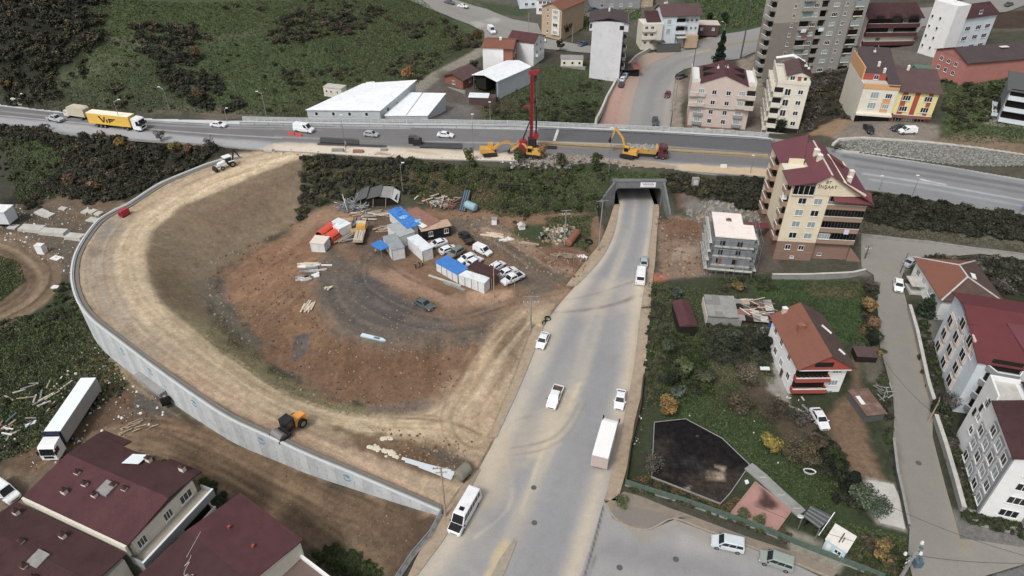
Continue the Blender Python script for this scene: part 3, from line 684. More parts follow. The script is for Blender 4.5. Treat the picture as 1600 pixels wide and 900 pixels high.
pave('pavement',[(775,683),(813,600),(837,540),(848,512)],[(764,683),(800,600),(822,540),(836,508)],M['pavement'])
pave('pavement',[(900,446),(932,412),(950,385),(961,355),(966,325),(968,319)],[(884,446),(918,404),(937,380),(950,350),(957,328),(960,319)],M['pavement'])
pave('pavement',[(946,780),(962,716),(974,662),(985,607),(993,560),(1002,482)],[(965,783),(983,716),(991,662),(1004,607),(1009,560),(1017,482)],M['pavement'])
pave('pavement',[(1003,478),(1008,445),(1012,415),(1015,390),(1019,360),(1022,330),(1022,319)],[(1017,478),(1019,445),(1023,415),(1025,390),(1027,360),(1030,330),(1029,319)],M['pavement'])
pave('pavement',[(947,786),(960,809),(984,823),(1015,827),(1052,810),(1096,825),(1165,851),(1245,880),(1300,903)],[(975,768),(1000,775),(1020,783),(1050,795),(1065,800),(1105,815),(1172,840),(1250,866),(1310,892)],mat('footway_brown','#877b6d',.95,var=.15,scale=.9,bump=.3,dirt=('#74695c',.7)))
sheet('paved_island',[P(x,y,.14)[:2]for x,y in[(955,798),(985,792),(1030,800),(1045,810),(1015,824),(985,820),(962,808)]],.142,lin('#7d776f'),[],.6)
mb=MB().use(M['kerb']);mb.prism([P(x,y,0)[:2]for x,y in[(803,843),(807,848),(795,880),(780,915),(760,915),(782,872)]],-.1,.14)
o=mb.build('traffic_island',M['kerb']);o['kind']='structure'
def rock(mb,x,y,z,r,rs=RS):
 """irregular stone of 12 faces"""
 k=5;a0=rs.rand()*6.28
 b=[(x+math.cos(a0+6.28*i/k)*r*(.75+.5*rs.rand()),y+math.sin(a0+6.28*i/k)*r*(.75+.5*rs.rand()),z-r*.3)for i in range(k)]
 t=[(x+(p[0]-x)*(.35+.4*rs.rand()),y+(p[1]-y)*(.35+.4*rs.rand()),z+r*(.4+.35*rs.rand()))for p in b]
 mb.hexa(b,t)
 # -- highway
def hwz(x,y):return np.full(np.shape(x),ZH)
hwN2=[(p[0],p[1]+.0,p[2])for p in hwN]
hl=lambda pts,w,c,f=.6,n=.3,o=.8:lay(pts,w,c,f,n,o,ZH)
ha=lambda pts,c,f=1,n=1,o=.8:are(pts,c,f,n,o,ZH)
hw_layers=[ha([(-100,150),(0,164),(200,183),(520,193),(1210,216),(1210,262),(1000,250),(700,232),(470,222),(300,214),(0,186),(-100,170)],'#6c6b6c',1,.4,1),ha([(-100,176),(0,186),(150,199),(300,214),(420,223),(470,236),(330,230),(200,220),(0,196),(-100,186)],'#96979a',1,.4,1),hl([(0,176),(150,190),(300,199),(500,203)],.8,'#8f9092',.4,.2,.7),hl([(225,190),(320,196),(480,199),(640,201)],.35,'#b4b4b2',.25,.1,.7),hl([(0,183),(150,196),(300,208),(440,216)],.5,'#a5a5a5',.3,.1,.8),hl([(-60,158),(100,176),(300,190),(500,194),(830,200),(1060,209),(1200,219)],2.4,'#b9bdc0',.4,.1,.95),ha([(450,222),(700,234),(1000,252),(1210,266),(1210,280),(1000,262),(700,251),(400,236),(420,226)],'#b3a694',.8,.6,1),ha([(430,226),(600,232),(720,240),(820,244),(820,256),(600,248),(420,238)],'#c4b7a5',1,1,.9),ha([(845,240),(1000,252),(1060,258),(1060,268),(1000,263),(840,254)],'#90806f',1,1,.9),ha([(1065,258),(1210,268),(1210,280),(1065,268)],'#b79f7c',1,1,.9),hl([(430,214),(600,220),(800,224),(830,226)],1.0,'#8f9090',.4,.2,.7),hl([(500,225),(600,229)],1.6,'#3a3a3d',.3,.1,.95),ha([(500,214),(560,217),(560,224),(500,220)],'#3c3c3f',.3,.1,.8),ha([(655,222),(722,224),(722,232),(655,230)],'#353538',.3,.1,.95),hl([(560,218),(660,222)],1.2,'#68655f',.4,.2,.8),hl([(830,221),(1000,227),(1200,240)],.6,'#b6aa92',.3,.2,.9),hl([(830,226),(1000,233),(1200,247)],1.6,'#86775f',.4,.3,.9),ha([(840,200),(1000,206),(1210,220),(1210,242),(1000,226),(840,219)],'#59595c',.6,.2,.95),hl([(640,236),(690,242)],1.5,'#a6835f',.8,.8,.6),hl([(590,240),(620,243)],1.4,'#95755a',.6,.6,.7),ha([(1300,232),(1600,280),(1800,312),(1800,380),(1600,336),(1365,298),(1300,290)],'#7c7e80',1,.3,1),hl([(1310,237),(1450,257),(1600,284),(1750,310)],2.4,'#9b9c99',.6,.4,.9),hl([(1320,247),(1450,270),(1600,296),(1750,322)],2.0,'#626264',.6,.2,.8),hl([(1340,262),(1450,279),(1600,306)],1.6,'#68686b',.5,.2,.7),hl([(1350,274),(1450,290),(1600,318)],1.0,'#9da1a4',.4,.2,.8),hl([(1360,283),(1450,298),(1600,327)],1.2,'#8d9194',.4,.2,.8),hl([(1440,284),(1475,292)],.8,'#c8c9ca',.4,.5,.7),]
ribbon('highway',hwN2,hwS,1300,64,hw_layers,lin('#7c7c7d'),.02,material=road_mat,gain=1.12)
FLATS.append((hw_poly,lambda x,y:np.full(x.shape,7.45),-.25))
def hwpt(px,py):return P(px,py,ZH)
mk=MB().use(M['white_paint'])
def mark(a,b,w,z):
 a,b=np.array(a[:2]),np.array(b[:2]);d=(b-a)/np.linalg.norm(b-a);n=np.array([-d[1],d[0]])*w/2
 mk.face([(*(a-n),z),(*(b-n),z),(*(b+n),z),(*(a+n),z)])
zf_h=ZH+.35
print("ROADS",_T.time()-_TS)
# -- underpass
TY=PORT_Y
M['portal']=mat('portal_concrete','#6e7273',.9,var=.16,scale=.5,bump=.2,dirt=('#4a4c4b',.7))
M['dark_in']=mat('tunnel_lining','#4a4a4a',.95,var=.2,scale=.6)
up=empty('underpass',(0.5*(tunL+tunR),TY,0),0,'grey concrete road underpass with flared wing walls beneath the highway','underpass')
def rel(o,root):
 o.location=Vector(o.location)-Vector(root.location);return o
w0,w1=tunL-.1,tunR+.1
mb=MB().use(M['portal']);mb.box(w0-.9,w1+.9,TY-.35,TY+.75,4.75,6.55);mb.box(w0-.95,w1+.95,TY-.5,TY+.8,6.553,6.75)
for sx in(w0,w1):
 s=1 if sx==w0 else-1
 mb.hexa([(sx,TY-.34,4.0),(sx,TY+.74,4.0),(sx+s*.02,TY+.74,4.0),(sx+s*.02,TY-.34,4.0)][::s],[(sx,TY-.34,4.745),(sx,TY+.74,4.745),(sx+s*.5,TY+.74,4.745),(sx+s*.5,TY-.34,4.745)][::s])
rel(mb.build('headwall',M['portal'],up),up)
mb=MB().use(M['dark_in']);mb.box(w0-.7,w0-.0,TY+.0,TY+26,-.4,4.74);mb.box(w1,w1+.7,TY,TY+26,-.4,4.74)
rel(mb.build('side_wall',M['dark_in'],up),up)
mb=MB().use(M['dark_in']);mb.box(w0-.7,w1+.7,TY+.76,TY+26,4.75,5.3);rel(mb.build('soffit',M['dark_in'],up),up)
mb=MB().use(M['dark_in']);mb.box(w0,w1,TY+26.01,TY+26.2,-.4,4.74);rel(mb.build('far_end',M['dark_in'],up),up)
lend,rend=P(932,330,0),P(1045,343,0)
for(sx,e,sg)in((w0-.05,lend,-1),(w1+.05,rend,1)):
 mb=MB().use(M['portal']);t=.5*sg
 mb.hexa([(sx,TY-.36,-.4),(e[0],e[1],-.4),(e[0]+t,e[1],-.4),(sx+t,TY-.36,-.4)],[(sx,TY-.36,6.7),(e[0],e[1],1.3),(e[0]+t,e[1],1.3),(sx+t,TY-.36,6.7)])
 rel(mb.build('wing_wall',M['portal'],up),up)
FLATS.append(([P(*q,0)[:2]for q in[(960,319),(931,331),(938,352),(958,350)]],.35,0));FLATS.append(([P(*q,0)[:2]for q in[(1029,319),(1046,343),(1046,352),(1026,352)]],.35,0))
bx=P(1002,292,5.9)[0];bx1=P(1027,294,5.9)[0]
bn=MB().use(mat('banner_white','#e4e2e6',.7,var=.04));bn.box(bx,bx1,TY-.60,TY-.56,5.15,6.45)
bo=bn.build('banner');bo.location=(0,0,0);tag(bo,'white printed banner hung on the right half of the underpass headwall','banner')
pr=MB().use(mat('banner_print','#7d7896',.7,var=.1))
for r_,(z0,h_)in enumerate(((6.1,.16),(5.75,.22),(5.4,.12))):
 x=bx+.5+.2*r_
 while x<bx1-.7:
  w=.12+.3*RS.rand();pr.box(x,x+w,TY-.606,TY-.602,z0,z0+h_);x+=w+.1
pr.build('print',None,bo)['kind']='stuff'
# -- retaining wall of precast panels round the ramp
rw=empty('retaining_wall',wallT[0][:2]+(0,),0,'long curved pale concrete retaining wall carrying the dirt ramp','retaining wall')
wp=resample(wallT,260)
mb=MB().use(M['wallcon']);strip_solid(mb,[tuple(p)for p in wp],-.5,-.06,lambda i:-wp[i][2]-3.2,-.1)
rel(mb.build('backing',M['wallcon'],rw),rw)
mb=MB().use(mat('coping','#c4c6c5',.9,var=.08,scale=.8));strip_solid(mb,[tuple(p)for p in wp],-.24,.1,-.1,.04)
rel(mb.build('coping',None,rw),rw)
seg=np.hypot(*(wp[1:,:2]-wp[:-1,:2]).T);cum=np.r_[0,np.cumsum(seg)]
pm=[mat('panel_a','#bcc2c5',.9,var=.07,scale=.8,dirt=('#93958f',.6)),mat('panel_b','#b4babe',.9,var=.07,scale=.8,dirt=('#8a8c86',.6)),mat('panel_c','#c2c8ca',.9,var=.07,scale=.8,dirt=('#9b9d98',.6))]
pmesh=[]
for m_ in pm:
 b_=MB().use(m_);w_=.768;c_=.16;b_.hexa([(-w_+c_,-.06,-.9),(w_-c_,-.06,-.9),(w_,-.06,-.9+c_),(w_,-.06,.9-c_),(w_-c_,-.06,.9),(-w_+c_,-.06,.9),(-w_,-.06,.9-c_),(-w_,-.06,-.9+c_)],[(-w_+c_,.07,-.9),(w_-c_,.07,-.9),(w_,.07,-.9+c_),(w_,.07,.9-c_),(w_-c_,.07,.9),(-w_+c_,.07,.9),(-w_,.07,.9-c_),(-w_,.07,-.9+c_)]);pmesh.append(b_.mesh('panel'))
def wall_at(s):
 x=np.interp(s,cum,wp[:,0]);y=np.interp(s,cum,wp[:,1]);z=np.interp(s,cum,wp[:,2])
 x2=np.interp(s+.4,cum,wp[:,0]);y2=np.interp(s+.4,cum,wp[:,1]);x1=np.interp(s-.4,cum,wp[:,0]);y1=np.interp(s-.4,cum,wp[:,1])
 return x,y,z,math.atan2(y2-y1,x2-x1)
np_=0;s=.8;j=0
send=cum[int(260*13.5/22)]
while s<send and np_<298:
 x,y,z,a=wall_at(s);gz=float(bil(HA,x,y));k=0;zt=z-1.0-(.9 if j%2 else 0)
 if j%2:put('panel',pmesh[j%3],rw,(x-rw.location.x,y-rw.location.y,z-.55),(0,0,a),(1,1,.5));np_+=1
 tops=[zt-1.82*q for q in range(6)]
 for zc in tops:
  if zc+.9<gz:break
  if np_>=298:break
  put('panel',pmesh[(j*7+k*3)%3],rw,(x-rw.location.x,y-rw.location.y,zc),(0,0,a));np_+=1;k+=1
 s+=1.55;j+=1
eb=mat('emblem_blue','#3f86ad',.7,var=.15,scale=3)
def wall_s(px,py):
 best=min(range(len(wp)),key=lambda i:(proj((wp[i][0],wp[i][1],wp[i][2]-2.2))[0]-px)**2+(proj((wp[i][0],wp[i][1],wp[i][2]-2.2))[1]-py)**2)
 return cum[best]
eme=MB().use(eb)
for a0,a1,r0 in((.4,2.9,.62),(3.4,6.0,.62),(.2,3.6,.28)):
 n=12
 for i in range(n):
  t0=a0+(a1-a0)*i/n;t1=a0+(a1-a0)*(i+1)/n;wd=.16*math.sin(math.pi*(i+.5)/n)+.05
  eme.raw([(math.cos(t)*(r0+q*wd),y_,math.sin(t)*(r0+q*wd))for t in(t0,t1)for q in(-.5,.5)for y_ in(.072,.09)],[(1,3,7,5),(0,4,6,2),(0,1,5,4),(2,6,7,3),(0,2,3,1),(4,5,7,6)])
em=eme.mesh('emblem')
for q,(px,py,dz)in enumerate([(236,583,-2.0),(304,630,-2.0),(407,695,-1.7),(546,751,-1.5),(190,548,-2.4)]):
 s=wall_s(px,py);x,y,z,a=wall_at(s)
 put('emblem',em,rw,(x-rw.location.x+0,y-rw.location.y,z+dz),(0,0,a))
mb=MB().use(mat('wall_drain','#77736b',.95,var=.2,scale=.7,dirt=('#75634e',.8)));strip_solid(mb,[tuple(p)for p in wp],-1.25,-.5,-.9,-.33)
o=mb.build('drain_channel');o['kind']='structure'
cb=MB().use(M['concrete']);c0,c1=G(222,603),G(262,632)
cb.beam((c0[0],c0[1],1.3),(c1[0],c1[1],1.3),1.3,.7);cb.beam((c0[0],c0[1],-.3),(c0[0]+.6,c0[1]-.4,1.0),.5,.5)
o=cb.build('culvert_slab');tag(o,'concrete ledge slab at the foot of the retaining wall above the gravel patch','slab')
cd=MB().use(mat('black_hole','#17140f',1,var=.1));cd.tube((c1[0]-.3,c1[1]-1.0,.2),(c1[0]+.9,c1[1]-.2,.2),.75,n=10);cd.build('culvert_mouth',None,o)
# -- other streets
def gsheet(name,pts,colr,layers=(),cell=.9,dz=.07,material=None,press=.3):
 w=G2(pts);o=sheet(name,w,dz,lin(colr),layers,cell,zf=H,material=material)
 FLATS.append((w,H,press*0-.0));return o
def gl(pts,w,c,f=.6,n=.3,o=.7):return('l',smooth_poly(G2(pts),4),lin(c),f,n,o,w)
def ga(pts,c,f=1,n=1,o=.8):return('a',G2(pts),lin(c),f,n,o)
gsheet('north_street',[(981,199),(982,197),(990,157),(1000,120),(1017,100),(1050,86),(1095,67),(1120,55),(1155,50),(1190,42),(1240,36),(1240,74),(1178,82),(1155,92),(1110,100),(1070,108),(1056,116),(1051,155),(1047,199)],'#8b8a88',[gl([(1010,200),(1018,150),(1040,110),(1090,85)],3,'#7e7e7f',1,.4,.6),gl([(1040,200),(1045,150),(1056,118)],1.6,'#9f978a',.6,.3,.7),gl([(1100,79),(1140,70),(1190,63)],1.6,'#8c8166',.4,.3,.95),gl([(1075,88),(1110,77)],1.4,'#a39a86',.4,.3,.8)])
gsheet('brick_footway',[(929,199),(930,197),(948,157),(967,120),(993,93),(1010,84),(1050,78),(1095,62),(1112,56),(1118,58),(1095,67),(1050,86),(1017,100),(1000,120),(990,157),(982,197),(981,199)],'#a08d80',[ga([(935,200),(950,160),(968,125),(985,125),(972,170),(968,200)],'#ab8578',.6,.5,.8),gl([(958,200),(968,160),(985,118)],.5,'#8e7a6c',.3,.2,.6)],dz=.12)
gsheet('upper_street',[(620,-20),(640,0),(700,25),(733,38),(757,50),(757,62),(783,63),(847,76),(905,82),(945,84),(945,74),(905,70),(850,60),(840,37),(800,30),(760,14),(713,0),(690,-20)],'#8c8a85',[ga([(735,35),(775,27),(785,32),(745,44)],'#a8a49b',.6,.3,.8),gl([(690,5),(760,35),(800,48)],3,'#85847f',1,.4,.6)],cell=1.4)
gsheet('upper_lane',[(870,22),(905,18),(960,22),(1000,8),(1000,14),(960,30),(905,26),(880,30)],'#7d7a73',cell=1.4)
gsheet('hill_street',[(1420,14),(1475,10),(1560,-14),(1650,-30),(1650,-10),(1575,18),(1545,22),(1470,36),(1440,42),(1428,60),(1418,58),(1422,36)],'#85847f',cell=1.4)
lane_lay=[gl([(1395,450),(1410,560),(1430,700),(1455,850)],5,'#7f7c75',1.5,.8,.5),gl([(1372,500),(1390,600),(1402,700),(1412,800)],.8,'#6f695d',.4,.4,.6),gl([(1425,520),(1455,650),(1490,790),(1510,860)],.9,'#92846d',.4,.4,.7),ga([(1385,440),(1410,440),(1400,460)],'#8a877f',.8,.6,.6)]
gsheet('lane',[(1346,366),(1450,377),(1525,387),(1640,402),(1640,412),(1530,397),(1475,402),(1440,402),(1418,410),(1409,432),(1412,455),(1420,487),(1430,525),(1447,605),(1457,645),(1457,683),(1472,741),(1489,802),(1500,842),(1530,845),(1640,862),(1640,885),(1600,882),(1540,900),(1540,960),(1440,960),(1425,900),(1418,871),(1421,828),(1402,755),(1395,698),(1397,645),(1395,620),(1385,580),(1375,542),(1372,492),(1365,430),(1346,418)],'#88857d',lane_lay,cell=.8)
def stone_pitch():
 m=bpy.data.materials.new('pitched_stone');m.use_nodes=True;nt=m.node_tree;n=nt.nodes;l=nt.links;b=n['Principled BSDF'];b.inputs['Roughness'].default_value=.95
 geo=n.new('ShaderNodeNewGeometry');vo=n.new('ShaderNodeTexVoronoi');vo.inputs['Scale'].default_value=2.7;l.new(geo.outputs['Position'],vo.inputs['Vector'])
 cr=n.new('ShaderNodeValToRGB');cr.color_ramp.elements[0].position=0;cr.color_ramp.elements[0].color=(*lin('#a3a39b'),1);cr.color_ramp.elements[1].position=.75;cr.color_ramp.elements[1].color=(*lin('#6a6b65'),1)
 l.new(vo.outputs['Distance'],cr.inputs[0]);hv=n.new('ShaderNodeMix');hv.data_type='RGBA';hv.blend_type='MULTIPLY';hv.inputs['Factor'].default_value=.5
 sp=n.new('ShaderNodeSeparateColor');l.new(vo.outputs['Color'],sp.inputs[0]);cb2=n.new('ShaderNodeCombineColor')
 for i in range(3):l.new(sp.outputs[0],cb2.inputs[i])
 l.new(cr.outputs[0],hv.inputs['A']);l.new(cb2.outputs[0],hv.inputs['B']);l.new(hv.outputs['Result'],b.inputs['Base Color'])
 bp=n.new('ShaderNodeBump');bp.inputs['Distance'].default_value=.2;bp.inputs['Strength'].default_value=.8;bp.invert=True;l.new(vo.outputs['Distance'],bp.inputs['Height']);l.new(bp.outputs[0],b.inputs['Normal'])
 return m
PT=[(1302,225),(1312,217),(1350,215),(1450,222),(1525,230),(1600,241),(1700,257)];PB=[(1304,229),(1325,236),(1352,238),(1417,247),(1500,260),(1600,273),(1700,290)]
top_w=resample([P(x,y,10.9)for x,y in PT],90);bot_w=resample([P(x,y,8.15)for x,y in PB],90)
V=top_w[:,None]*(1-np.linspace(0,1,12)[None,:,None])+bot_w[:,None]*np.linspace(0,1,12)[None,:,None]
i_=np.arange(89)[:,None]*12+np.arange(11)[None];F_=np.stack([i_,i_+12,i_+13,i_+1],-1).reshape(-1,4)
me=np_mesh('stone_slope',V.reshape(-1,3),F_[:,::-1],stone_pitch());o=bpy.data.objects.new('stone_slope',me);col.objects.link(o);o['kind']='structure'
FLATS.append(([tuple(q[:2])for q in top_w]+[tuple(q[:2])for q in bot_w[::-1]],lambda x,y:np.full(np.shape(x),8.3),-.1))
cp=MB().use(M['concrete_light']);strip_solid(cp,[tuple(q)for q in top_w],-.3,.35,-.5,.15);o=cp.build('slope_coping',None);o['kind']='structure'
kb=MB().use(M['concrete_light']);strip_solid(kb,[tuple(q)for q in bot_w],-.15,.1,-.4,.12);o=kb.build('slope_kerb',None);o['kind']='structure'
# -- rails, barriers, low walls
def rail_line(name,pts,zs,post_step,m,label,cat,group=None,r=.07,posth=1.1,n=160,post_r=.07):
 w=resample(pts,n);root=empty(name,tuple(w[0]),0,label,cat,group)
 for z in zs:
  mb=MB().use(m);strip_solid(mb,[tuple(q)for q in w],-r,r,z-r,z+r);rel(mb.build('rail',m,root),root)
 cu=np.r_[0,np.cumsum(np.hypot(*(w[1:,:2]-w[:-1,:2]).T))];mb=MB().use(m);s=0
 while s<cu[-1]:
  x,y,z=[float(np.interp(s,cu,w[:,k]))for k in range(3)];mb.box(x-post_r,x+post_r,y-post_r,y+post_r,z-.3,z+posth);s+=post_step
 o=rel(mb.build('post',m,root),root);o['kind']='stuff';return root
nrail=[p for p in hwN if p[0]<P(1206,214,ZH)[0]and p[0]>P(380,188,ZH)[0]]
mb=MB().use(M['concrete_light']);strip_solid(mb,nrail,-.35,.1,-.6,.16);o=mb.build('parapet_kerb');o['kind']='structure'
rail_line('guard_rail',[(p[0],p[1]+.0,p[2])for p in nrail],(.45,.8,1.15),2.0,mat('rail_white','#c3c8ca',.5,.3,var=.1),'long triple rail guard barrier along the far edge of the highway','guard rail',n=300,r=.09)
nr2=[(p[0],p[1]-2.6,p[2])for p in nrail]
rail_line('guard_rail',nr2,(.6,),4.0,M['steel'],'single beam crash barrier between footway and carriageway of the highway','guard rail',n=300,r=.12,posth=.7)
l0=P(1207,216,7.7)[0]
rr=[p for p in hwN if p[0]>l0]
mb=MB().use(M['concrete']);strip_solid(mb,[p for p in hwS],-.1,.2,-.5,.12);o=mb.build('highway_kerb');o['kind']='structure'
fl=[G(660,810),G(690,798)]
fp=[P(x,y,.15)for x,y in[(690,803),(672,836),(645,868),(622,902),(600,940)]]
fn=empty('handrail',fp[0],0,'grey steel handrail beside the footway at the near end of the retaining wall','handrail')
rs_=resample(fp,40)
for z in(.55,1.05):
 mb=MB().use(M['steel']);strip_solid(mb,[tuple(q)for q in rs_],-.06,.06,z-.06,z+.06);rel(mb.build('rail',None,fn),fn)
for i in range(0,40,4):
 mb=MB().use(M['steel']);mb.box(rs_[i][0]-.06,rs_[i][0]+.06,rs_[i][1]-.06,rs_[i][1]+.06,-.2,1.1);rel(mb.build('post',None,fn),fn)
mb=MB().use(M['concrete']);strip_solid(mb,[(q[0],q[1],0)for q in rs_],-.3,.3,-1.6,.2);o=mb.build('footway_edge_wall');tag(o,'low concrete edge wall under the grey handrail by the footway','wall')
def low_wall(pts,h,t,m,label,depth=.6,cat='wall',name='low_wall',cap=None,n=40):
 w=resample([G(*p)for p in pts],n);w[:,2]=np.convolve(np.pad(w[:,2],4,mode='edge'),np.ones(9)/9,mode='valid')
 mb=MB().use(m);strip_solid(mb,[tuple(q)for q in w],-t/2,t/2,-depth,h);o=mb.build(name);tag(o,label,cat)
 if cap:
  mb=MB().use(cap);strip_solid(mb,[tuple(q)for q in w],-t/2-.06,t/2+.06,h,h+.1);mb.build('coping',None,o)
 return o
low_wall([(1419,483),(1430,522),(1447,602),(1459,640)],1.1,.45,M['concrete'],'grey boundary wall right of the lane beside the conifer garden',cap=M['concrete_light'])
low_wall([(1459,655),(1474,700),(1490,755),(1502,800)],1.1,.5,M['concrete'],'lower boundary wall right of the lane in front of the white flats',cap=M['concrete_light'])
low_wall([(1394,690),(1400,740),(1408,775),(1418,825)],.8,.25,M['concrete_dark'],'dark low garden wall along the left side of the lane',cap=M['concrete'])
low_wall([(1205,436),(1260,436),(1330,433),(1350,428)],1.2,.35,M['concrete'],'grey block wall in front of the tall cream building',cap=M['concrete_light'])
low_wall([(1345,368),(1450,380),(1525,390),(1620,402)],.5,.3,M['concrete'],'long kerb wall below the scrub slope on the right',depth=.5)
low_wall([(930,198),(931,195),(948,157),(967,121),(993,93),(1015,80)],1.4,.5,M['concrete_light'],'pale parapet wall beside the brick footway north of the highway',cap=M['concrete_light'])
gf=[P(x,y,.15)for x,y in[(977,757),(1010,768),(1060,783),(1110,800),(1180,825),(1245,852),(1330,885),(1380,905)]]
gfw=resample(gf,41);gr_m=mat('fence_green','#54695c',.7,var=.12,scale=1.2,dirt=('#4a5048',.6))
gfe=empty('garden_fence',tuple(gfw[0]),0,'green panelled fence between the footway and the burnt playground','fence')
for i in range(40):
 a,b=gfw[i],gfw[i+1];mb=MB().use(gr_m);mb.beam((a[0],a[1],.75),(b[0]-(b[0]-a[0])*.03,b[1]-(b[1]-a[1])*.03,.75),.09,1.15);rel(mb.build('panel',None,gfe),gfe)
mb=MB().use(M['concrete']);strip_solid(mb,[tuple(q)for q in gfw],-.12,.12,-.5,.05);rel(mb.build('plinth',None,gfe),gfe)
gfs=[P(x,y,.14)for x,y in[(1017,482),(1013,530),(1004,600),(1000,640),(985,700),(977,757)]]
gw2=resample(gfs,40);mb=MB().use(mat('wall_brown','#4b3d31',.9,var=.2));strip_solid(mb,[tuple(q)for q in gw2[18:]],-.1,.1,-.5,1.0)
o=mb.build('low_wall');tag(o,'narrow dark brown wall between the roadside footway and the garden','wall')
print('ROADS2',_T.time()-_TS)
# -- BUILDINGS
def C_(n,c,**k):return mat(n,c,**k)
M['cream']=C_('cream_render','#dccfb2',var=.07,scale=.5,dirt=('#c6b692',.6))
M['tan_band']=C_('brown_band','#9b7f6b',var=.08,scale=.8)
M['brown_base']=C_('brown_base','#8d6f60',var=.1,scale=.6,dirt=('#7d665a',.6))
M['maroon_roof']=C_('maroon_sheet_roof','#7a3f45',rough=.6,var=.12,scale=.35,wave=('X',3.2),dirt=('#6b3a3e',.6))
M['maroon_roof_y']=C_('maroon_sheet_roof_y','#77404a',rough=.6,var=.12,scale=.35,wave=('Y',3.2),dirt=('#683a42',.6))
M['maroon_dark']=C_('maroon_shingle','#4d3132',rough=.9,wave=('Y',2.2),var=.22,scale=.25,bump=.3,dirt=('#3c2628',.9))
M['maroon_dark2']=C_('maroon_shingle_worn','#5c373b',rough=.9,wave=('Y',2.2),var=.2,scale=.25,bump=.3,dirt=('#4b3033',.9))
M['red_roof']=C_('red_tile_roof','#8a5745',rough=.85,var=.2,scale=.7,wave=('X',2.6),dirt=('#6e4a3d',.9))
M['red_dark']=C_('dark_tile_roof','#5f4a43',rough=.9,var=.2,scale=.6,wave=('X',2.6),dirt=('#4c403b',.8))  # darker, greyer tile, used on one side of each roof
M['red_roof2']=C_('deep_red_roof','#6f3438',rough=.8,var=.14,scale=.4,wave=('Y',2.6),dirt=('#6a3637',.7))
M['white_wall']=C_('white_render','#e3e4e4',var=.05,scale=.5,dirt=('#c9cac8',.5))
M['blue_white']=C_('cool_white_render','#ccd6de',var=.06,scale=.5,dirt=('#aeb9c0',.5))
M['grey_render']=C_('grey_render','#8f9194',var=.07,scale=.5,dirt=('#7c7e80',.5))
M['pinkish']=C_('pinkish_beige','#c6b5ab',var=.06,scale=.5,dirt=('#b3a298',.5))
M['ivory']=C_('ivory_render','#d6d0bf',var=.06,scale=.5,dirt=('#bcb6a4',.5))
M['apt_lo']=C_('taupe_render','#857d74',var=.06,scale=.3,dirt=('#756e66',.5))
M['apt_hi']=C_('pale_taupe_render','#a19b90',var=.06,scale=.3,dirt=('#938c81',.5))
M['apt_mid']=C_('grey_taupe_render','#94928c',var=.06,scale=.3)
M['frame']=C_('white_frame','#dadbd9',rough=.5,var=.03)
M['glass']=C_('dark_glass','#272b2f',rough=.15,var=.2,scale=1.1,spec=.6)
M['curtain']=C_('curtained_glass','#8d9c9d',rough=.25,var=.18,scale=2.5,spec=.5)
M['black_glass']=C_('black_glazing','#0f1012',rough=.12,var=.2,spec=.5)
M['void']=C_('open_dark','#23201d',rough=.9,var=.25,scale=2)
M['brick']=C_('brick_red','#8c5a49',rough=.9,var=.15,scale=2,dirt=('#7a4738',.6))
M['pink_wall']=C_('salmon_render','#b5756b',var=.08,scale=.5,dirt=('#9c655c',.6))
M['yellow_wall']=C_('yellow_render','#dccf86',var=.05,scale=.5)
M['red_wall']=C_('red_render','#a4483a',var=.06,scale=.6)
M['orange_wall']=C_('orange_render','#cf9a66',var=.05)
M['tan_wall']=C_('tan_render','#b59c80',var=.07,scale=.5,dirt=('#a5835f',.5))
M['sheet_white']=C_('white_sheet_metal','#eef3f6',rough=.45,var=.05,scale=.3,wave=('X',1.6),dirt=('#b9c0c2',.4))
M['sheet_wall']=C_('pale_sheet_wall','#c3ccd0',rough=.5,var=.05,scale=.4,wave=('X',1.8),dirt=('#a3abae',.5))
M['sheet_wall_y']=C_('pale_sheet_wall_y','#bcc6ca',rough=.5,var=.05,scale=.4,wave=('Y',1.8),dirt=('#a3abae',.5))
M['raw_white']=C_('pale_unpainted_wall','#d0d2d6',var=.07,scale=.25,dirt=('#b2b0ad',.6))
M['dark_roof']=C_('dark_brown_roof','#4b4041',rough=.85,var=.15,scale=.4,bump=.3,dirt=('#3d3536',.6))
M['brown_roof']=C_('brown_roof','#5a4444',rough=.85,var=.15,scale=.4,bump=.3,dirt=('#4a3a3a',.6))
WIN={}
def win_mesh(w,h,n,pane,frm='frame',sill=True):
 k=(round(w,2),round(h,2),n,pane,frm,sill)
 if k in WIN:return WIN[k]
 t=.075;mb=MB().use(M[frm])
 mb.box(-w/2,w/2,-.07,0,h/2-t,h/2);mb.box(-w/2,w/2,-.07,0,-h/2,-h/2+t)
 for i in range(n+1):
  x=-w/2+(w-t)*i/n;mb.box(x,x+t,-.07,0,-h/2+t,h/2-t)
 if sill:mb.box(-w/2-.08,w/2+.08,-.16,0,-h/2-.09,-h/2-.003)
 f=mb.mesh('window');pb=MB().use(M[pane]);pb.box(-w/2+t*.5,w/2-t*.5,-.035,-.002,-h/2+t*.5,h/2-t*.5)
 WIN[k]=(f,pb.mesh('pane'));return WIN[k]
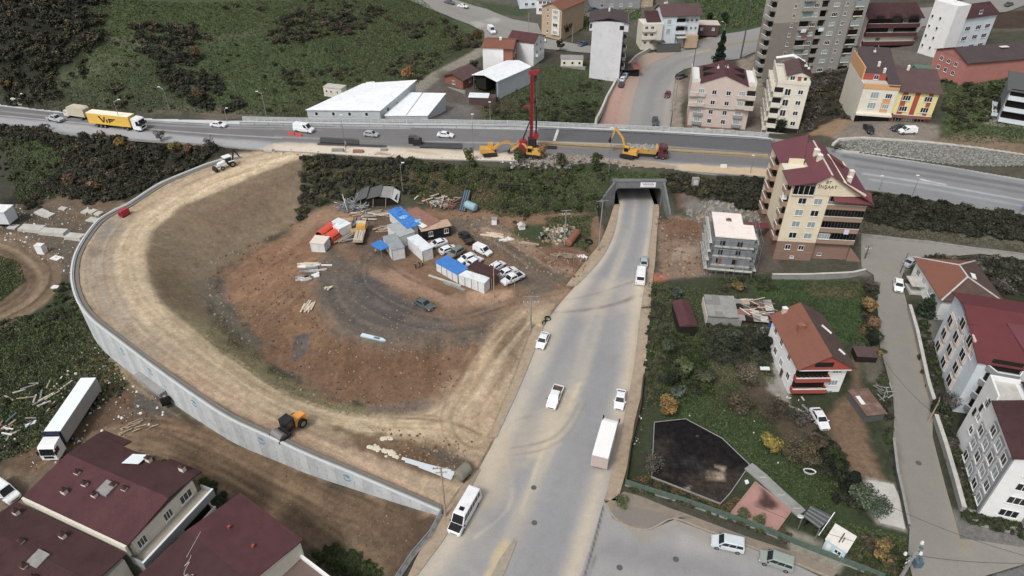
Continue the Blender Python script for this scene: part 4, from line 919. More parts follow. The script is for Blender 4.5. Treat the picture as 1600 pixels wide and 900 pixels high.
class Bld:
 def __init__(s,name,label,A,ang,W,D,z,cat='building',group=None):
  s.W,s.D=W,D;s.r=empty(name,(A[0],A[1],z),R(ang),label,cat,group)
 def box(s,part,x0,x1,y0,y1,z0,z1,m,parent=None):
  mb=MB().use(m if not isinstance(m,str)else M[m]);mb.box(x0,x1,y0,y1,z0,z1);return mb.build(part,None,parent or s.r)
 def org(s,face,off=0.0,lo=0.0):
  return{'f':((0,-off),0),'r':((s.W+off,0),math.pi/2),'l':((-off,s.D),-math.pi/2),'b':((s.W,s.D+off),math.pi)}[face]
 def fp(s,face,u,off=0.0):
  (ox,oy),a=s.org(face,off);return ox+math.cos(a)*u,oy+math.sin(a)*u,a
 def win(s,face,u,z,w=1.4,h=1.35,n=2,pane='glass',off=0.0,frm='frame',sill=True,name='window'):
  x,y,a=s.fp(face,u,off);f,p=win_mesh(w,h,n,pane,frm,sill)
  o=put(name,f,s.r,(x,y,z),(0,0,a));put('pane',p,o);return o
 def wins(s,face,us,zs,panes=('glass','curtain'),**k):
  for z in zs:
   for u in us:s.win(face,u,z,pane=panes[RS.randint(len(panes))],**k)
 def balc(s,face,u0,u1,z,dep=1.2,h=1.0,m='tan_band',cap='frame',off=0.0,back='void',room=None,glazed=None,name='balcony'):
  """slab, solid parapet, pale cap, back panel, dark by default in place of recess shade; glazed = fill above the parapet"""
  x,y,a=s.fp(face,u0,off);w=u1-u0;mb=MB().use(M[m]);t=.14
  mb.box(0,w,-dep,0,-.14,0);mb.box(0,w,-dep,-dep+t,.002,h);mb.box(0,t,-dep+t+.002,0,.002,h);mb.box(w-t,w,-dep+t+.002,0,.002,h)
  o=mb.build(name,None,s.r,loc=(x,y,z),rz=a)
  if cap:
   c=MB().use(M[cap]);c.box(-.04,w+.04,-dep-.04,-dep+t+.02,h+.003,h+.09);c.build('rail_cap',None,o)
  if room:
   b=MB().use(M[back]);b.box(.15,w-.15,-.03,-.004,.1,room);b.build('balcony_back',None,o)
  if glazed:
   n=max(2,int(w/.75));hh=2.72-h-.1;g=MB().use(M[glazed]);g.box(.1,w-.1,-dep+.06,-.1,h+.1,h+hh);go=g.build('glazing',None,o)
   f=MB().use(M['concrete_dark'])
   for i in range(n+1):
    xx=(w-.05)*i/n;f.box(xx,xx+.05,-dep+.0,-dep+.055,h+.1,h+hh)
   fo=f.build('glazing_bar',None,o);fo['kind']='stuff'
  return o
 def slope(s,part,pts,m,th=.16,parent=None):
  """roof plane through corner points, given thickness"""
  mb=MB().use(M[m]if isinstance(m,str)else m);b=[(p[0],p[1],p[2]-th)for p in pts]
  a=Vector(pts[1])-Vector(pts[0]);c=Vector(pts[-1])-Vector(pts[0])
  mb.hexa(b,pts);return mb.build(part,None,parent or s.r)
 def gable(s,x0,x1,y0,y1,z,h,axis='x',over=.45,m='red_roof',m2=None,ridge=.5,wall=None,zr=None):
  """two roof planes; axis = direction of the ridge"""
  m2=m2 or m;z2=z if zr is None else zr
  if axis=='y':
   xr=x0+(x1-x0)*ridge;a,b=y0-over,y1+over;ex=over*h/max(xr-x0,.1);ex2=over*(h+z-z2)/max(x1-xr,.1)
   s.slope('roof',[(x0-over,a,z-ex),(xr,a,z+h),(xr,b,z+h),(x0-over,b,z-ex)],m)
   s.slope('roof',[(xr+.005,a,z+h),(x1+over,a,z2-ex2),(x1+over,b,z2-ex2),(xr+.005,b,z+h)],m2)
   if wall:
    mb=MB().use(M[wall])
    for yy in(y0,y1-.2):mb.hexa([(x0,yy,z-.25),(x1,yy,z2-.25),(x1,yy,z2-.2),(xr,yy,z+h-.2),(x0,yy,z-.2)],[(x0,yy+.2,z-.25),(x1,yy+.2,z2-.25),(x1,yy+.2,z2-.2),(xr,yy+.2,z+h-.2),(x0,yy+.2,z-.2)])
    mb.build('gable_wall',None,s.r)
  else:
   yr=y0+(y1-y0)*ridge;a,b=x0-over,x1+over;ey=over*h/max(yr-y0,.1);ey2=over*(h+z-z2)/max(y1-yr,.1)
   s.slope('roof',[(a,y0-over,z-ey),(b,y0-over,z-ey),(b,yr,z+h),(a,yr,z+h)],m)
   s.slope('roof',[(a,yr+.005,z+h),(b,yr+.005,z+h),(b,y1+over,z2-ey2),(a,y1+over,z2-ey2)],m2)
   if wall:
    mb=MB().use(M[wall])
    for xx in(x0,x1-.2):mb.hexa([(xx,y0,z-.25),(xx,y0,z-.2),(xx,yr,z+h-.2),(xx,y1,z2-.2),(xx,y1,z2-.25)],[(xx+.2,y0,z-.25),(xx+.2,y0,z-.2),(xx+.2,yr,z+h-.2),(xx+.2,y1,z2-.2),(xx+.2,y1,z2-.25)])
    mb.build('gable_wall',None,s.r)
 def chimney(s,x,y,z,w=.9,h=1.2,m='ivory',cap='maroon_dark'):
  mb=MB().use(M[m]);mb.box(x-w/2,x+w/2,y-w*.35,y+w*.35,z-.6,z+h);o=mb.build('chimney',None,s.r)
  c=MB().use(M[cap]);c.hexa([(x-w*.6,y-w*.45,z+h+.003),(x+w*.6,y-w*.45,z+h+.003),(x+w*.6,y+w*.45,z+h+.003),(x-w*.6,y+w*.45,z+h+.003)],[(x-w*.1,y-w*.1,z+h+.35),(x+w*.1,y-w*.1,z+h+.35),(x+w*.1,y+w*.1,z+h+.35),(x-w*.1,y+w*.1,z+h+.35)]);c.build('chimney_cap',None,o);return o
 def bits(s,x0,x1,y0,y1,z,n,m='frame',name='roof_unit'):
  for i in range(n):
   x,y=x0+(x1-x0)*RS.rand(),y0+(y1-y0)*RS.rand();mb=MB().use(M[m]);mb.box(x-.3,x+.3,y-.2,y+.2,z,z+.45);mb.tube((x,y,z+.45),(x,y,z+1.1),.05,n=5);mb.build(name,None,s.r)
def solar(x,y,z,a,parent=None,label=None):
 """rooftop water heater: tank on a frame above a tilted panel"""
 mb=MB().use(M['glass']);mb.hexa([(-1,-.8,.1),(1,-.8,.1),(1,.8,.9),(-1,.8,.9)],[(-1,-.8,.16),(1,-.8,.16),(1,.8,.96),(-1,.8,.96)])
 return mb
ABC=lambda a,b,z:(P(*a,z),P(*b,z))
# -- 1. tall cream building with the gabled front
b=Bld('apartment_building','tall cream and brown apartment building with maroon gabled roof and gable lettering',(55.7,121.4),-6.0,18.5,20,1.2,group=None)
fz=[6.9+2.9*i for i in range(4)]
b.box('wall',0,9.4,0,20,5.3,19.2,'cream');b.box('wall',9.4,18.3,1.6,18,5.3,16.8,'cream')
b.box('base_wall',.02,9.42,-.06,20.02,-1.5,5.297,'brown_base');b.box('base_wall',9.43,18.35,.8,18.02,-1.5,5.297,'brown_base')
b.box('band',-.03,9.45,-.10,.2,2.6,2.75,'tan_band')
for i,z in enumerate(fz):
 for u in(3.3,7.0):b.win('f',u,z+.1,1.9,1.5,2,'glass' if(i+int(u))%3==0 else 'curtain')
for u in(2.9,6.2):b.win('f',u,3.9,1.35,1.25,2,'glass',off=.07)
b.win('f',4.6,1.3,1.0,.6,1,'curtain',off=.07);b.win('f',11.5,1.9,1.0,.6,1,'glass',off=-.78)
for i in range(4):
 z=5.45+2.9*i
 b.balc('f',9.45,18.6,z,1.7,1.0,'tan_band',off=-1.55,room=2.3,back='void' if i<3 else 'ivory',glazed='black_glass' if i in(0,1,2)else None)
b.win('f',10.9,7.25,2.6,1.4,4,'curtain',off=.18)
b.win('f',14.9,15.6,1.5,1.9,2,'curtain',off=-1.5);b.win('f',11.0,15.8,1.2,1.5,2,'glass',off=-1.5)
b.box('attic_wall',5.6,12.3,.0,14,19.203,20.4,'cream')
o=b.box('loggia_glazing',.35,5.4,-.28,-.03,17.4,19.3,'black_glass')
for i in range(5):b.box('glazing_bar',.35+1.25*i,.43+1.25*i,-.33,-.285,17.35,19.35,'frame',o)
b.box('loggia_sill',.2,5.5,-.42,.0,17.1,17.345,'ivory')
mb=MB().use(M['cream']);g=[(5.5,17.2),(12.4,17.2),(17.6,17.5),(17.6,17.9),(8.2,22.1),(5.5,20.4)]
mb.hexa([(x,-.10,z)for x,z in g],[(x,.25,z)for x,z in g]);mb.build('gable_wall',None,b.r)
b.slope('porch_roof',[(10.3,-1.2,16.55),(19.3,-1.2,16.25),(19.3,1.4,17.7),(10.3,1.4,17.7)],'maroon_roof')
b.slope('roof',[(-.9,-.7,19.5),(5.6,-.7,20.7),(5.6,6.5,20.7),(-.9,6.5,19.5)],'maroon_roof_y')
b.slope('roof',[(5.3,-.6,20.55),(8.2,-.6,22.35),(8.6,16.5,22.35),(5.3,16.5,20.55)],'maroon_roof_y')
b.slope('roof',[(8.2,-.6,22.35),(19.6,-1.3,16.3),(19.6,12.5,16.6),(13.5,16.8,19.2),(8.6,16.5,22.35)],'maroon_roof_y')
b.slope('roof',[(-.6,10.5,19.5),(5.3,10.5,20.9),(8.6,20.6,22.1),(-.6,20.6,19.5)],'maroon_roof_y')
b.slope('roof',[(8.6,16.4,22.3),(13.5,16.7,19.3),(14,20.6,19.0),(8.6,20.6,22.1)],'maroon_roof_y')
b.box('roof_terrace',.3,5.3,6.5,10.5,18.9,19.25,'ivory');b.box('terrace_wall',1.5,5.2,10.1,10.45,19.253,20.6,'cream');b.win('f',1.0,18.5,1.8,1.3,3,'glass',off=-9.9)
b.slope('ridge_cap',[(8.05,-.65,22.42),(8.45,-.65,22.42),(8.8,16.5,22.42),(8.4,16.5,22.42)],'pinkish',.1)
for x,y,z,w in((7.6,7.5,22.0,1.1),(7.6,10.2,22.0,1.2),(16.2,7.4,18.6,1.1),(14.0,2.9,19.3,1.0)):b.chimney(x,y,z,w,1.1,'ivory','ivory')
b.slope('roof_window',[(12.6,12.0,20.35),(16.2,12.0,18.5),(16.2,14.2,18.6),(12.6,14.2,20.45)],'maroon_roof',.5)
for i in range(5):
 z=5.45+2.9*i
 b.balc('l',17.4,19.9,z,1.25,1.0,'tan_band',room=2.2)
 b.balc('l',4.0,8.2,z,1.4,1.0,'tan_band',room=2.2)
b.box('satellite_screen',-1.35,-.15,.9,1.05,15.3,17.0,'white_wall')
b.box('laundry',15.2,16.4,-.34,-.26,8.1,9.3,mat('laundry_lilac','#d6c9e0',.9,var=.05))
b.box('awning',-5.2,.0,7.2,9.6,4.0,4.12,'maroon_roof');b.r.scale=(.825,.95,.93)
mb=MB().use(M['brown_base']);mb.hexa([(18.36,.2,-1.5),(22.4,.0,-1.5),(22.4,.5,-1.5),(18.36,.7,-1.5)],[(18.36,.2,4.4),(22.4,.0,.4),(22.4,.5,.4),(18.36,.7,4.4)]);mb.build('ramp_wall',None,b.r)
tm=mat('letter_brown','#5a4636',.7,var=.05)
for txt,x,z,sz in(('BY',8.15,20.15,1.0),('\u0130N\u015eAAT',8.15,19.0,1.05)):
 c=bpy.data.curves.new('lettering','FONT');c.body=txt;c.size=sz;c.align_x='CENTER';c.extrude=.04;c.space_character=1.15;c.materials.append(tm)
 t0=bpy.data.objects.new('tmp_text',c);col.objects.link(t0);bpy.context.view_layer.update()
 me=bpy.data.meshes.new_from_object(t0.evaluated_get(bpy.context.evaluated_depsgraph_get()));bpy.data.objects.remove(t0)
 t=bpy.data.objects.new('lettering',me);link(t,b.r);t['kind']='stuff';t.location=(x,-.15,z);t.rotation_euler=(math.pi/2,0,0)
 # -- 2. scaffolded building with white roof slab
M['raw_concrete']=mat('raw_concrete','#7f8489',.9,var=.1,scale=.8,dirt=('#6a6d70',.6));M['slab_pink']=mat('roof_membrane','#e6dbd4',.8,var=.06,scale=.5,dirt=('#d6c0b6',.6))
b=Bld('unfinished_building','half-built grey concrete block with bare white roof behind scaffolding',(41.4,117.6),-9,7.6,8.6,.8)
b.box('wall',0,7.6,0,5.0,-.5,8.8,'raw_concrete');b.box('wall',.1,5.6,5.0,9.3,-.5,8.78,'raw_concrete')
b.box('roof_slab',-.25,7.8,-.3,5.1,8.803,9.05,'slab_pink');b.box('roof_slab',-.25,5.8,5.103,9.6,8.803,9.05,'slab_pink')
for z in(1.9,4.1,6.4):
 b.box('floor_edge',-.1,7.75,-.35,-.003,z,z+.28,'concrete_light')
for u,z,w in((1.5,7.4,1.0),(4.9,7.4,1.0),(4.9,5.3,.9),(1.3,3.1,.9),(4.6,3.0,1.0),(4.4,1.0,.8),(1.4,5.2,.8)):
 o=b.box('opening',u-w/2,u+w/2,-.05,-.01,z-.6,z+.6,'void')
mb=MB().use(M['red_wall']);mb.box(1.35,1.9,-.12,-.06,2.5,3.6);mb.build('red_panel',None,b.r)
b.chimney(2.9,6.2,9.0,.9,.35,'tan_wall','brown_roof')
for z in(2.2,4.4,6.6):b.balc('r',.3,4.2,z,1.0,.9,'raw_concrete',cap='concrete_light')
for z in(2.2,4.4):b.balc('l',1.0,7.0,z,1.0,.5,'raw_concrete',cap='concrete_light')
sc_m=mat('scaffold_steel','#8e9699',.5,.4,var=.1)
sc=empty('scaffold',(41.4,117.6,.8),R(-9),'steel tube scaffold with planks around the half-built grey block','scaffold')
for face in('f','l','r'):
 n=6;ln=8.8 if face!='l' else 10.4
 for off in(.75,1.55):
  for i in range(n):
   u=-.6+ln*i/(n-1);x,y,a=b.fp(face,u,off);mb=MB().use(sc_m);mb.tube((x,y,-.8),(x,y,9.2 if face!='r' else 8.0),.045,n=5);mb.build('upright',None,sc)
 for z in(1.6,3.7,5.8,7.9):
  x0,y0,a=b.fp(face,-.8,.75);x1,y1,a=b.fp(face,ln-.5,.75);x2,y2,a=b.fp(face,-.8,1.5);x3,y3,a=b.fp(face,ln-.5,1.5)
  mb=MB().use(sc_m);mb.tube((x0,y0,z+.9),(x1,y1,z+.9),.04,n=5);mb.tube((x2,y2,z+.9),(x3,y3,z+.9),.04,n=5);mb.build('ledger',None,sc)
  if face=='l' or z<3:mb=MB().use(M['concrete_light']);mb.hexa([(x0,y0,z),(x2,y2,z),(x3,y3,z),(x1,y1,z)][::-1],[(x0,y0,z+.06),(x2,y2,z+.06),(x3,y3,z+.06),(x1,y1,z+.06)][::-1]);mb.build('plank',None,sc)
  # -- 3. white house with orange tile roof and red balconies
b=Bld('house','white three-storey house with orange tile roof and red front balconies',(46.6,82.3),1.0,8.5,12.2,.5)
b.box('wall',0,8.5,0,12.2,-1,6.9,'white_wall')
b.gable(0,8.5,-.9,12.2,7.0,2.6,'y',.55,'red_roof','red_dark',.5)
mb=MB().use(M['red_wall']);g=[(-.2,6.3),(8.7,6.3),(8.7,6.85),(4.25,9.35),(-.2,6.85)];mb.hexa([(x,-1.05,z)for x,z in g],[(x,-.6,z)for x,z in g]);mb.build('gable_wall',None,b.r)
b.box('attic_recess',2.2,5.2,-1.09,-1.053,6.95,7.9,'void');b.box('attic_floor',0,8.5,-1.0,0,6.0,6.29,'white_wall')
mb=MB().use(M['white_wall']);g=[(0,6.9),(8.5,6.9),(4.25,9.3)];mb.hexa([(x,12.0,z)for x,z in g],[(x,12.2,z)for x,z in g]);mb.build('gable_wall',None,b.r)
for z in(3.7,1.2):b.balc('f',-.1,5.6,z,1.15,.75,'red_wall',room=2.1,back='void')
for i in range(7):b.box('plant_pot',.3+.7*i,.6+.7*i,-1.0,-.7,4.5+.0,4.95,'void')
b.wins('f',(6.9,),(5.1,2.4),panes=('curtain',),w=1.5,h=1.2,n=3);b.win('f',6.2,.2,2.4,.9,4,'curtain')
b.win('f',2.0,.1,1.6,.9,2,'glass')
for u in(2.2,5.2,9.0):b.win('l',u,5.2,1.1,1.2,2,'glass')
for u in(1.5,4.0,7.0,10.4):b.win('l',u,2.3,1.25,1.4,2,'curtain' if u==7.0 else 'glass')
b.box('door',-.06,-.005,3.6,4.5,-.4,1.7,'brown_roof')
b.chimney(2.3,6.6,8.3,1.1,1.3,'brick','brick');b.chimney(1.5,12.0,8.0,.8,.9,'pinkish','frame')
for x0,y0,x1,y1 in((6.2,7.4,7.6,6.2),(7.0,1.8,7.8,1.0)):
 z0,z1=9.6-(x0-4.25)*.61,9.6-(x1-4.25)*.61;mb=MB().use(M['frame']);mb.beam((x0,y0,z0+.3),(x1,y1,z1+.3),.35,.12);mb.tube((x0,y0,z0-.1),(x0,y0,z0+.3),.05);mb.build('roof_unit',None,b.r)
 # -- 4. pale blue-white flats with deep red roof, right of the lane
b=Bld('apartment_building','pale blue-white flats right of the lane with deep red roof and hexagonal end balconies',(76.5,94.2),-106.0,17.0,15,1.0)
b.box('wall',0,9.2,0,15,-1.2,11.6,'blue_white');b.box('wall',9.203,17,0,15,-1.2,10.7,'blue_white')
for k,u0 in enumerate((3.2,7.6,12.2)):
 for i in range(3+(k>0)):
  z=2.2+2.85*i
  b.box('window_surround',u0-1.25,u0+1.25,-.34,-.003,z-1.0,z+1.25,'pinkish')
  b.win('f',u0,z+.1,2.1,1.8,2,'void',off=.345,sill=False)
for u in(5.3,10.0,14.0):b.win('f',u,9.6,1.1,1.2,2,'curtain')
b.gable(0,9.2,0,15,11.7,1.6,'y',.6,'red_roof2',None,.6,zr=12.6);b.slope('roof',[(9.3,-.5,12.5),(17.4,-.4,10.9),(17.4,7.5,10.9),(9.3,9.5,12.9)],'red_roof2')
b.slope('roof',[(8.6,5.0,13.0),(17.2,7.4,11.4),(17.2,15.5,11.6),(8.6,15.5,13.2)],'maroon_roof_y')
for i in range(4):
 z=.9+2.85*i;mb=MB().use(M['grey_render']);mb2=MB().use(M['frame']);pts=[(17,1.2),(18.6,2.2),(18.6,5.2),(17,6.2)]
 mb.hexa([(x,y,z)for x,y in pts],[(x,y,z+.15)for x,y in pts])
 for a_,c_ in zip(pts[:-1],pts[1:]):mb.beam((*a_,z+.6),(*c_,z+.6),.12,.9);mb2.beam((*a_,z+1.11),(*c_,z+1.11),.2,.1)
 o=mb.build('balcony',None,b.r);mb2.build('rail_cap',None,o)
 m3=MB().use(M['void']);m3.box(17.005,17.04,1.6,5.8,z+.2,z+2.3);m3.build('balcony_back',None,o)  # dark panel colours in the shade inside each balcony
b.box('end_wall',17.003,17.4,7.2,15,-1.2,10.8,'grey_render')
for i in range(3):
 for u in(8.6,10.9,13.2):b.win('r',u,2.5+2.9*i,.8,.8,1,'glass',off=.41)
mb=MB().use(M['frame']);mb.beam((10.2,9.4,14.0),(11.3,10.4,14.0),.5,.12);mb.tube((10.8,9.9,12.6),(10.8,9.9,14.0),.06);mb.build('satellite_dish',None,b.r)
# -- 5. house behind it with worn red hipped roof
b=Bld('house','white low house at the lane corner with worn red hipped roof',(81.3,113.7),-97.0,13.4,10.4,1.8)
b.box('wall',0,13.4,0,10.4,-1,4.9,'white_wall')
r0=[(-.6,-.6,4.9),(14,-.6,4.9),(14,11,4.9),(-.6,11,4.9)];rA,rB=(4.8,5.2,7.1),(8.8,5.2,7.1)
b.slope('roof',[r0[0],r0[1],rB,rA],'red_roof');b.slope('roof',[r0[1],r0[2],rB],'red_dark');b.slope('roof',[r0[2],r0[3],rA,rB],'red_dark');b.slope('roof',[r0[3],r0[0],rA],'red_roof')
for p,q in((r0[0],rA),(r0[1],rB),(r0[2],rB),(r0[3],rA),(rA,rB)):
 mb=MB().use(M['concrete_light']);mb.beam(Vector(p)+Vector((0,0,.08)),Vector(q)+Vector((0,0,.08)),.28,.14);mb.build('ridge_tile',None,b.r)
b.wins('f',(2.2,5.2,8.4),(3.0,),w=1.4,h=1.3,n=3);b.win('f',8.4,.6,1.2,1.4,2,'glass')
b.box('porch_roof',3.0,6.5,-2.4,-.003,2.5,2.7,'concrete_light');b.box('porch',3.2,6.3,-2.2,-.003,-1,1.0,'concrete_light')
mb=MB().use(M['frame']);mb.hexa([(7.0,6.4,6.9),(8.6,6.2,6.8),(8.7,7.0,6.6),(7.1,7.3,6.7)],[(7.0,6.4,7.0),(8.6,6.2,6.9),(8.7,7.0,6.7),(7.1,7.3,6.8)]);mb.build('roof_unit',None,b.r)
# -- 6. bright white flats, bottom right
b=Bld('apartment_building','bright white flats at the right edge with brown roof and five-storey bays of windows',(70.0,73.1),-106.5,15.0,12,.2)
b.box('wall',0,15,0,12,-1.2,12.4,'white_wall')
for k,(u0,n0)in enumerate(((5.6,3),(8.2,4),(10.9,4),(13.5,4))):
 for i in range(n0):
  z=1.7+2.75*i
  b.box('window_surround',u0-.95,u0+.95,-.2,-.003,z-1.0,z+1.1,'grey_render')
  b.win('f',u0,z+.1,1.55,1.5,2,'curtain' if(i+k)%2 else 'glass',off=.205)
for i in range(3):b.box('stair_opening',.1+1.0*i+.9,1.0+1.0*i+.7,-.05,-.01,6.2+1.9*i,7.6+1.9*i,'void')
b.win('f',3.0,10.4,1.2,1.2,2,'curtain');b.win('f',3.0,7.5,1.2,1.2,2,'curtain');b.win('f',3.0,4.7,1.2,1.2,2,'glass')
b.box('roof_terrace',.3,4.4,.25,3.6,12.403,12.6,'concrete_light')
for q in((-.0,4.6,0,.25),(-.0,.25,.253,4.0)):b.box('parapet',q[0],q[1],q[2],q[3],12.403,13.4,'white_wall')
b.slope('roof',[(4.6,-.5,12.4),(15.5,-.5,12.4),(15.5,6,14.4),(4.6,6,14.4)],'maroon_dark');b.slope('roof',[(-.2,4.2,13.0),(4.598,4.2,13.7),(4.598,12,14.2),(-.2,12,13.6)],'maroon_dark');b.slope('roof',[(4.6,6.01,14.4),(15.5,6.01,14.4),(15.5,12.5,12.4),(4.6,12.5,12.4)],'maroon_dark')
mb=MB().use(M['white_wall']);mb.hexa([(14.8,0,12.402),(14.8,12,12.402),(14.8,6,14.2)],[(15.0,0,12.402),(15.0,12,12.402),(15.0,6,14.2)]);mb.build('gable_wall',None,b.r)
b.box('corner_band',14.5,15.05,-.22,-.0,-1.2,12.3,'grey_render')
for i in range(4):
 b.win('r',3.2,1.6+2.75*i,2.4,1.4,3,'glass');b.balc('r',5.2,8.6,.6+2.75*i,1.0,.9,'grey_render',room=2.2)
b.box('forecourt',-1,16.5,-1.3,-.003,-1.0,.06,'concrete');b.box('forecourt',15.003,17,-.0,10,-1.0,.05,'concrete')
# -- 7. maroon-roofed terrace, bottom left (two steps of roof)
for nm,lab,A,W_,D_,zc in(('apartment_building','upper maroon-roofed block at lower left with a sunny parapet terrace',(-61.3,53.9),17.2,10.6,10.9),('apartment_building','lower maroon-roofed block in the bottom left corner with chimney pots',(-66.6,43.1),18.2,11.0,10.3)):
 b=Bld(nm,lab,A,-23.0,W_,D_,-1.7)
 up_=lab.startswith('upper');zt=zc+1.7
 b.box('wall',.2,W_-.2,.2,D_-.2,-1,zt-.9,'ivory')
 pm_='maroon_dark2' if up_ else 'maroon_dark'
 b.slope('roof',[(-.5,-.2 if up_ else-.5,zt-.2),(W_+.1,-.2 if up_ else-.5,zt-.2),(W_+.1,D_*.62,zt+.55),(-.5,D_*.62,zt+.55)],pm_)
 b.slope('roof',[(-.5,D_*.62+.01,zt+.55),(W_+.1,D_*.62+.01,zt+.55),(W_+.1,D_+.2,zt-.1),(-.5,D_+.2,zt-.1)],'maroon_dark')
 if up_:
  b.slope('roof',[(-.5,D_+.21,zt-.1),(4.6,D_+.21,zt-.1),(4.6,D_+1.5,zt-.5),(-.5,D_+1.5,zt-.5)],'maroon_dark')
  b.slope('roof',[(11.8,D_+.21,zt-.1),(W_+.1,D_+.21,zt-.1),(W_+.1,D_+1.3,zt-.5),(11.8,D_+1.3,zt-.5)],'maroon_dark')
  b.box('step_wall',-.3,W_+.1,-.5,-.22,zt-2.0,zt-.1,'ivory')
  b.slope('skylight',[(7.6,8.2,zt+.72),(9.6,9.0,zt+.6),(9.3,10.9,zt+.2),(7.3,10.1,zt+.3)],mat('roof_sheet_white','#e8f2f4',.5,var=.03),.06)
  b.box('attic_wall',W_-.195,W_-.0,.4,D_-.4,zt-3.0,zt-.42,'ivory')
  for u,w_ in((1.5,1.3),(5.6,1.3),(8.6,1.9)):b.win('r',u,zt-1.7,w_,1.4,3,'glass',off=.01)
  b.box('terrace',W_+.003,W_+1.9,-.3,D_+.3,zt-3.25,zt-3.0,mat('terrace_tile','#a79f91',.9,var=.1))
  for q in((W_+1.9,W_+2.1,-.5,D_+.5),(W_+.0,W_+1.897,D_+.303,D_+.5),(W_+.0,W_+1.897,-.5,-.303)):b.box('parapet',q[0],q[1],q[2],q[3],zt-3.5,zt-2.2,'grey_render')
  b.box('parapet_cap',W_+1.86,W_+2.14,-.5,D_+.5,zt-2.197,zt-2.1,'frame')
  b.box('wall',W_-.195,W_+1.2,0,D_,-1,zt-3.253,'ivory')
  for i,z in enumerate((zt-4.9,zt-7.7)):
   b.wins('r',(1.4,4.2),(z,),off=1.21,w=1.3,h=1.3);b.balc('r',5.8,10.4,z-1.1,1.0,1.0,'ivory',off=1.2,room=2.2)
 ch=((10.0,10.2,0),(3.3,4.9,0),(5.7,4.0,0),(9.3,5.3,0),(11.0,5.4,0),(8.2,3.3,0),(4.2,2.2,0),(15.2,10.8,0))if up_ else((9.7,9.8,0),(6.0,7.3,0),(9.2,5.2,0),(11.5,4.6,0),(1.5,9.9,0))
 for x,y,_ in ch:b.chimney(x,y,zt+.2,.75,.55,'ivory','maroon_dark')
 x_,y_=((8.9,4.6)if up_ else(9.9,6.5));b.slope('roof_hatch',[(x_-.9,y_-.9,zt+.55),(x_+.9,y_-.9,zt+.55),(x_+.9,y_+.9,zt+.75),(x_-.9,y_+.9,zt+.75)],'concrete',.3)
b=Bld('apartment_building','maroon-roofed block at the bottom edge with antenna wires and a walled terrace',(-44.2,44.0),-35.0,12.0,15.0,-1.2)
b.box('wall',.3,11.8,.3,14.7,-1,9.0,'ivory');b.gable(0,11.7,0,14.9,9.3,1.0,'x',.2,'maroon_dark','maroon_dark2',.5,wall='ivory')
b.box('wall',11.803,18.6,6.0,14.4,-1,6.2,'ivory');b.box('terrace',11.85,18.3,6.3,14.1,6.203,6.4,mat('terrace_brown','#6f5d56',.9,var=.1))
for q in((11.803,18.6,14.103,14.4),(18.3,18.6,6.0,14.1)):b.box('parapet',*q,6.203,7.0,'white_wall')
b.chimney(5.6,3.6,9.8,.9,.6,'concrete_light','concrete_light')
for u in(3.4,8.0):b.box('roof_vent',u,u+.3,10.6,10.9,9.9,10.3,'red_wall')
wr=MB().use(M['frame']);rs2=np.random.RandomState(3);p0=[5.4,3.9]
pts=[(5.6-2.6*t_+.35*math.sin(9*t_),3.7+1.5*t_+.5*math.sin(14*t_),10.2)for t_ in np.linspace(0,1,30)];wr.path(pts,.025,4);wr.path([(3.0,5.2,10.25),(1.6,8.2,10.55)],.02,4);wr.build('antenna_wire',None,b.r)
# -- 8. pinkish four-storey block north of the highway
b=Bld('apartment_building','pinkish beige four-storey block with white corner terraces north of the highway',(49.8,186.0),-11.5,17.2,12.5,2.2)
b.box('wall',.6,16.6,0,12.5,-1,8.0,'pinkish');b.box('wall',0,17.2,-.45,12.5,8.003,15.0,'pinkish');b.box('base_wall',.55,16.65,-.06,12.52,-1.2,2.4,'brown_base')
for u,pr_ in((2.9,'curtain'),(6.4,'glass'),(10.2,'glass'),(13.8,'curtain')):
 big=pr_=='curtain'
 for z in(1.3,4.1,6.8):b.win('f',u,z,1.7 if big else 1.2,1.6 if big else 1.3,3 if big else 2,pr_ if z>2 else 'curtain',off=.01 if z>2.5 else .07)
 for z in(9.7,12.6):b.win('f',u,z,1.7 if big else 1.2,1.6 if big else 1.3,3 if big else 2,pr_,off=.46)
 if big:
  for z in(3.1,5.8):b.balc('f',u-1.2,u+1.2,z,.7,.8,'grey_render',off=0)
  for z in(8.6,11.5):b.balc('f',u-1.2,u+1.2,z,.6,.8,'pinkish',off=.45)
mb=MB().use(M['pinkish']);g=[(2.6,15.0),(14.8,15.0),(8.9,17.4),(8.3,17.4)];mb.hexa([(x,-.44,z)for x,z in g],[(x,-.1,z)for x,z in g]);mb.build('gable_wall',None,b.r)
b.slope('roof',[(2.2,-.7,15.0),(8.6,-.7,17.6),(8.6,12.7,17.6),(2.2,12.7,15.0)],'maroon_dark2');b.slope('roof',[(8.605,-.7,17.6),(15.2,-.7,15.0),(15.2,12.7,15.0),(8.605,12.7,17.6)],'maroon_dark2')
for y_ in(3.6,8.4):
 b.box('roof_slot',3.0,6.8,y_,y_+.6,15.4,16.55,'void');b.box('roof_slot',10.4,14.2,y_,y_+.6,15.4,16.55,'void')
for x0,x1 in((.0,2.2),(15.2,17.2)):
 b.box('corner_terrace',x0+.15,x1-.15,-.3,12.3,15.003,15.12,'frame')
 for q in((x0,x1,-.45,-.303),(x0,x0+.147,-.3,12.5)if x0<1 else(x1-.147,x1,-.3,12.5)):b.box('parapet',*q,15.003,16.0,'ivory')
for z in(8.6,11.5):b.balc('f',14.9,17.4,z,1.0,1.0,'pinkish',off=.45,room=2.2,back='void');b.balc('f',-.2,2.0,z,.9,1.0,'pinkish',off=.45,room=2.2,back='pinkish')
for x,y in((6.8,6.6),(8.6,6.0),(9.4,6.9)):b.bits(x,x+.1,y,y+.1,17.0,1)
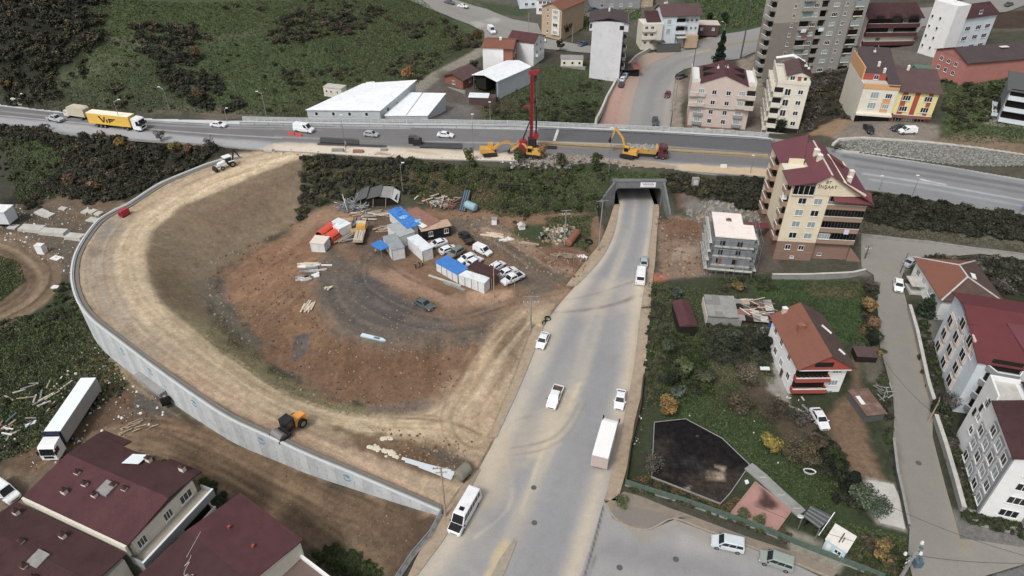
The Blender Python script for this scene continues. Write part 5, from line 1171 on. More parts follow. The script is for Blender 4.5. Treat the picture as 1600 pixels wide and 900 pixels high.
# -- 9. narrow cream tower beside it
b=Bld('apartment_building','narrow ivory tower block with stepped side balconies and brown roof',(70.4,177.9),-14.0,8.0,17,4.0)
b.box('wall',0,8,0,17,-1,15.6,'ivory');b.box('base_wall',-.04,8.04,-.3,1,-1,1.1,'red_wall')
b.balc('f',-.1,8.1,1.2,1.0,1.0,'ivory',room=2.4)
for i in range(4):
 z=5.0+2.9*i;b.win('f',6.2,z,1.3,1.2,2,'glass',frm='frame');b.win('f',3.0,z-.2,1.5,1.8,2,'glass')
 b.balc('f',-.6,1.9,z-1.3,.9,1.0,'ivory',room=2.2)
for k in range(4):
 for i in range(5):b.balc('l',2.0+3.8*k,4.8+3.8*k,2.2+2.75*i,1.2,1.0,'ivory')
for q in((-.1,8.1,-.1,.1),(-.1,.1,.103,17),(7.9,8.1,.103,3.0)):b.box('parapet',*q,15.603,16.6,'ivory')
b.box('attic_wall',2.6,7.9,1.5,12.4,15.603,17.6,'ivory');b.gable(2.3,8.2,1.3,12.5,17.6,1.2,'y',.3,'brown_roof','maroon_dark',.55,wall='ivory')
b.win('f',3.6,16.8,1.2,1.1,2,'glass',off=-1.48);b.box('door',4.9,5.8,1.44,1.49,15.65,17.6,'red_wall');b.win('f',6.8,16.8,.9,1.0,1,'glass',off=-1.48)
mb=MB().use(M['frame']);mb.hexa([(-.3,13.4,18.4),(4.2,14.1,19.3),(4.4,13.1,19.0),(-.2,12.7,18.2)],[(-.3,13.4,18.5),(4.2,14.1,19.4),(4.4,13.1,19.1),(-.2,12.7,18.3)]);mb.hexa([(4.2,14.1,19.3),(7.6,12.7,18.0),(7.2,12.1,17.9),(4.0,12.9,19.0)],[(4.2,14.1,19.4),(7.6,12.7,18.1),(7.2,12.1,18.0),(4.0,12.9,19.1)]);mb.build('canopy_sheet',None,b.r)
b.bits(6,7.6,4,9,18.6,3)
# -- 10. large taupe apartment slab at the top
b=Bld('apartment_building','very tall taupe apartment slab cut by the top edge with many balconies',(83.0,223.6),9.5,30.0,8,5.0)
b.box('wall',0,30.5,0,8,-3,17.6,'apt_lo');b.box('wall',0,30.5,0,8,17.603,40,'apt_hi')
for x0,x1,m1 in((17.0,21.8,'apt_mid'),(27.8,30.6,'apt_mid')):b.box('pilaster',x0,x1,-.5,-.003,-3,39.9,m1)
b.box('pilaster',22.0,26.0,-.25,-.003,-3,39.9,'apt_mid')
for k in range(12):
 z=1.9+2.95*k
 if z>36:break
 b.win('f',6.0,z,.9,1.2,2,'glass');b.win('f',13.2,z,1.7,1.2,3,('curtain','glass')[k%2])
 b.win('f',19.6,z,1.9,1.2,3,('glass','curtain','curtain')[k%3],off=.51);b.win('f',23.4,z,.95,1.2,2,'glass',off=.26)
 if k>0:
  b.balc('f',8.4,11.7,z-1.35,1.0,1.0,'apt_mid',room=2.5,back=('curtain','void')[k in(5,9,3)]);b.balc('f',14.7,17.0,z-1.35,.6,.9,'apt_mid',cap=None,room=2.6,back=('black_glass','void')[k%2])
 b.box('balcony_recess',26.1,29.4,-.56,-.503,z-.7,z+.9,('black_glass','curtain')[k in(1,5,7)]);b.box('balcony_sill',26.2,29.3,-.75,-.563,z-1.0,z-.72,'ivory')
 for u in(1.2,):b.balc('l',4.0,7.4,z-1.3,1.5,1.0,'apt_mid',room=2.2,back='void')
for x,z,c in((10.0,15.1,'#dcdde6'),(16.0,15.2,'#cfe0ea'),(10.6,13.4,'#8b4f4f')):b.box('laundry',x-.9,x+.9,-1.12,-1.06,z-.5,z+.6,mat('cloth_'+c[1:],c,.9))
# -- 11-13. upper right group
b=Bld('apartment_building','maroon and beige balcony-fronted block with arched dormers at the upper right',(120.0,239.5),3.0,18.6,12,8.0)
b.box('wall',0,18.6,0,12,-2,12.3,'pinkish');
for i in range(4):b.balc('f',.3,18.3,.4+2.95*i,1.1,1.15,'maroon_dark2',cap='pinkish',room=2.4,back=('void','ivory','void','glass')[i])
for i,u in enumerate((4.2,5.6,9.2,13.5,15.5)):b.win('f',u,2.0+2.95*(i%4),1.6,1.2,3,'glass',off=.02)
b.gable(0,18.6,-.8,12,12.4,3.0,'x',.5,'maroon_dark',None,.55,wall='pinkish')
for x in(3.4,9.3,15.2):
 mb=MB().use(M['maroon_dark']);n=8;r_=[(x-2.0*math.cos(math.pi*i/n),12.2+1.5*math.sin(math.pi*i/n))for i in range(n+1)]
 mb.hexa([(p,-1.5,q)for p,q in r_],[(p,1.8,q)for p,q in r_]);o=mb.build('dormer',None,b.r);m2=MB().use(M['void']);m2.box(x-1.4,x+1.4,-1.56,-1.51,12.0,13.0);m2.build('dormer_opening',None,o)
b=Bld('apartment_building','slim white tower with angled facade on the hill street corner',(141.0,225.7),22.0,19.0,9,11.0)
b.box('wall',0,19,0,9,-2,12.5,'blue_white');b.box('wall',-1.5,4.2,-.6,8,-2,16.5,'white_wall')
for i in range(3):b.wins('f',(7.4,12.2,16.4),(2.4+3.1*i,),w=2.3,h=1.4,n=3,panes=('glass',))
b.box('garage',1.0,3.8,-.66,-.61,-.8,2.2,'void');b.gable(4.2,19,0,9,12.6,2.4,'x',.6,'maroon_dark',None,.5,wall='blue_white')
b.win('f',10.8,13.5,1.4,1.2,2,'glass')
for i in range(4):
 for u in(2.0,5.0):b.win('l',u,2.4+3.1*i,.8,1.0,1,'glass',off=1.51)
b.bits(1,3,2,6,16.5,3)
b=Bld('house','long salmon-pink building with dark roof beyond the yellow striped block',(132.5,198.5),12.5,30,13,11.8)
b.box('wall',0,30,0,13,-2,6.6,'pink_wall');b.gable(0,30,0,13,6.7,2.4,'x',.5,'dark_roof',None,.5,wall='pink_wall');b.wins('l',(3,6,9),(2.2,4.8),w=1.2,h=1.2,panes=('glass',))
b.box('roof_unit',14,16.6,4.0,5.2,8.7,8.9,'ivory')
# -- 14. yellow / red striped terrace
b=Bld('apartment_building','terrace with cream left half and yellow and red striped right half',(91.6,174.2),-11.5,18.6,19,10.6)
b.box('wall',0,8.6,0,19,-1.5,9.9,'ivory');b.box('wall',8.603,18.6,.5,17,-1.5,8.8,'yellow_wall')
b.box('shop_front',.0,8.4,-.5,-.003,-.2,2.0,'black_glass');b.box('awning',-.2,8.7,-1.1,-.003,2.1,2.6,'ivory');b.box('base_wall',-.05,8.5,-.55,-.1,-1.5,-.203,'brick')
for x0,x1 in((10.0,11.3),(13.0,14.2),(16.3,17.3)):b.box('stripe',x0,x1,.44,.497,2.3,8.6,'red_wall')
b.box('stripe',5.5,7.4,-.06,-.003,3.0,6.6,'orange_wall');b.box('stripe',8.603,18.62,.43,.49,-1.5,2.2,'red_wall')
b.box('band',-.05,8.65,-.12,.3,9.0,10.3,'orange_wall')
for z in(4.6,7.4):b.win('f',3.2,z,2.0,1.7,3,'curtain');b.win('f',6.6,z,1.6,1.3,3,('glass','curtain')[z<5],off=.06)
for z in(4.2,7.1):b.win('f',11.2,z,1.9,1.4,3,'glass',off=-.43);b.win('f',16.4,z,1.9,1.4,3,'glass',off=-.43)
for u,w in((10.6,2.2),(13.2,2.2),(16.0,2.6)):b.win('f',u,.8,w,2.0,3,'curtain' if u==13.2 else 'glass',off=-.42)
b.box('terrace',.3,5.8,.2,4.0,9.903,10.0,'concrete_light');b.box('terrace_wall',.3,5.8,4.0,4.3,9.903,11.6,'red_wall');b.win('f',3.4,10.8,1.2,1.2,2,'glass',off=-3.98)
b.balc('f',9.0,18.3,2.3,1.1,.6,'brick',off=-.5);b.balc('f',13.9,18.3,2.3-3.2,1.8,.9,'brick',off=-.5)
b.slope('roof',[(.3,4.35,10.9),(8.8,4.35,10.9),(8.8,18,14.6),(.3,18,14.6)],'dark_roof');b.slope('roof',[(5.9,-.3,10.2),(8.85,-.3,10.2),(8.85,4.34,11.1),(5.9,4.34,11.1)],'dark_roof')
b.slope('roof',[(8.86,-.2,8.9),(19.2,-.2,8.9),(19.2,9.0,12.2),(8.86,9.0,12.2)],'brown_roof');b.slope('roof',[(8.86,9.01,12.2),(19.2,9.01,12.2),(19.2,17.6,9.5),(8.86,17.6,9.5)],'brown_roof')
b.slope('roof',[(.3,18.01,14.6),(8.8,18.01,14.6),(8.8,24,12.6),(.3,24,12.6)],'dark_roof');b.box('side_wall',-.003,.297,4.0,19,9.903,13.2,'orange_wall')
for x,y,z in((4.6,9.0,12.3),(5.6,6.2,11.5),(11.8,8.2,12.0)):b.chimney(x,y,z,.6,.9,'ivory','frame')
b.bits(1,8,15,18,14.0,3);b.box('car_shelter',14.4,18.6,10.4,13.4,9.0,11.9,mat('green_net','#557463',.8))
b=Bld('house','blue-grey balconied building cut by the right edge',P(1556,190,12)[:2],-30,16,12,12.0)
b.box('wall',0,16,0,12,-2,8.5,'grey_render')
for i in range(3):b.balc('f',.2,14,.8+2.9*i,1.6,.9,'blue_white',room=2.3,back='void')
b.balc('l',1,10,.8,1.4,.8,'blue_white',room=2.3);b.slope('roof',[(-.6,-.8,8.6),(16.6,-.8,8.6),(16.6,13,9.6),(-.6,13,9.6)],'concrete_dark')
# -- 15. plain tall pale building left of the north street
b=Bld('apartment_building','plain tall off-white windowless building beside the brick footway',(26.0,228.1),-6.5,10.6,12,3.2)
b.box('wall',0,10.0,0,12,-1.5,18.8,'raw_white')
for x0,x1 in((-.9,-.003),(10.003,11.6)):b.box('wall',x0,x1,.3,11.6,15.8,18.7,'raw_white');
b.box('opening',-.75,-.15,.24,.29,16.6,17.9,'void');b.box('opening',8.8,10.1,-.05,-.005,16.4,17.7,'void')
b.slope('roof',[(-1.2,-.4,18.9),(5.4,-.4,20.1),(5.4,12.4,20.1),(-1.2,12.4,18.9)],'dark_roof');b.slope('roof',[(5.405,-.4,20.1),(12,-.4,18.6),(12,12.4,18.6),(5.405,12.4,20.1)],'dark_roof')
for i in range(4):b.balc('r',3.5,8,2.5+3.1*i,1.1,1,'grey_render',room=2.2,back='void',off=.0)
b.chimney(5.2,8,20.1,.5,.8,'frame','frame')
b=Bld('house','dark open shed with rusty roof at the foot of the plain tall pale building',(38.5,231.5),10,5.5,5,3.0,cat='shed')
b.box('wall',0,5.5,1,5,-1,2.0,'void');b.slope('roof',[(-.3,.2,2.0),(3.4,.2,2.0),(3.4,5.2,2.6),(-.3,5.2,2.6)],'dark_roof');b.slope('roof',[(3.45,.2,2.1),(6,.2,2.1),(6,5.2,2.7),(3.45,5.2,2.7)],'brick')
# -- 16. villas at the top centre
b=Bld('house','pale blue-grey villa with curved brown roof beside the street bend',P(1031,73,5)[:2],6,14.0,10,5.5)
b.box('wall',0,5.4,0,10,-1,10.6,'blue_white');b.box('wall',5.403,14,.9,10,-1,10.6,'blue_white')
b.wins('f',(2.4,),(5.0,8.3),w=1.5,h=1.9,n=3,panes=('curtain',));b.wins('f',(9.5,11.2,12.9),(5.6,8.4),w=.9,h=1.1,panes=('glass',),off=-.89)
b.balc('f',5.0,8.6,7.2,.9,1,'blue_white',off=-.0,room=2.2,back='black_glass');b.balc('f',5.0,8.6,4.2,.9,1,'blue_white',off=-.0,room=2.2)
b.box('garden_wall',-2,7,-3.2,-2.9,-1.6,1.5,'concrete_dark');b.box('annex',9.0,13.6,-1.4,.897,-1,3.6,'tan_wall');b.box('annex_roof',5.5,9.0,-2.4,.8,3.0,3.2,'concrete_light')
b.gable(-.2,14.2,0,10,10.7,2.6,'x',.5,'brown_roof',None,.5,wall='blue_white');b.bits(2,4,4,8,13,2)
b=Bld('house','small cream three-storey house left of the pale villa',P(1001,75,5)[:2],4,7.4,8,5.3)
b.box('wall',0,7.4,0,8,-1,8.0,'ivory');b.wins('f',(1.4,3.6),(1.6,4.4,6.9),w=1.2,h=1.1,panes=('glass',));b.box('car_port',3.6,8.4,-2.6,-.003,2.2,2.4,'dark_roof')
for i in range(2):b.balc('f',-.2,4.8,3.0+2.7*i,.7,.8,'ivory')
b.slope('roof',[(2.0,2.5,8.1),(8,2.5,8.1),(8,9,10.6),(2.0,9,10.6)],'maroon_dark');b.box('parapet',-.1,7.5,-.1,.1,8.003,8.7,'white_wall')
b=Bld('house','low grey garage with flat roof behind the street lamp bend',P(1087,52,6.5)[:2],-4,8.5,6,6.6,cat='garage')
b.box('wall',0,8.5,0,6,-1,3.0,'brown_roof');b.box('roof',-.2,8.7,-.2,6.2,3.003,3.25,'pinkish');b.wins('f',(2.0,6.4),(1.6,),w=1.0,h=1.0,panes=('curtain',))
b=Bld('apartment_building','tan four-storey building with red tile roof at the top centre',(11.2,266.5),-34,8.6,17,6.8)
b.box('wall',0,8.6,0,17,-1.5,10.4,'tan_wall');b.gable(0,8.6,0,17,10.5,1.8,'y',.5,'red_roof',None,.5,wall='tan_wall')
for z in(1.9,4.6,7.3,9.5):b.win('f',2.6,z,.9,1.2,2,'glass');b.win('f',6.2,z,2.0,1.5,3,('glass','curtain')[int(z)%2])
b.box('bay',4.6,8.0,-.5,-.003,1.0,9.9,'ivory')
for z in(1.9,4.6,7.3,9.2):b.win('f',6.2,z,2.0,1.3,3,('glass','curtain')[int(z)%2],off=.51)
b=Bld('house','small red-roofed house with white end wall and brick front',(-9.6,226.6),-8,6.8,10.5,6.3)
b.box('wall',0,6.8,0,10.5,-1.5,8.0,'white_wall');b.box('brick_front',6.803,9.9,.4,10.2,-1.5,7.8,'brick');b.wins('r',(3,6.5),(2.2,5.2),w=1.2,h=1.2,off=3.12,panes=('curtain',))
b.slope('roof',[(-.4,-.4,8.05),(10.3,-.4,7.95),(10.3,5.2,9.2),(-.4,5.2,9.2)],'red_roof');b.slope('roof',[(-.4,5.21,9.2),(10.3,5.21,9.2),(10.3,11,8),(-.4,11,8)],'red_roof');b.chimney(5.2,4.9,9.1,.8,.7,'ivory','frame')
b=Bld('house','white house with maroon pitched roof behind the brick-fronted one',(-1.2,238.0),-26,9.5,9,6.6)
b.box('wall',0,9.5,0,9,-2,7.0,'white_wall');b.gable(0,9.5,0,9,7.1,1.9,'x',.4,'maroon_dark2',None,.4,wall='white_wall');b.wins('r',(2.5,5.6),(3.2,5.8),w=1.2,h=1.0,panes=('glass',));b.balc('r',1.5,6.5,2.0,.9,.8,'white_wall')
b=Bld('house','small brick house with brown hipped roof beside the dirt lane',(-21.6,215.8),-32,7.2,9,5.3)
b.box('wall',0,7.2,0,9,-1,3.4,'brick');b.gable(0,7.2,0,9,3.5,1.3,'y',.7,'brown_roof','brown_roof',.5,wall='brick');b.wins('r',(4.0,6.6),(1.9,),w=1.1,h=1.1,panes=('glass',));b.win('f',3.6,1.8,1.1,1.1,2,'glass');b.box('yard_wall',-3,9.5,-2.2,-1.9,-1.5,.8,'concrete')
b=Bld('open_shed','open-fronted steel shed with white sheet roof above the yard',(-4.6,206.6),52,17.0,9.5,4.1,cat='shed')
b.box('side_wall',0,17,-.1,.1,-.5,6.0,'sheet_wall')
for x in(0,5.6,11.3,16.9):
 for y in(0.25,9.4):b.box('post',x,x+.25,y,y+.25,-1,6.0,'concrete_dark')
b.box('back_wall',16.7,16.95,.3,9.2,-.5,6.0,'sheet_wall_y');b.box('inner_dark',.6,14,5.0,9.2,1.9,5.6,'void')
b.slope('roof',[(-.5,-.4,6.0),(17.4,-.4,6.0),(17.4,4.8,7.0),(-.5,4.8,7.0)],'sheet_white');b.slope('roof',[(-.5,4.81,7.0),(17.4,4.81,7.0),(17.4,9.9,6.0),(-.5,9.9,6.0)],'sheet_white')
b=Bld('shed','low brown shed with flat white roof in the warehouse yard',P(733,163,4.3)[:2],-5,8.2,3.4,4.2,cat='shed')
b.box('wall',0,8.2,0,3.4,-.5,2.3,'brown_roof');b.box('roof',-.2,6.0,-.2,3.6,2.303,2.5,'sheet_white')
b=Bld('warehouse','large white warehouse with broad sheet roof and row of dark windows',(-57.8,184.6),-1.5,20.6,15.0,5.6)
WD=[(0,0),(20.6,0),(28.5,17),(13.0,17)]
b.r['category']='warehouse'
mb=MB().use(M['sheet_wall']);mb.hexa([(x,y,-1)for x,y in WD],[(x,y,z)for(x,y),z in zip(WD,(4.0,4.0,6.6,5.4))]);mb.build('wall',None,b.r)
b.slope('roof',[(-.3,-.3,4.15),(20.9,-.3,4.15),(29.0,17.3,6.8),(12.6,17.3,5.6)],'sheet_white')
for u in(2.6,7.4,12.0,16.8):b.win('f',u,2.9,.9,1.1,1,'glass')
mb=MB().use(M['glass']);
for t_ in(.2,.45,.7,.85):
 x=20.6+7.9*t_;y=17*t_;mb2=MB().use(M['glass']);mb2.beam((x+.05,y-.3,3.0),(x+.35,y+.35,3.0),.1,.9);mb2.build('window',None,b.r)
b=Bld('warehouse','second white warehouse with flat sheet roof and seam line, right of the larger one',(-36.0,185.0),0,12.0,12,4.8,cat='warehouse')
WE=[(0,0),(12.0,0),(16.2,11.8),(3.4,12.6)]
mb=MB().use(M['sheet_wall']);mb.hexa([(x,y,-1)for x,y in WE],[(x,y,z)for(x,y),z in zip(WE,(2.9,2.9,4.9,4.9))]);mb.build('wall',None,b.r)
b.slope('roof',[(-.3,-.2,3.05),(12.2,-.2,3.05),(16.5,12.0,5.05),(3.2,12.8,5.05)],'sheet_white')
mb=MB().use(M['concrete']);mb.beam((6.0,0,3.12),(9.6,12.2,5.12),.2,.06);mb.build('roof_seam',None,b.r)
for lab,px,w,d,h in(('small white site cabin with two windows left of the large warehouse',(507,150),6.0,3.2,2.7),('low white container beside the large warehouse roof',(536,156),4.0,3.0,1.6)):
 p=G(*px);b=Bld('site_cabin',lab,p[:2],-16,w,d,p[2],cat='cabin');b.box('wall',0,w,0,d,-.3,h,'ivory');b.box('roof',-.12,w+.12,-.12,d+.12,h+.003,h+.15,'concrete_light')
 if h>2:b.wins('f',(1.0,2.5,4.6),(1.6,),w=.6,h=.8,n=1,panes=('glass',))
p=G(876,104);b=Bld('house','small white ruined hut in the field left of the tall pale building',p[:2],-4,7.5,4.5,p[2],cat='hut');b.box('wall',0,7.5,0,4.5,-.5,2.4,'ivory');b.box('roof',-.2,7.7,0,4.7,2.403,2.6,'concrete');b.wins('f',(1.2,4.0,6.4),(1.3,),w=.9,h=1.0,n=1,panes=('void',));b.box('plinth',-.3,8.5,-.6,-.1,-1.0,.3,'concrete')
for lab,px,w,d,h,m1,m2,ang in(('white flats with grey roof at the top edge left of the tan building',(812,14),14,12,9,'blue_white','concrete_light',5),('low white building at the very top left of the tan block',(838,22),8,7,6,'white_wall','concrete',-6),('grey-white long building on the top edge above the lane',(925,16),20,11,6,'grey_render','concrete_light',4),('brown-roofed house at the top edge beside the lane end',(968,14),14,9,4.5,'tan_wall','brown_roof',6)):
 p=G(*px);b=Bld('building',lab,p[:2],ang,w,d,p[2],cat='building');b.box('wall',0,w,0,d,-1.5,h,m1);b.gable(0,w,0,d,h+.05,1.6,'x',.4,m2,None,.5,wall=m1)
 b.wins('f',[w*k/5 for k in(1,2,3,4)],[1.8+2.8*i for i in range(int(h/2.9))],w=1.3,h=1.2,panes=('glass','curtain'))
 # -- VEHICLES AND MACHINES
def paintm(hexc,rough=.35,met=0.0):return mat('paint_'+hexc.lstrip('#'),hexc,rough=rough,metal=met,var=.04,scale=2,spec=.5,dirt=('#8d8478',.25))
M['carglass']=mat('car_glass','#1d2226',rough=.08,var=.1,spec=.7)
M['tyre']=mat('tyre_rubber','#1d1c1b',rough=.9,var=.15);M['rim']=mat('wheel_rim','#8e9092',.4,.6,var=.05)
M['lamp']=mat('headlamp','#d9dde0',.2,var=.02,spec=.7);M['tail']=mat('tail_lamp','#7e1c1c',.3,var=.05);M['black_pl']=mat('black_plastic','#1b1b1c',.7,var=.1)
M['plate']=mat('number_plate','#d5d6d2',.6,var=.02)
def wheel_mesh(r,w):
 k=('wheel',r,w)
 if k not in WIN:
  mb=MB().use(M['tyre']);mb.tube((0,-w/2,0),(0,w/2,0),r,n=14);t=mb.mesh('wheel')
  rb=MB().use(M['rim']);rb.tube((0,-w/2-.012,0),(0,w/2+.012,0),r*.58,n=10);WIN[k]=(t,rb.mesh('rim'))
 return WIN[k]
def add_wheels(root,pts,r,w=.2):
 t,rm=wheel_mesh(r,w)
 for x,y in pts:
  o=put('wheel',t,root,(x,y,r));put('rim',rm,o)
def quad_on(mb,a,b,c,d,u0,u1,v0,v1,off):
 """panel on the bilinear patch a,b (bottom) d,c (top), pushed out by off"""
 a,b,c,d=map(Vector,(a,b,c,d));n=(b-a).cross(d-a).normalized()*off
 f=lambda u,v:(a*(1-u)+b*u)*(1-v)+(d*(1-u)+c*u)*v+n
 i=n*.7
 q=[f(u0,v0),f(u1,v0),f(u1,v1),f(u0,v1)];mb.hexa([p-n-i*.0 for p in q],q)
SPEC={'sedan':dict(L=4.5,W=1.78,z0=.25,st=[(2.25,.70,.62),(2.1,.82,.72),(1.3,.88,.90),(.95,.89,.96),(-1.45,.89,.98),(-2.0,.86,.98),(-2.25,.76,.82)],gh=(1.15,.35,-1.0,-1.85),zr=1.45,sw=2,wx=(1.38,-1.35),r=.32),'hatch':dict(L=4.0,W=1.74,z0=.25,st=[(2.0,.70,.62),(1.88,.80,.74),(1.2,.86,.92),(.9,.87,.97),(-1.6,.86,1.0),(-1.95,.80,.98),(-2.0,.76,.8)],gh=(1.1,.35,-1.35,-1.93),zr=1.48,sw=2,wx=(1.25,-1.25),r=.31),'suv':dict(L=4.6,W=1.85,z0=.3,st=[(2.3,.76,.75),(2.15,.86,.9),(1.3,.92,1.05),(1.0,.92,1.08),(-2.0,.9,1.1),(-2.25,.86,1.08),(-2.3,.82,.85)],gh=(1.15,.45,-1.75,-2.25),zr=1.75,sw=3,wx=(1.42,-1.4),r=.36),'mpv':dict(L=4.3,W=1.82,z0=.28,st=[(2.15,.72,.72),(2.0,.84,.86),(1.35,.89,1.02),(1.05,.9,1.08),(-1.95,.9,1.12),(-2.12,.88,1.1),(-2.15,.84,.8)],gh=(1.3,.6,-2.0,-2.12),zr=1.82,sw=3,wx=(1.35,-1.35),r=.32),'panelvan':dict(L=4.4,W=1.84,z0=.28,st=[(2.2,.72,.72),(2.05,.84,.86),(1.4,.9,1.02),(1.1,.9,1.1),(-2.0,.9,1.12),(-2.17,.88,1.1),(-2.2,.84,.8)],gh=(1.35,.65,-2.05,-2.17),zr=1.85,sw=1,wx=(1.4,-1.4),r=.32),'bigvan':dict(L=5.6,W=2.0,z0=.35,st=[(2.8,.8,.85),(2.65,.92,1.05),(2.05,.98,1.25),(1.7,.99,1.35),(-2.6,.99,1.4),(-2.78,.98,1.4),(-2.8,.96,.9)],gh=(2.0,1.2,-2.68,-2.78),zr=2.45,sw=1,wx=(1.85,-1.8),r=.36),'minibus':dict(L=7.0,W=2.05,z0=.35,st=[(3.5,.82,.85),(3.35,.95,1.05),(2.8,1.0,1.25),(2.45,1.01,1.3),(-3.3,1.01,1.35),(-3.48,1.0,1.35),(-3.5,.98,.9)],gh=(2.4,1.65,-3.35,-3.48),zr=2.65,sw=6,wx=(2.4,-2.2),r=.37),'pickup':dict(L=5.2,W=1.86,z0=.35,st=[(2.6,.78,.8),(2.45,.88,.95),(1.6,.93,1.08),(1.3,.93,1.12),(-.75,.93,1.12),(-.8,.93,1.1)],gh=(1.45,.75,-.6,-.8),zr=1.78,sw=2,wx=(1.65,-1.55),r=.38),}
def car(kind,hexc,x,y,z,ang,label,cat,group=None,tilt=0,name=None,roofc=None,cargo=None,extras=()):
 s=SPEC[kind];L_,W_=s['L'],s['W'];pm=paintm(hexc)
 nm=name or{'sedan':'car','hatch':'car','suv':'car','mpv':'minivan','panelvan':'van','bigvan':'van','minibus':'minibus','pickup':'pickup_truck'}[kind]
 rt=empty(nm,(x,y,z),ang,label,cat,group)
 hw=W_/2;z0=s['z0'];mb=MB().use(pm);rings=[]
 for(xx,h,zb)in s['st']:
  h=h/.9*hw*1.0 if h>.9 else h;h=min(h,hw)
  rings.append([(xx,-h*.9,z0),(xx,-h,z0+.14),(xx,-h,zb-.16),(xx,-h*.93,zb),(xx,h*.93,zb),(xx,h,zb-.16),(xx,h,z0+.14),(xx,h*.9,z0)])
 mb.loft(rings)
 xf0,xf1,xr1,xr0=s['gh'];zr=s['zr'];zb=s['st'][3][2]-.04;wb,wt=hw*.93,hw*.78
 if kind in('bigvan','minibus','panelvan','mpv'):wt=hw*.86
 B=[(xf0,-wb,zb),(xf0,wb,zb),(xr0,wb,zb),(xr0,-wb,zb)];T=[(xf1,-wt,zr-.06),(xf1,wt,zr-.06),(xr1,wt,zr-.06),(xr1,-wt,zr-.06)]
 T2=[(xf1-.15,-wt*.85,zr),(xf1-.15,wt*.85,zr),(xr1+.12,wt*.85,zr),(xr1+.12,-wt*.85,zr)]
 mb.loft([B[::-1],T[::-1],T2[::-1]])
 if kind=='pickup':
  for yy in(-hw*.98,hw*.86):mb.box(-2.58,-.8,yy,yy+hw*.12,.5,1.1)
  mb.box(-2.6,-2.5,-hw*.98,hw*.98,.5,1.1);mb.box(-2.5,-.8,-hw*.9,hw*.9,.5,.72)
 mb.build('body',None,rt)
 g=MB().use(M['carglass']);quad_on(g,B[0],B[1],T[1],T[0],.06,.94,.12,.95,.012);g.build('windscreen',None,rt)
 g=MB().use(M['carglass']);quad_on(g,B[2],B[3],T[3],T[2],.1,.9,.2,.9,.012)
 if kind!='panelvan':g.build('rear_window',None,rt)
 n=s['sw']
 for side in(0,1):
  a,b_,c,d=(B[3],B[0],T[0],T[3])if side==0 else(B[1],B[2],T[2],T[1])
  for i in range(n):
   g=MB().use(M['carglass'])
   if kind in('panelvan','bigvan'):u0,u1=(.74,.93)if side==0 else(.07,.26)
   else:
    m_=.05 if kind in('minibus','mpv')else .1;w_=(1-2*m_)/n;u0=m_+i*w_+.012;u1=m_+(i+1)*w_-.012
   quad_on(g,a,b_,c,d,u0,u1,.16,.9,.012);g.build('side_window',None,rt)
 xf=s['st'][0][0];xb=s['st'][-1][0]if kind!='pickup' else-2.6
 for sg in(-1,1):
  h=MB().use(M['lamp']);h.box(xf-.22,xf-.02,sg*(hw*.74)-.14,sg*(hw*.74)+.14,s['st'][0][2]-.14,s['st'][0][2]+.02);h.build('headlight',None,rt)
  t=MB().use(M['tail']);t.box(xb-.02,xb+.1,sg*(hw*.78)-.1,sg*(hw*.78)+.1,.68,.9);t.build('tail_light',None,rt)
  w=MB().use(M['black_pl']if kind not in('sedan','hatch')else pm);w.box(xf0-.35,xf0-.15,sg*hw*1.0-.0 if sg>0 else-hw-.17,hw+.17 if sg>0 else-hw,zb,zb+.14);w.build('wing_mirror',None,rt)
 g=MB().use(M['black_pl']);g.box(xf-.06,xf+.012,-hw*.5,hw*.5,z0+.12,z0+.3);g.build('grille',None,rt)
 p=MB().use(M['plate']);p.box(xf+.005,xf+.03,-.25,.25,z0+.02,z0+.12);p.build('number_plate',None,rt)
 if kind=='pickup':
  b_=MB().use(M['black_pl']if cargo is None else mat('cargo_'+cargo[1:],cargo,.9,var=.3));b_.box(-2.5,-.82,-hw*.85,hw*.85,.723,.78 if cargo is None else .9);b_.build('load_bed',None,rt)
 if kind=='minibus':
  b_=MB().use(M['black_pl']);b_.box(.4,1.0,-.35,.35,zr-.02,zr+.06);b_.build('roof_hatch',None,rt);b_=MB().use(M['black_pl']);b_.hexa([(2.3,-.92,1.2),(3.36,-.86,1.0),(3.36,.86,1.0),(2.3,.92,1.2)],[(2.3,-.92,1.37),(3.36,-.86,1.13),(3.36,.86,1.13),(2.3,.92,1.37)]);b_.build('bonnet',None,rt)
 if kind=='bigvan' or kind=='mpv':
  pass
 add_wheels(rt,[(wx,sg*(hw-.1))for wx in s['wx']for sg in(-1,1)],s['r'])
 if tilt:rt.rotation_euler=(0,tilt,ang)
 return rt
def place(px,py,fx,fy,z=None,up=.7):
 """centre seen at px,py; the front lies toward fx,fy"""
 if z is None:
  g=G(px,py);zz=float(H(np.array([g[0]]),np.array([g[1]]))[0])
  for _ in range(3):
   a=P(px,py,zz+up);zz=float(H(np.array([a[0]]),np.array([a[1]]))[0])
  zz+=.05
 else:zz=z
 a=P(px,py,zz+up);b=P(fx,fy,zz+up)
 return a[0],a[1],zz,math.atan2(b[1]-a[1],b[0]-a[0])
def V(kind,hexc,c,f,label,cat='car',z=None,group=None,**k):
 x,y,zz,a=place(*c,*f,z=z);return car(kind,hexc,x,y,zz,a,label,cat,group,**k)
ZR,ZW=.03,ZH+.03
WHT,SIL='#dfe3e6','#a3aab0'
site='cars parked in the works yard'
V('sedan',WHT,(848,531),(842,545),'white sedan at the kerb beside the pole on the main road',z=ZR)
V('pickup',WHT,(867,620),(859,640),'white pickup with brown load bed driving toward the camera mid-road','pickup',z=ZR,cargo='#5b4638')
V('sedan',WHT,(969,623),(966,640),'white sedan parked just ahead of the white box truck',z=ZR)
V('minibus','#e3e5e8',(726,802),(709,832),'white minibus with black roof hatch parked by the left kerb','minibus',z=ZR)
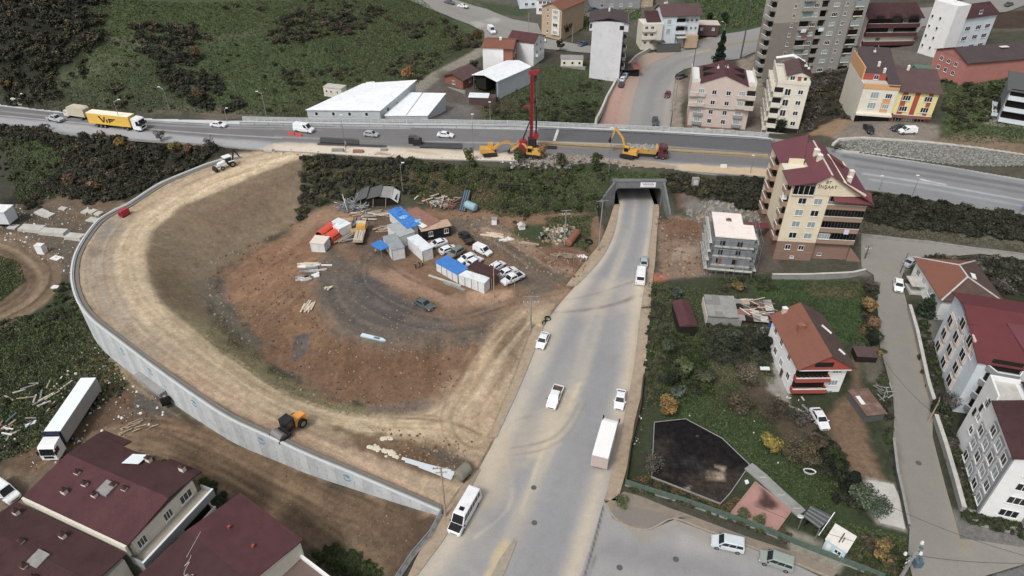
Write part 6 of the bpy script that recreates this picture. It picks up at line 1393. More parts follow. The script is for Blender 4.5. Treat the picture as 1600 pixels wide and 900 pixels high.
V('sedan',SIL,(1006,408),(1006,396),'silver sedan parked on the right in front of the white van below the underpass',z=ZR)
V('bigvan','#e6e8ea',(1001,431),(1002,420),'white van parked directly behind the silver sedan below the underpass','van',z=ZR)
V('mpv','#c4ced4',(1137,849),(1119,845),'silver-white minivan parked by the long footway at lower right','minivan',z=ZR)
V('mpv','#8d9991',(1213,876),(1192,869),'grey-green minivan parked rearmost by the long footway at lower right','minivan',z=ZR)
V('bigvan','#e2e6e8',(6,768),(22,779),'white van cut by the left edge near the maroon roofs','van')
V('hatch','#e4e7ea',(1404,445),(1405,459),'white hatchback parked on the lane beside the conifer garden')
V('sedan',SIL,(1424,408),(1433,402),'silver car half hidden behind the corner house on the lane')
V('sedan','#dcdedf',(1281,653),(1289,667),'white old sedan standing askew below the orange-roofed house')
V('sedan',WHT,(684,380),(672,384),'white sedan nosed in beside the black cabin, nearest the white containers',group=site)
V('hatch',WHT,(700,389),(713,384),'white hatchback second from the black cabin in the works yard',group=site)
V('suv','#74766f',(712,395),(701,402),'grey-brown estate car between two white cars in the works yard',group=site)
V('pickup','#26282b',(728,371),(720,362),'black pickup parked above the white cars near the black cabin','pickup',group=site,cargo='#3d3a36')
V('hatch',WHT,(730,403),(717,408),'white hatchback behind the blue-roofed container',group=site)
V('hatch',WHT,(742,408),(752,402),'white car half hidden behind the maroon-roofed container',group=site)
V('panelvan',WHT,(754,391),(767,397),'white panel van parked alone above the row in the works yard','van',group=site)
V('hatch',WHT,(777,415),(787,409),'white hatchback at the end of the maroon-roofed container',group=site)
V('sedan',WHT,(793,424),(805,419),'white sedan next to the white pickup in the works yard',group=site)
V('pickup',WHT,(801,435),(788,441),'white pickup with dark load bed at the yard corner','pickup',group=site)
V('sedan','#555c5f',(662,474),(673,480),'dark grey sedan alone on the black gravel')
V('pickup','#b5bcc0',(86,185),(99,188),'silver pickup with covered bed on the left end of the highway','pickup',z=ZH+.5,cargo='#a9b0b2')
V('sedan',WHT,(341,194),(352,195),'white sedan alone on the highway left of the tall lamp',z=ZH+.2)
V('bigvan','#dfe7ea',(475,202),(489,204),'white van on the highway in front of the large warehouse','van',z=ZW)
V('hatch',SIL,(580,209),(590,210),'silver hatchback on the highway below the second warehouse',z=ZW)
V('sedan',WHT,(696,210),(708,211),'white sedan on the highway left of the drilling rig',z=ZW)
V('hatch','#6e2a33',(1043,147),(1040,153),'dark red hatchback coming down the north street')
V('suv','#43474d',(1024,190),(1025,197),'dark car on the north street close to the highway')
V('suv','#33363a',(1065,119),(1074,117),'black car parked behind the pinkish block')
for i,(c_,f_,h_,t_)in enumerate((((981,110),(984,104),'#8b959d','farthest'),((977,117),(980,111),'#9fb0c0','second farthest'),((973,123),(976,117),'#c9d3dc','third'),((971,131),(974,125),'#3a3f46','nearest and darkest'))):
 V('hatch',h_,c_,f_,t_+' of the cars parked along the brick footway parapet',group='cars parked along the brick footway')
V('hatch',WHT,(1085,63),(1093,60),'white car at the street bend below the pale villa')
V('bigvan','#dfe3e6',(768,48),(773,53),'white van turning on the upper street near the red-roofed houses','van')
V('sedan','#33536b',(911,68),(900,72),'dark blue car parked left of the plain tall pale building')
V('hatch',WHT,(848,61),(852,66),'white car in front of the tan building')
V('sedan','#55595e',(702,3),(712,4),'dark car at the very top of the upper street')
V('sedan',WHT,(723,9),(733,10),'white car on the upper street by the top edge')
V('sedan','#2e4a5c',(928,14),(938,13),'dark teal car below the long grey building at the top edge')
V('mpv','#e6e8ea',(583,134),(593,133),'white minivan behind the large warehouse roof','minivan')
V('sedan','#23262a',(1358,200),(1364,207),'black sedan parked before the cream half of the striped terrace')
V('sedan','#28303f',(1406,199),(1394,200),'dark blue car hidden behind the white van by the striped terrace')
V('panelvan','#e6e9eb',(1418,204),(1404,204),'white panel van parked in front of the striped terrace','van')
V('sedan','#50555a',(1577,6),(1590,2),'grey car on the street in the top right corner')
V('suv','#2a2d31',(1265,133),(1272,137),'dark car in the shade at the foot of the taupe slab')
def truck_cab(rt,x1,hexc,W=2.4,Hc=2.9,z0=.75,Lc=2.1,dark=True):
 """cab-over cab with its front at x1"""
 pm=paintm(hexc);mb=MB().use(pm);h=W/2
 prof=[(x1,z0),(x1+.03,1.6),(x1-.22,Hc-.25),(x1-.6,Hc),(x1-Lc,Hc+.15),(x1-Lc,z0)]
 mb.hexa([(x,-h,z)for x,z in prof],[(x,h,z)for x,z in prof]);mb.build('cab',None,rt)
 g=MB().use(M['carglass']);g.hexa([(x1+.035,-h*.88,1.7),(x1+.035,h*.88,1.7),(x1-.19,h*.84,Hc-.35),(x1-.19,-h*.84,Hc-.35)],[(x1+.07,-h*.88,1.7),(x1+.07,h*.88,1.7),(x1-.15,h*.84,Hc-.35),(x1-.15,-h*.84,Hc-.35)]);g.build('windscreen',None,rt)
 for sg in(-1,1):
  g=MB().use(M['carglass']);g.box(x1-1.15,x1-.3,sg*h-(.0 if sg>0 else .02),sg*h+(.02 if sg>0 else 0),1.75,Hc-.5);g.build('side_window',None,rt)
  l=MB().use(M['lamp']);l.box(x1,x1+.05,sg*h*.75-.2,sg*h*.75+.2,z0+.1,z0+.35);l.build('headlight',None,rt)
  m_=MB().use(M['black_pl']);m_.box(x1-.1,x1+.1,sg*(h+.12)-.1,sg*(h+.12)+.1,1.8,2.5);m_.build('wing_mirror',None,rt)
 b=MB().use(M['black_pl']);b.box(x1-.02,x1+.05,-h*.6,h*.6,z0+.4,1.5);b.build('grille',None,rt)
def chassis(rt,x0,x1,z=.75,w=.9):mb=MB().use(M['black_pl']);mb.box(x0,x1,-w/2,w/2,z,z+.3);mb.build('chassis',None,rt)
x,y,z,a=place(946,690,957,650,z=ZR,up=1.8)
t=empty('box_truck',(x,y,z),a,'white box truck parked on the right side of the main road','truck')
chassis(t,-4.4,3.8);truck_cab(t,4.6,'#e2e4e6',2.3,2.5,.6,1.9)
mb=MB().use(mat('box_white','#e9e8e6',.5,var=.03,dirt=('#cfc9bf',.3)));mb.box(-4.6,2.6,-1.22,1.22,1.1,3.55);mb.build('cargo_box',None,t)
mb=MB().use(mat('box_dusty','#b9a7a0',.7,var=.06));mb.box(-4.66,-4.603,-1.18,1.18,1.15,3.5);mb.build('rear_door',None,t)
add_wheels(t,[(3.6,1.0),(3.6,-1.0),(-2.6,1.0),(-2.6,-1.0)],.45,.3)
x,y,z,a=place(112,652,78,703,up=2)
t=empty('articulated_lorry',(x,y,z),a,'white articulated lorry with long curtain trailer parked left of the wall','lorry')
chassis(t,-7,6.5,.8);truck_cab(t,7.6,'#e0e3e4',2.5,3.2,.6,2.3)
mb=MB().use(mat('trailer_top','#e3ecf0',.55,var=.03,scale=.5));mb.box(-7.2,4.7,-1.27,1.27,3.85,3.95);mb.build('roof',None,t)
mb=MB().use(mat('curtain_grey','#a9a7a3',.8,var=.06,scale=.6,wave=('X',1.2),dirt=('#8e8981',.6)));mb.box(-7.2,4.7,-1.25,1.25,1.2,3.847);mb.build('trailer_body',None,t)
mb=MB().use(mat('navy','#1d2440',.5));mb.box(4.703,5.15,-1.27,1.27,1.3,3.9);mb.build('front_bulkhead',None,t)
add_wheels(t,[(6.6,1.05),(6.6,-1.05),(3.2,1.0),(3.2,-1.0)]+[(q,s_)for q in(-3.2,-4.5,-5.8)for s_ in(1,-1)],.5,.32)
x,y,z,a=place(183,189,220,193,z=ZH+.3,up=2)
t=empty('articulated_lorry',(x,y,z),a,'articulated lorry with yellow trailer and dark red lettering on the highway','lorry')
chassis(t,-7.8,6.5,.8);truck_cab(t,8.0,'#e6eaec',2.5,3.5,.6,2.4)
ym=mat('trailer_yellow','#e3b41c',.6,var=.06,scale=.6,dirt=('#b99a3a',.4));mb=MB().use(ym);mb.box(-8.2,5.0,-1.27,1.27,1.15,4.0);mb.build('trailer_body',None,t)
mb=MB().use(mat('trailer_roof','#eee7cf',.6,var=.03));mb.box(-8.2,5.0,-1.27,1.27,4.003,4.1);mb.build('roof',None,t)
lm=mat('mark_maroon','#4a211c',.7,var=.1)
for q,pts in enumerate(([(-4.6,3.5),(-4.0,3.5),(-3.0,1.9),(-3.4,1.7)],[(-3.35,1.7),(-2.95,1.9),(-2.3,3.4),(-2.8,3.4)],[(-2.3,1.8),(-1.85,1.8),(-1.85,2.75),(-2.3,2.75)],[(-1.5,1.75),(-1.1,1.75),(-1.1,2.9),(-1.5,2.9)],[(-1.1,2.6),(.1,2.6),(.9,3.0),(-1.5,3.05)],[(-1.1,2.2),(-.2,2.25),(-.2,2.58),(-1.1,2.45)])):
 mb=MB().use(lm);mb.hexa([(px_,-1.276,pz_)for px_,pz_ in pts],[(px_,-1.30,pz_)for px_,pz_ in pts]);mb.build('lettering',None,t)
add_wheels(t,[(7.0,1.05),(7.0,-1.05),(3.6,1.0),(3.6,-1.0)]+[(q,s_)for q in(-3.4,-4.7,-6.0)for s_ in(1,-1)],.5,.32)
x,y,z,a=place(121,176,100,173,z=ZH+.4,up=1.6)
t=empty('covered_truck',(x,y,z),a,'beige tarpaulin-covered truck on the highway behind the yellow trailer','truck');chassis(t,-3.4,3.4)
truck_cab(t,4.0,'#dcd9cf',2.2,2.4,.6,1.6)
mb=MB().use(mat('tarpaulin_beige','#bfb69f',.9,var=.1,scale=.8));pr_=[(-3.4,1.0),(2.3,1.0),(2.3,3.3),(1.7,3.6),(-2.8,3.6),(-3.5,3.2)];mb.hexa([(q,-1.15,w)for q,w in pr_],[(q,1.15,w)for q,w in pr_]);mb.build('tarpaulin',None,t)
add_wheels(t,[(3.0,.95),(3.0,-.95),(-2.0,.95),(-2.0,-.95)],.42,.28)
# -- machines
YEL=mat('machine_yellow','#cf9a2c',.55,var=.08,scale=1,dirt=('#b98a35',.5));DRK=mat('machine_dark','#2a2a2b',.7,var=.15);ORG=mat('machine_orange','#e89a1f',.5,var=.06)
STL=mat('worn_steel','#8b8784',.5,.5,var=.15)
def tracks(rt,L_=3.6,w=.55,gap=1.35,h=.8):
 for sg in(-1,1):
  mb=MB().use(DRK);pr=[];n=7
  for i in range(n):t_=-math.pi/2+math.pi*i/(n-1);pr.append((L_/2-h/2+math.cos(t_)*h/2,h/2+math.sin(t_)*h/2))
  for i in range(n):t_=math.pi/2+math.pi*i/(n-1);pr.append((-L_/2+h/2+math.cos(t_)*h/2,h/2+math.sin(t_)*h/2))
  y=sg*gap;mb.hexa([(a_,y-w/2,b_)for a_,b_ in pr],[(a_,y+w/2,b_)for a_,b_ in pr]);mb.build('track',None,rt)
def excavator(x,y,z,a,label,joints,scale=1.0,turn=0.0):
 """joints: foot, elbow, tip, bucket end in the boom plane (forward, up)"""
 t=empty('excavator',(x,y,z),a,label,'excavator','yellow excavators on the roadworks strip');t.scale=(scale,)*3
 tracks(t)
 mb=MB().use(YEL);mb.hexa([(-2.5,-1.3,1.0),(1.2,-1.3,1.0),(1.2,1.3,1.0),(-2.5,1.3,1.0)][::1],[(-2.3,-1.25,2.05),(.3,-1.25,1.75),(.3,1.25,1.75),(-2.3,1.25,2.05)]);mb.build('engine_house',None,t)
 mb=MB().use(DRK);mb.tube((0,0,.7),(0,0,1.0),.8,n=12);mb.build('slew_ring',None,t)
 mb=MB().use(YEL);mb.hexa([(-.3,.25,1.2),(1.3,.25,1.2),(1.3,1.25,1.2),(-.3,1.25,1.2)],[(-.2,.32,2.85),(.9,.32,2.85),(.9,1.18,2.85),(-.2,1.18,2.85)]);o=mb.build('cab',None,t)
 mb=MB().use(M['carglass']);mb.hexa([(1.31,.33,1.5),(1.31,1.17,1.5),(.96,1.12,2.7),(.96,.38,2.7)],[(1.35,.33,1.5),(1.35,1.17,1.5),(1.0,1.12,2.7),(1.0,.38,2.7)]);mb.box(-.2,.9,1.24,1.27,1.6,2.6);mb.build('cab_window',None,o)
 f,e,tp,bk=joints
 for nm,p,q,w,h in(('boom',f,((f[0]+e[0])/2-(e[1]-f[1])*.12,(f[1]+e[1])/2+abs(e[0]-f[0])*.1),.5,.6),('boom_end',None,None,.4,.5),('stick',e,tp,.35,.42)):
  if nm=='boom':m_=q;mb=MB().use(YEL);mb.beam((p[0],-.25,p[1]),(m_[0],-.25,m_[1]),w,h);mb.beam((m_[0],-.25,m_[1]),(e[0],-.25,e[1]),w*.85,h*.8);mb.build('boom',None,t)
  elif nm=='stick':mb=MB().use(YEL);mb.beam((p[0],-.25,p[1]),(q[0],-.25,q[1]),w,h);mb.build('stick',None,t)
 mb=MB().use(STL);mb.tube((f[0]+.3,-.25,f[1]+.3),(m_[0],-.25,m_[1]-.3),.1);mb.tube((m_[0],-.25,m_[1]+.35),(e[0],-.25,e[1]+.3),.1);mb.build('hydraulic_ram',None,t)
 mb=MB().use(DRK);bx,bz=tp;ex,ez=bk;mb.hexa([(bx,-.75,bz),(ex,-.75,ez),(ex+.5,-.75,ez+.5),(bx+.35,-.75,bz+.2)],[(bx,.35,bz),(ex,.35,ez),(ex+.5,.35,ez+.5),(bx+.35,.35,bz+.2)]);mb.build('bucket',None,t)
 return t
p=P(981,246,ZH);q=P(950,240,ZH);a=math.atan2(q[1]-p[1],q[0]-p[0])
excavator(p[0],p[1],ZH+.4,a,'yellow excavator with raised boom beside the red-cabbed dump truck',((.9,1.6),(3.9,6.6),(4.7,3.9),(4.9,2.6)))
p=P(836,244,ZH);q=P(800,240,ZH);a=math.atan2(q[1]-p[1],q[0]-p[0])
excavator(p[0]-.8,p[1]-.5,ZH+.2,a,'yellow excavator with boom lowered, at the foot of the red drilling rig',((.9,1.5),(2.8,3.2),(5.6,.9),(5.9,.2)))
p=P(765,242,ZH);q=P(790,240,ZH);a=math.atan2(q[1]-p[1],q[0]-p[0])
excavator(p[0],p[1],ZH+.1,a,'leftmost yellow excavator on the pale roadworks strip, boom stretched right',((.9,1.5),(4.6,3.4),(6.8,1.3),(7.0,.3)))
p=P(826,240,ZH);RED=mat('rig_red','#97222e',.5,var=.1,dirt=('#7d2228',.4))
t=empty('drilling_rig',(p[0],p[1],ZH+.05),0,'tall red drilling rig mast standing on the highway roadworks','drilling rig')
tt=empty('undercarriage_frame');bpy.data.objects.remove(tt)
for sg in(-1,1):mb=MB().use(DRK);mb.box(-2.6,2.2,sg*1.6-.35,sg*1.6+.35,0,.9);mb.build('track',None,t)
mb=MB().use(RED);mb.box(-2.6,-.3,-1.4,1.4,1.0,3.0);mb.box(-2.2,-.7,-1.3,.2,3.003,3.9);mb.build('engine_house',None,t)
mb=MB().use(DRK);mb.box(-.2,1.7,-.9,.9,.9,4.2);mb.build('winch_frame',None,t)
mb=MB().use(mat('cab_orange','#d98a3a',.5));mb.box(-2.9,-1.4,1.0,2.0,.95,2.6);o=mb.build('cab',None,t)
hm=20.5;mb=MB().use(RED)
for sx in(-.38,.38):
 for sy in(-.38,.38):mb.beam((.6+sx,sy,1.2),(.6+sx*.85,sy*.85,hm),.16,.16)
for k in range(24):
 z0,z1=1.4+k*.78,1.4+(k+1)*.78
 for sy in(-.36,.36):mb.beam((.25,sy,z0),(.95,sy,z1),.07,.07)
 for sx in(.25,.95):mb.beam((sx,-.36,z0),(sx,.36,z1),.07,.07)
mb.box(.35,.85,-.2,.2,1.2,hm);mb.build('mast',None,t)
mb=MB().use(RED);mb.hexa([(-.4,-.35,hm-.2),(1.9,-.35,hm),(1.9,.35,hm),(-.4,.35,hm-.2)],[(-.2,-.3,hm+.7),(2.4,-.3,hm+1.0),(2.4,.3,hm+1.0),(-.2,.3,hm+.7)]);mb.build('mast_head',None,t)
mb=MB().use(DRK);mb.tube((1.75,-.1,.6),(1.75,-.1,12.5),.2,n=8);mb.build('kelly_bar',None,t);mb=MB().use(STL);mb.tube((1.75,-.1,12.5),(1.75,-.1,hm),.05,n=5);mb.tube((1.9,.1,4),(2.2,.0,hm+.4),.04,n=5);mb.build('hoist_cable',None,t)
mb=MB().use(DRK);mb.tube((-1.8,.5,3.0),(.3,.2,9.0),.12);mb.tube((-1.8,-.5,3.0),(.3,-.2,9.0),.12);mb.build('back_stay',None,t)
mb=MB().use(RED);mb.box(1.2,2.4,-.6,.5,4.2,5.5);mb.box(-1.3,.2,-.25,.25,12.3,12.6);mb.build('rotary_drive',None,t)
mb=MB().use(STL);mb.tube((1.75,-.1,.1),(1.75,-.1,1.9),.45,n=10);mb.build('auger',None,t)
x,y,z,a=place(1010,236,1050,239,z=ZH+.05,up=1.5)
t=empty('dump_truck',(x,y,z),a,'dump truck with dark red cab and yellow body heaped with rubble','dump truck');chassis(t,-4.8,3.6,.8)
truck_cab(t,5.2,'#5a1f2b',2.5,3.3,.6,2.2)
mb=MB().use(mat('body_yellow','#c99a3c',.6,var=.1,dirt=('#8f7a4a',.6)))
mb.hexa([(-5.0,-1.0,1.2),(2.4,-1.0,1.2),(2.4,1.0,1.2),(-5.0,1.0,1.2)],[(-5.3,-1.25,2.5),(2.6,-1.25,2.5),(2.6,1.25,2.5),(-5.3,1.25,2.5)])
mb.box(2.2,2.7,-1.25,1.25,2.503,3.1);mb.build('tipper_body',None,t)
rb=MB().use(mat('rubble_grey','#8b8d8c',.95,var=.3,scale=2));rs=np.random.RandomState(5)
for _ in range(60):rock(rb,-5+7.2*rs.rand(),-1+2*rs.rand(),2.5+.35*rs.rand(),.2+.3*rs.rand(),rs)
o=rb.build('rubble_load',None,t);o['kind']='stuff'
add_wheels(t,[(q,s_)for q in(4.2,2.6,-2.2,-3.6)for s_ in(1.0,-1.0)],.52,.34)
x,y,z,a=place(452,667,437,679,up=.9)
t=empty('road_roller',(x,y,z),a,'orange and black road roller with steel drum on the dirt ramp','road roller')
mb=MB().use(STL);mb.tube((2.0,-1.05,.78),(2.0,1.05,.78),.78,n=20);mb.build('drum',None,t,smooth=False)
mb=MB().use(DRK);mb.box(1.0,3.0,-1.28,-1.1,.5,.95);mb.box(1.0,3.0,1.1,1.28,.5,.95);mb.box(.7,1.1,-1.2,1.2,.5,1.0);mb.build('drum_frame',None,t)
mb=MB().use(ORG);mb.hexa([(-3.0,-.8,.8),(-.6,-.85,.8),(-.6,.85,.8),(-3.0,.8,.8)],[(-2.8,-.6,1.75),(-.7,-.75,2.0),(-.7,.75,2.0),(-2.8,.6,1.75)]);mb.build('engine_hood',None,t)
mb=MB().use(DRK);mb.box(-.55,.9,-.8,.8,.7,1.5);mb.box(-.6,1.0,-.9,.9,2.75,2.9)
for q in(-.55,.85):
 for s_ in(-.8,.8):mb.box(q,q+.1,s_-.05,s_+.05,1.5,2.75)
mb.build('cab',None,t);mb=MB().use(M['carglass']);mb.box(-.45,.88,-.77,.77,1.5,2.74);mb.build('cab_window',None,t)
add_wheels(t,[(-1.7,.95),(-1.7,-.95)],.78,.5)
x,y,z,a=place(355,256,343,260,up=.8)
t=empty('backhoe_loader',(x,y,z),a,'white backhoe loader at the top end of the dirt ramp','backhoe')
wm=paintm('#e2e6e6');mb=MB().use(wm);mb.hexa([(.5,-.5,.9),(2.4,-.45,.9),(2.4,.45,.9),(.5,.5,.9)],[(.5,-.5,1.9),(2.3,-.4,1.6),(2.3,.4,1.6),(.5,.5,1.9)]);mb.build('bonnet',None,t)
mb=MB().use(M['carglass']);mb.box(-1.0,.5,-.7,.7,1.2,2.6);mb.build('cab',None,t);mb=MB().use(wm);mb.box(-1.2,.7,-.85,.85,2.603,2.8);mb.build('cab_roof',None,t)
mb=MB().use(wm)
for s_ in(-.75,.75):mb.box(-1.6,-.1,s_*1.2-.2,s_*1.2+.2,1.5,1.62);mb.beam((.4,s_,1.3),(2.9,s_,.5),.14,.2)
mb.build('fender',None,t);mb=MB().use(DRK);mb.hexa([(2.9,-1.1,.1),(3.6,-1.1,.1),(3.3,-1.1,.9),(2.9,-1.1,.9)],[(2.9,1.1,.1),(3.6,1.1,.1),(3.3,1.1,.9),(2.9,1.1,.9)]);mb.build('front_bucket',None,t)
mb=MB().use(DRK);mb.beam((-1.5,0,1.0),(-2.3,0,3.9),.25,.35);mb.beam((-2.3,0,3.9),(-3.4,0,1.6),.22,.28);mb.build('backhoe_arm',None,t);mb=MB().use(wm);mb.beam((-1.9,.5,1.6),(-2.4,.5,.2),.15,.2);mb.build('stabiliser',None,t)
add_wheels(t,[(-.9,.95),(-.9,-.95)],.72,.4);add_wheels(t,[(1.7,.85),(1.7,-.85)],.5,.3)
x,y,z,a=place(194,333,207,326,up=.6)
t=empty('generator',(x,y,z),a,'red generator box on the outer edge of the dirt ramp','generator');mb=MB().use(mat('gen_red','#b02838',.5,var=.08));mb.hexa([(-1.1,-.6,.25),(1.1,-.6,.25),(1.1,.6,.25),(-1.1,.6,.25)],[(-1.0,-.5,1.5),(1.0,-.5,1.5),(1.0,.5,1.5),(-1.0,.5,1.5)]);mb.build('housing',None,t);mb=MB().use(DRK);mb.box(-1.15,-1.08,-.3,.3,.6,1.1);mb.box(-.9,.9,-.5,.5,0,.247);mb.build('vent',None,t)
x,y,z,a=place(30,159,40,160,z=ZH+.5,up=1);t=empty('caravan',(x,y,z),a,'small pale caravan half hidden by scrub at the far left verge','caravan');mb=MB().use(M['ivory']);pr_=[(-1.8,.5),(1.6,.5),(1.9,1.2),(1.5,2.3),(-1.5,2.3),(-1.9,1.4)];mb.hexa([(q,-1,w)for q,w in pr_],[(q,1,w)for q,w in pr_]);mb.build('body',None,t);mb=MB().use(M['glass']);mb.box(-.8,.6,-1.02,-1.003,1.4,1.9);mb.build('window',None,t);add_wheels(t,[(0,.9),(0,-.9)],.32)
# -- WORKS YARD AND CLUTTER
def gp(px,py):return G(px,py)
def hz(x,y):return float(H(np.array([x]),np.array([y]))[0])
def box_thing(name,label,cat,pts,zr,h,wallm,roofm,over=.08,group=None,z=None,roof_t=.12):
 """cabin from the three seen roof corners: near-left, near-right, far-right (pixels at roof level)"""
 zg=z
 a,b,c=[P(*q,zr)for q in pts[:3]]
 ang=math.atan2(b[1]-a[1],b[0]-a[0]);W=math.hypot(b[0]-a[0],b[1]-a[1]);D=abs(-(c[0]-a[0])*math.sin(ang)+(c[1]-a[1])*math.cos(ang))
 o=empty(name,(a[0],a[1],zr-h),ang,label,cat,group)
 mb=MB().use(M[wallm]if isinstance(wallm,str)else wallm);mb.box(0,W,0,D,-.6,h-roof_t);mb.build('wall',None,o)
 mb=MB().use(M[roofm]if isinstance(roofm,str)else roofm);mb.box(-over,W+over,-over,D+over,h-roof_t+.003,h);mb.build('roof',None,o)
 return o,W,D
def addbox(o,part,x0,x1,y0,y1,z0,z1,m):mb=MB().use(M[m]if isinstance(m,str)else m);mb.box(x0,x1,y0,y1,z0,z1);return mb.build(part,None,o)
M['cab_white']=mat('cabin_white','#e0e4e6',.6,var=.06,scale=.8,wave=('X',2.4),dirt=('#a5a098',.5));M['cab_roof']=mat('cabin_roof','#d9e0e5',.5,var=.08,scale=.6,dirt=('#a09c95',.6))
M['blue_tarp']=mat('blue_tarpaulin','#2b78c8',.6,var=.12,scale=1.2,bump=.4,bscale=3,dirt=('#4b8fd0',.6));M['orange_tarp']=mat('orange_tarpaulin','#d8482a',.65,var=.1,scale=1.5,bump=.4,bscale=3)
M['rust']=mat('rusty_sheet','#8c6253',.8,var=.2,scale=1.2,dirt=('#a78474',.6));M['wood']=mat('weathered_wood','#a3917b',.9,var=.25,scale=2.5);M['wood_pale']=mat('pale_planks','#cdbfa8',.85,var=.15,scale=2)
M['navy_cab']=mat('dark_cabin','#24272e',.6,var=.12,wave=('X',2.2));M['steel_blue']=mat('blue_grey_steel','#5b7284',.6,.2,var=.15)
cg='white site containers in the works yard'
def frames(o,W,D,h,m='concrete_dark',n=3):
 for i in range(n+1):
  x=W*i/n;addbox(o,'corner_post',x-.05,x+.05,-.04,-.003,-.5,h-.14,m)
ZS=2.4
o,W,D=box_thing('site_container','white walled container with pale blue-white roof in front of the black cabin','container',[(660,392),(676,386),(652,366)],5.0,2.6,'cab_white','cab_roof');frames(o,W,D,2.6,n=1)
o,W,D=box_thing('site_container','white container with grey roof beside the blue awning','container',[(612,391),(632,386),(612,366)],5.0,2.6,'cab_white',mat('roof_grey','#9aa3a8',.6,var=.08,wave=('X',2.4),dirt=('#85827c',.6)));frames(o,W,D,2.6,n=1)
o,W,D=box_thing('site_container','grey-roofed cabin behind the two white containers','container',[(624,370),(648,362),(632,343)],5.0,2.5,'cab_white',mat('roof_grey2','#a3a9a8',.6,var=.1,dirt=('#8a867d',.6)))
o,W,D=box_thing('cabin_row','cabin row roofed with crumpled blue tarpaulin','cabin',[(637,356),(655,350),(630,322)],5.1,2.6,'cab_white','blue_tarp',.3)
for i in range(9):
 mb=MB().use(M['blue_tarp']if i%3 else mat('tarp_pale','#7fb2d9',.6,var=.1));x,y=W*RS.rand(),D*RS.rand();mb.hexa([(x,y,2.6),(x+1.4,y+.2,2.6),(x+1.2,y+1.3,2.6),(x-.2,y+1.0,2.6)],[(x+.2,y+.1,2.75),(x+1.1,y+.3,2.9),(x+1.0,y+1.1,2.7),(x,y+.8,2.8)]);mb.build('tarpaulin_fold',None,o)
o,W,D=box_thing('cabin_row','low cabin row with white and rust coloured sheet roof strips','cabin',[(661,357),(687,345),(664,318)],5.0,2.5,'navy_cab','rust',.15)
for i in range(4):addbox(o,'roof_sheet',.0,1.3,D*i/4+.1,D*(i+1)/4-.1,2.503,2.58,('frame','ivory','concrete_light','frame')[i])
o,W,D=box_thing('site_cabin','black-walled cabin with peeling tan roof and two white windows','cabin',[(659,361),(704,352),(698,343)],4.9,2.6,'navy_cab',mat('peeling_roof','#b89880',.85,var=.2,scale=1.5,dirt=('#8d7566',.7)),.2)
for u in(.30,.84):
 f,p_=win_mesh(.95,1.15,2,'glass');w_=put('window',f,o,(W*u,-.005,1.45),(0,0,0));put('pane',p_,w_)
o,W,D=box_thing('awning','bright blue tarpaulin awning beside the grey-roofed container','awning',[(595,391),(609,384),(600,372)],4.7,2.2,'cab_white','blue_tarp',.1,roof_t=.1)
bpy.data.objects.remove([q for q in KIDS[o.name]if q.name.startswith('wall')][0]);KIDS[o.name]=[q for q in KIDS[o.name][1:]]
for x in(.05,W-.05):
 for y in(.05,D-.05):addbox(o,'post',x-.05,x+.05,y-.05,y+.05,-.4,2.09,'steel')
o,W,D=box_thing('site_container','long white container covered with a bright blue tarpaulin sheet','container',[(681,409),(715,428),(729,417)],4.4,2.5,'cab_white','blue_tarp',.2);frames(o,W,D,2.5,n=4)
o,W,D=box_thing('site_container','long white-roofed container joined to the blue-covered one','container',[(716,429),(757,442),(766,434)],4.3,2.6,'cab_white','cab_roof',.08);frames(o,W,D,2.6,n=4)
o,W,D=box_thing('shade_roof','maroon sheet roof over the parking place behind the white container','shade roof',[(730,417),(768,434),(780,423)],4.5,2.6,'void','maroon_dark',.1);
bpy.data.objects.remove([q for q in KIDS[o.name]if q.name.startswith('wall')][0]);KIDS[o.name]=KIDS[o.name][1:]
for x in(.1,W*.5,W-.1):
 for y in(.1,D-.1):addbox(o,'post',x-.06,x+.06,y-.06,y+.06,-.6,2.47,'steel')
o,W,D=box_thing('site_container','small white hut with dusty pink roof at the left of the works yard','container',[(484,379),(506,381),(511,369)],4.7,2.5,'cab_white',mat('roof_pinkish','#d9c9bc',.8,var=.08),.1);addbox(o,'door',.9,1.7,-.05,-.004,-.2,1.9,'frame');addbox(o,'tyre',W,W+.3,.3,1.0,-.4,.3,'tyre')
o,W,D=box_thing('site_container','tall white container with dark door panels behind the orange shelters','container',[(529,350),(539,344),(532,338)],5.0,2.5,'cab_white','cab_roof');
o,W,D=box_thing('site_container','white-and-grey container standing slantwise beside the orange shelters','container',[(520,353),(530,358),(539,344)],4.9,2.4,'cab_white','cab_roof');frames(o,W,D,2.4,n=3)
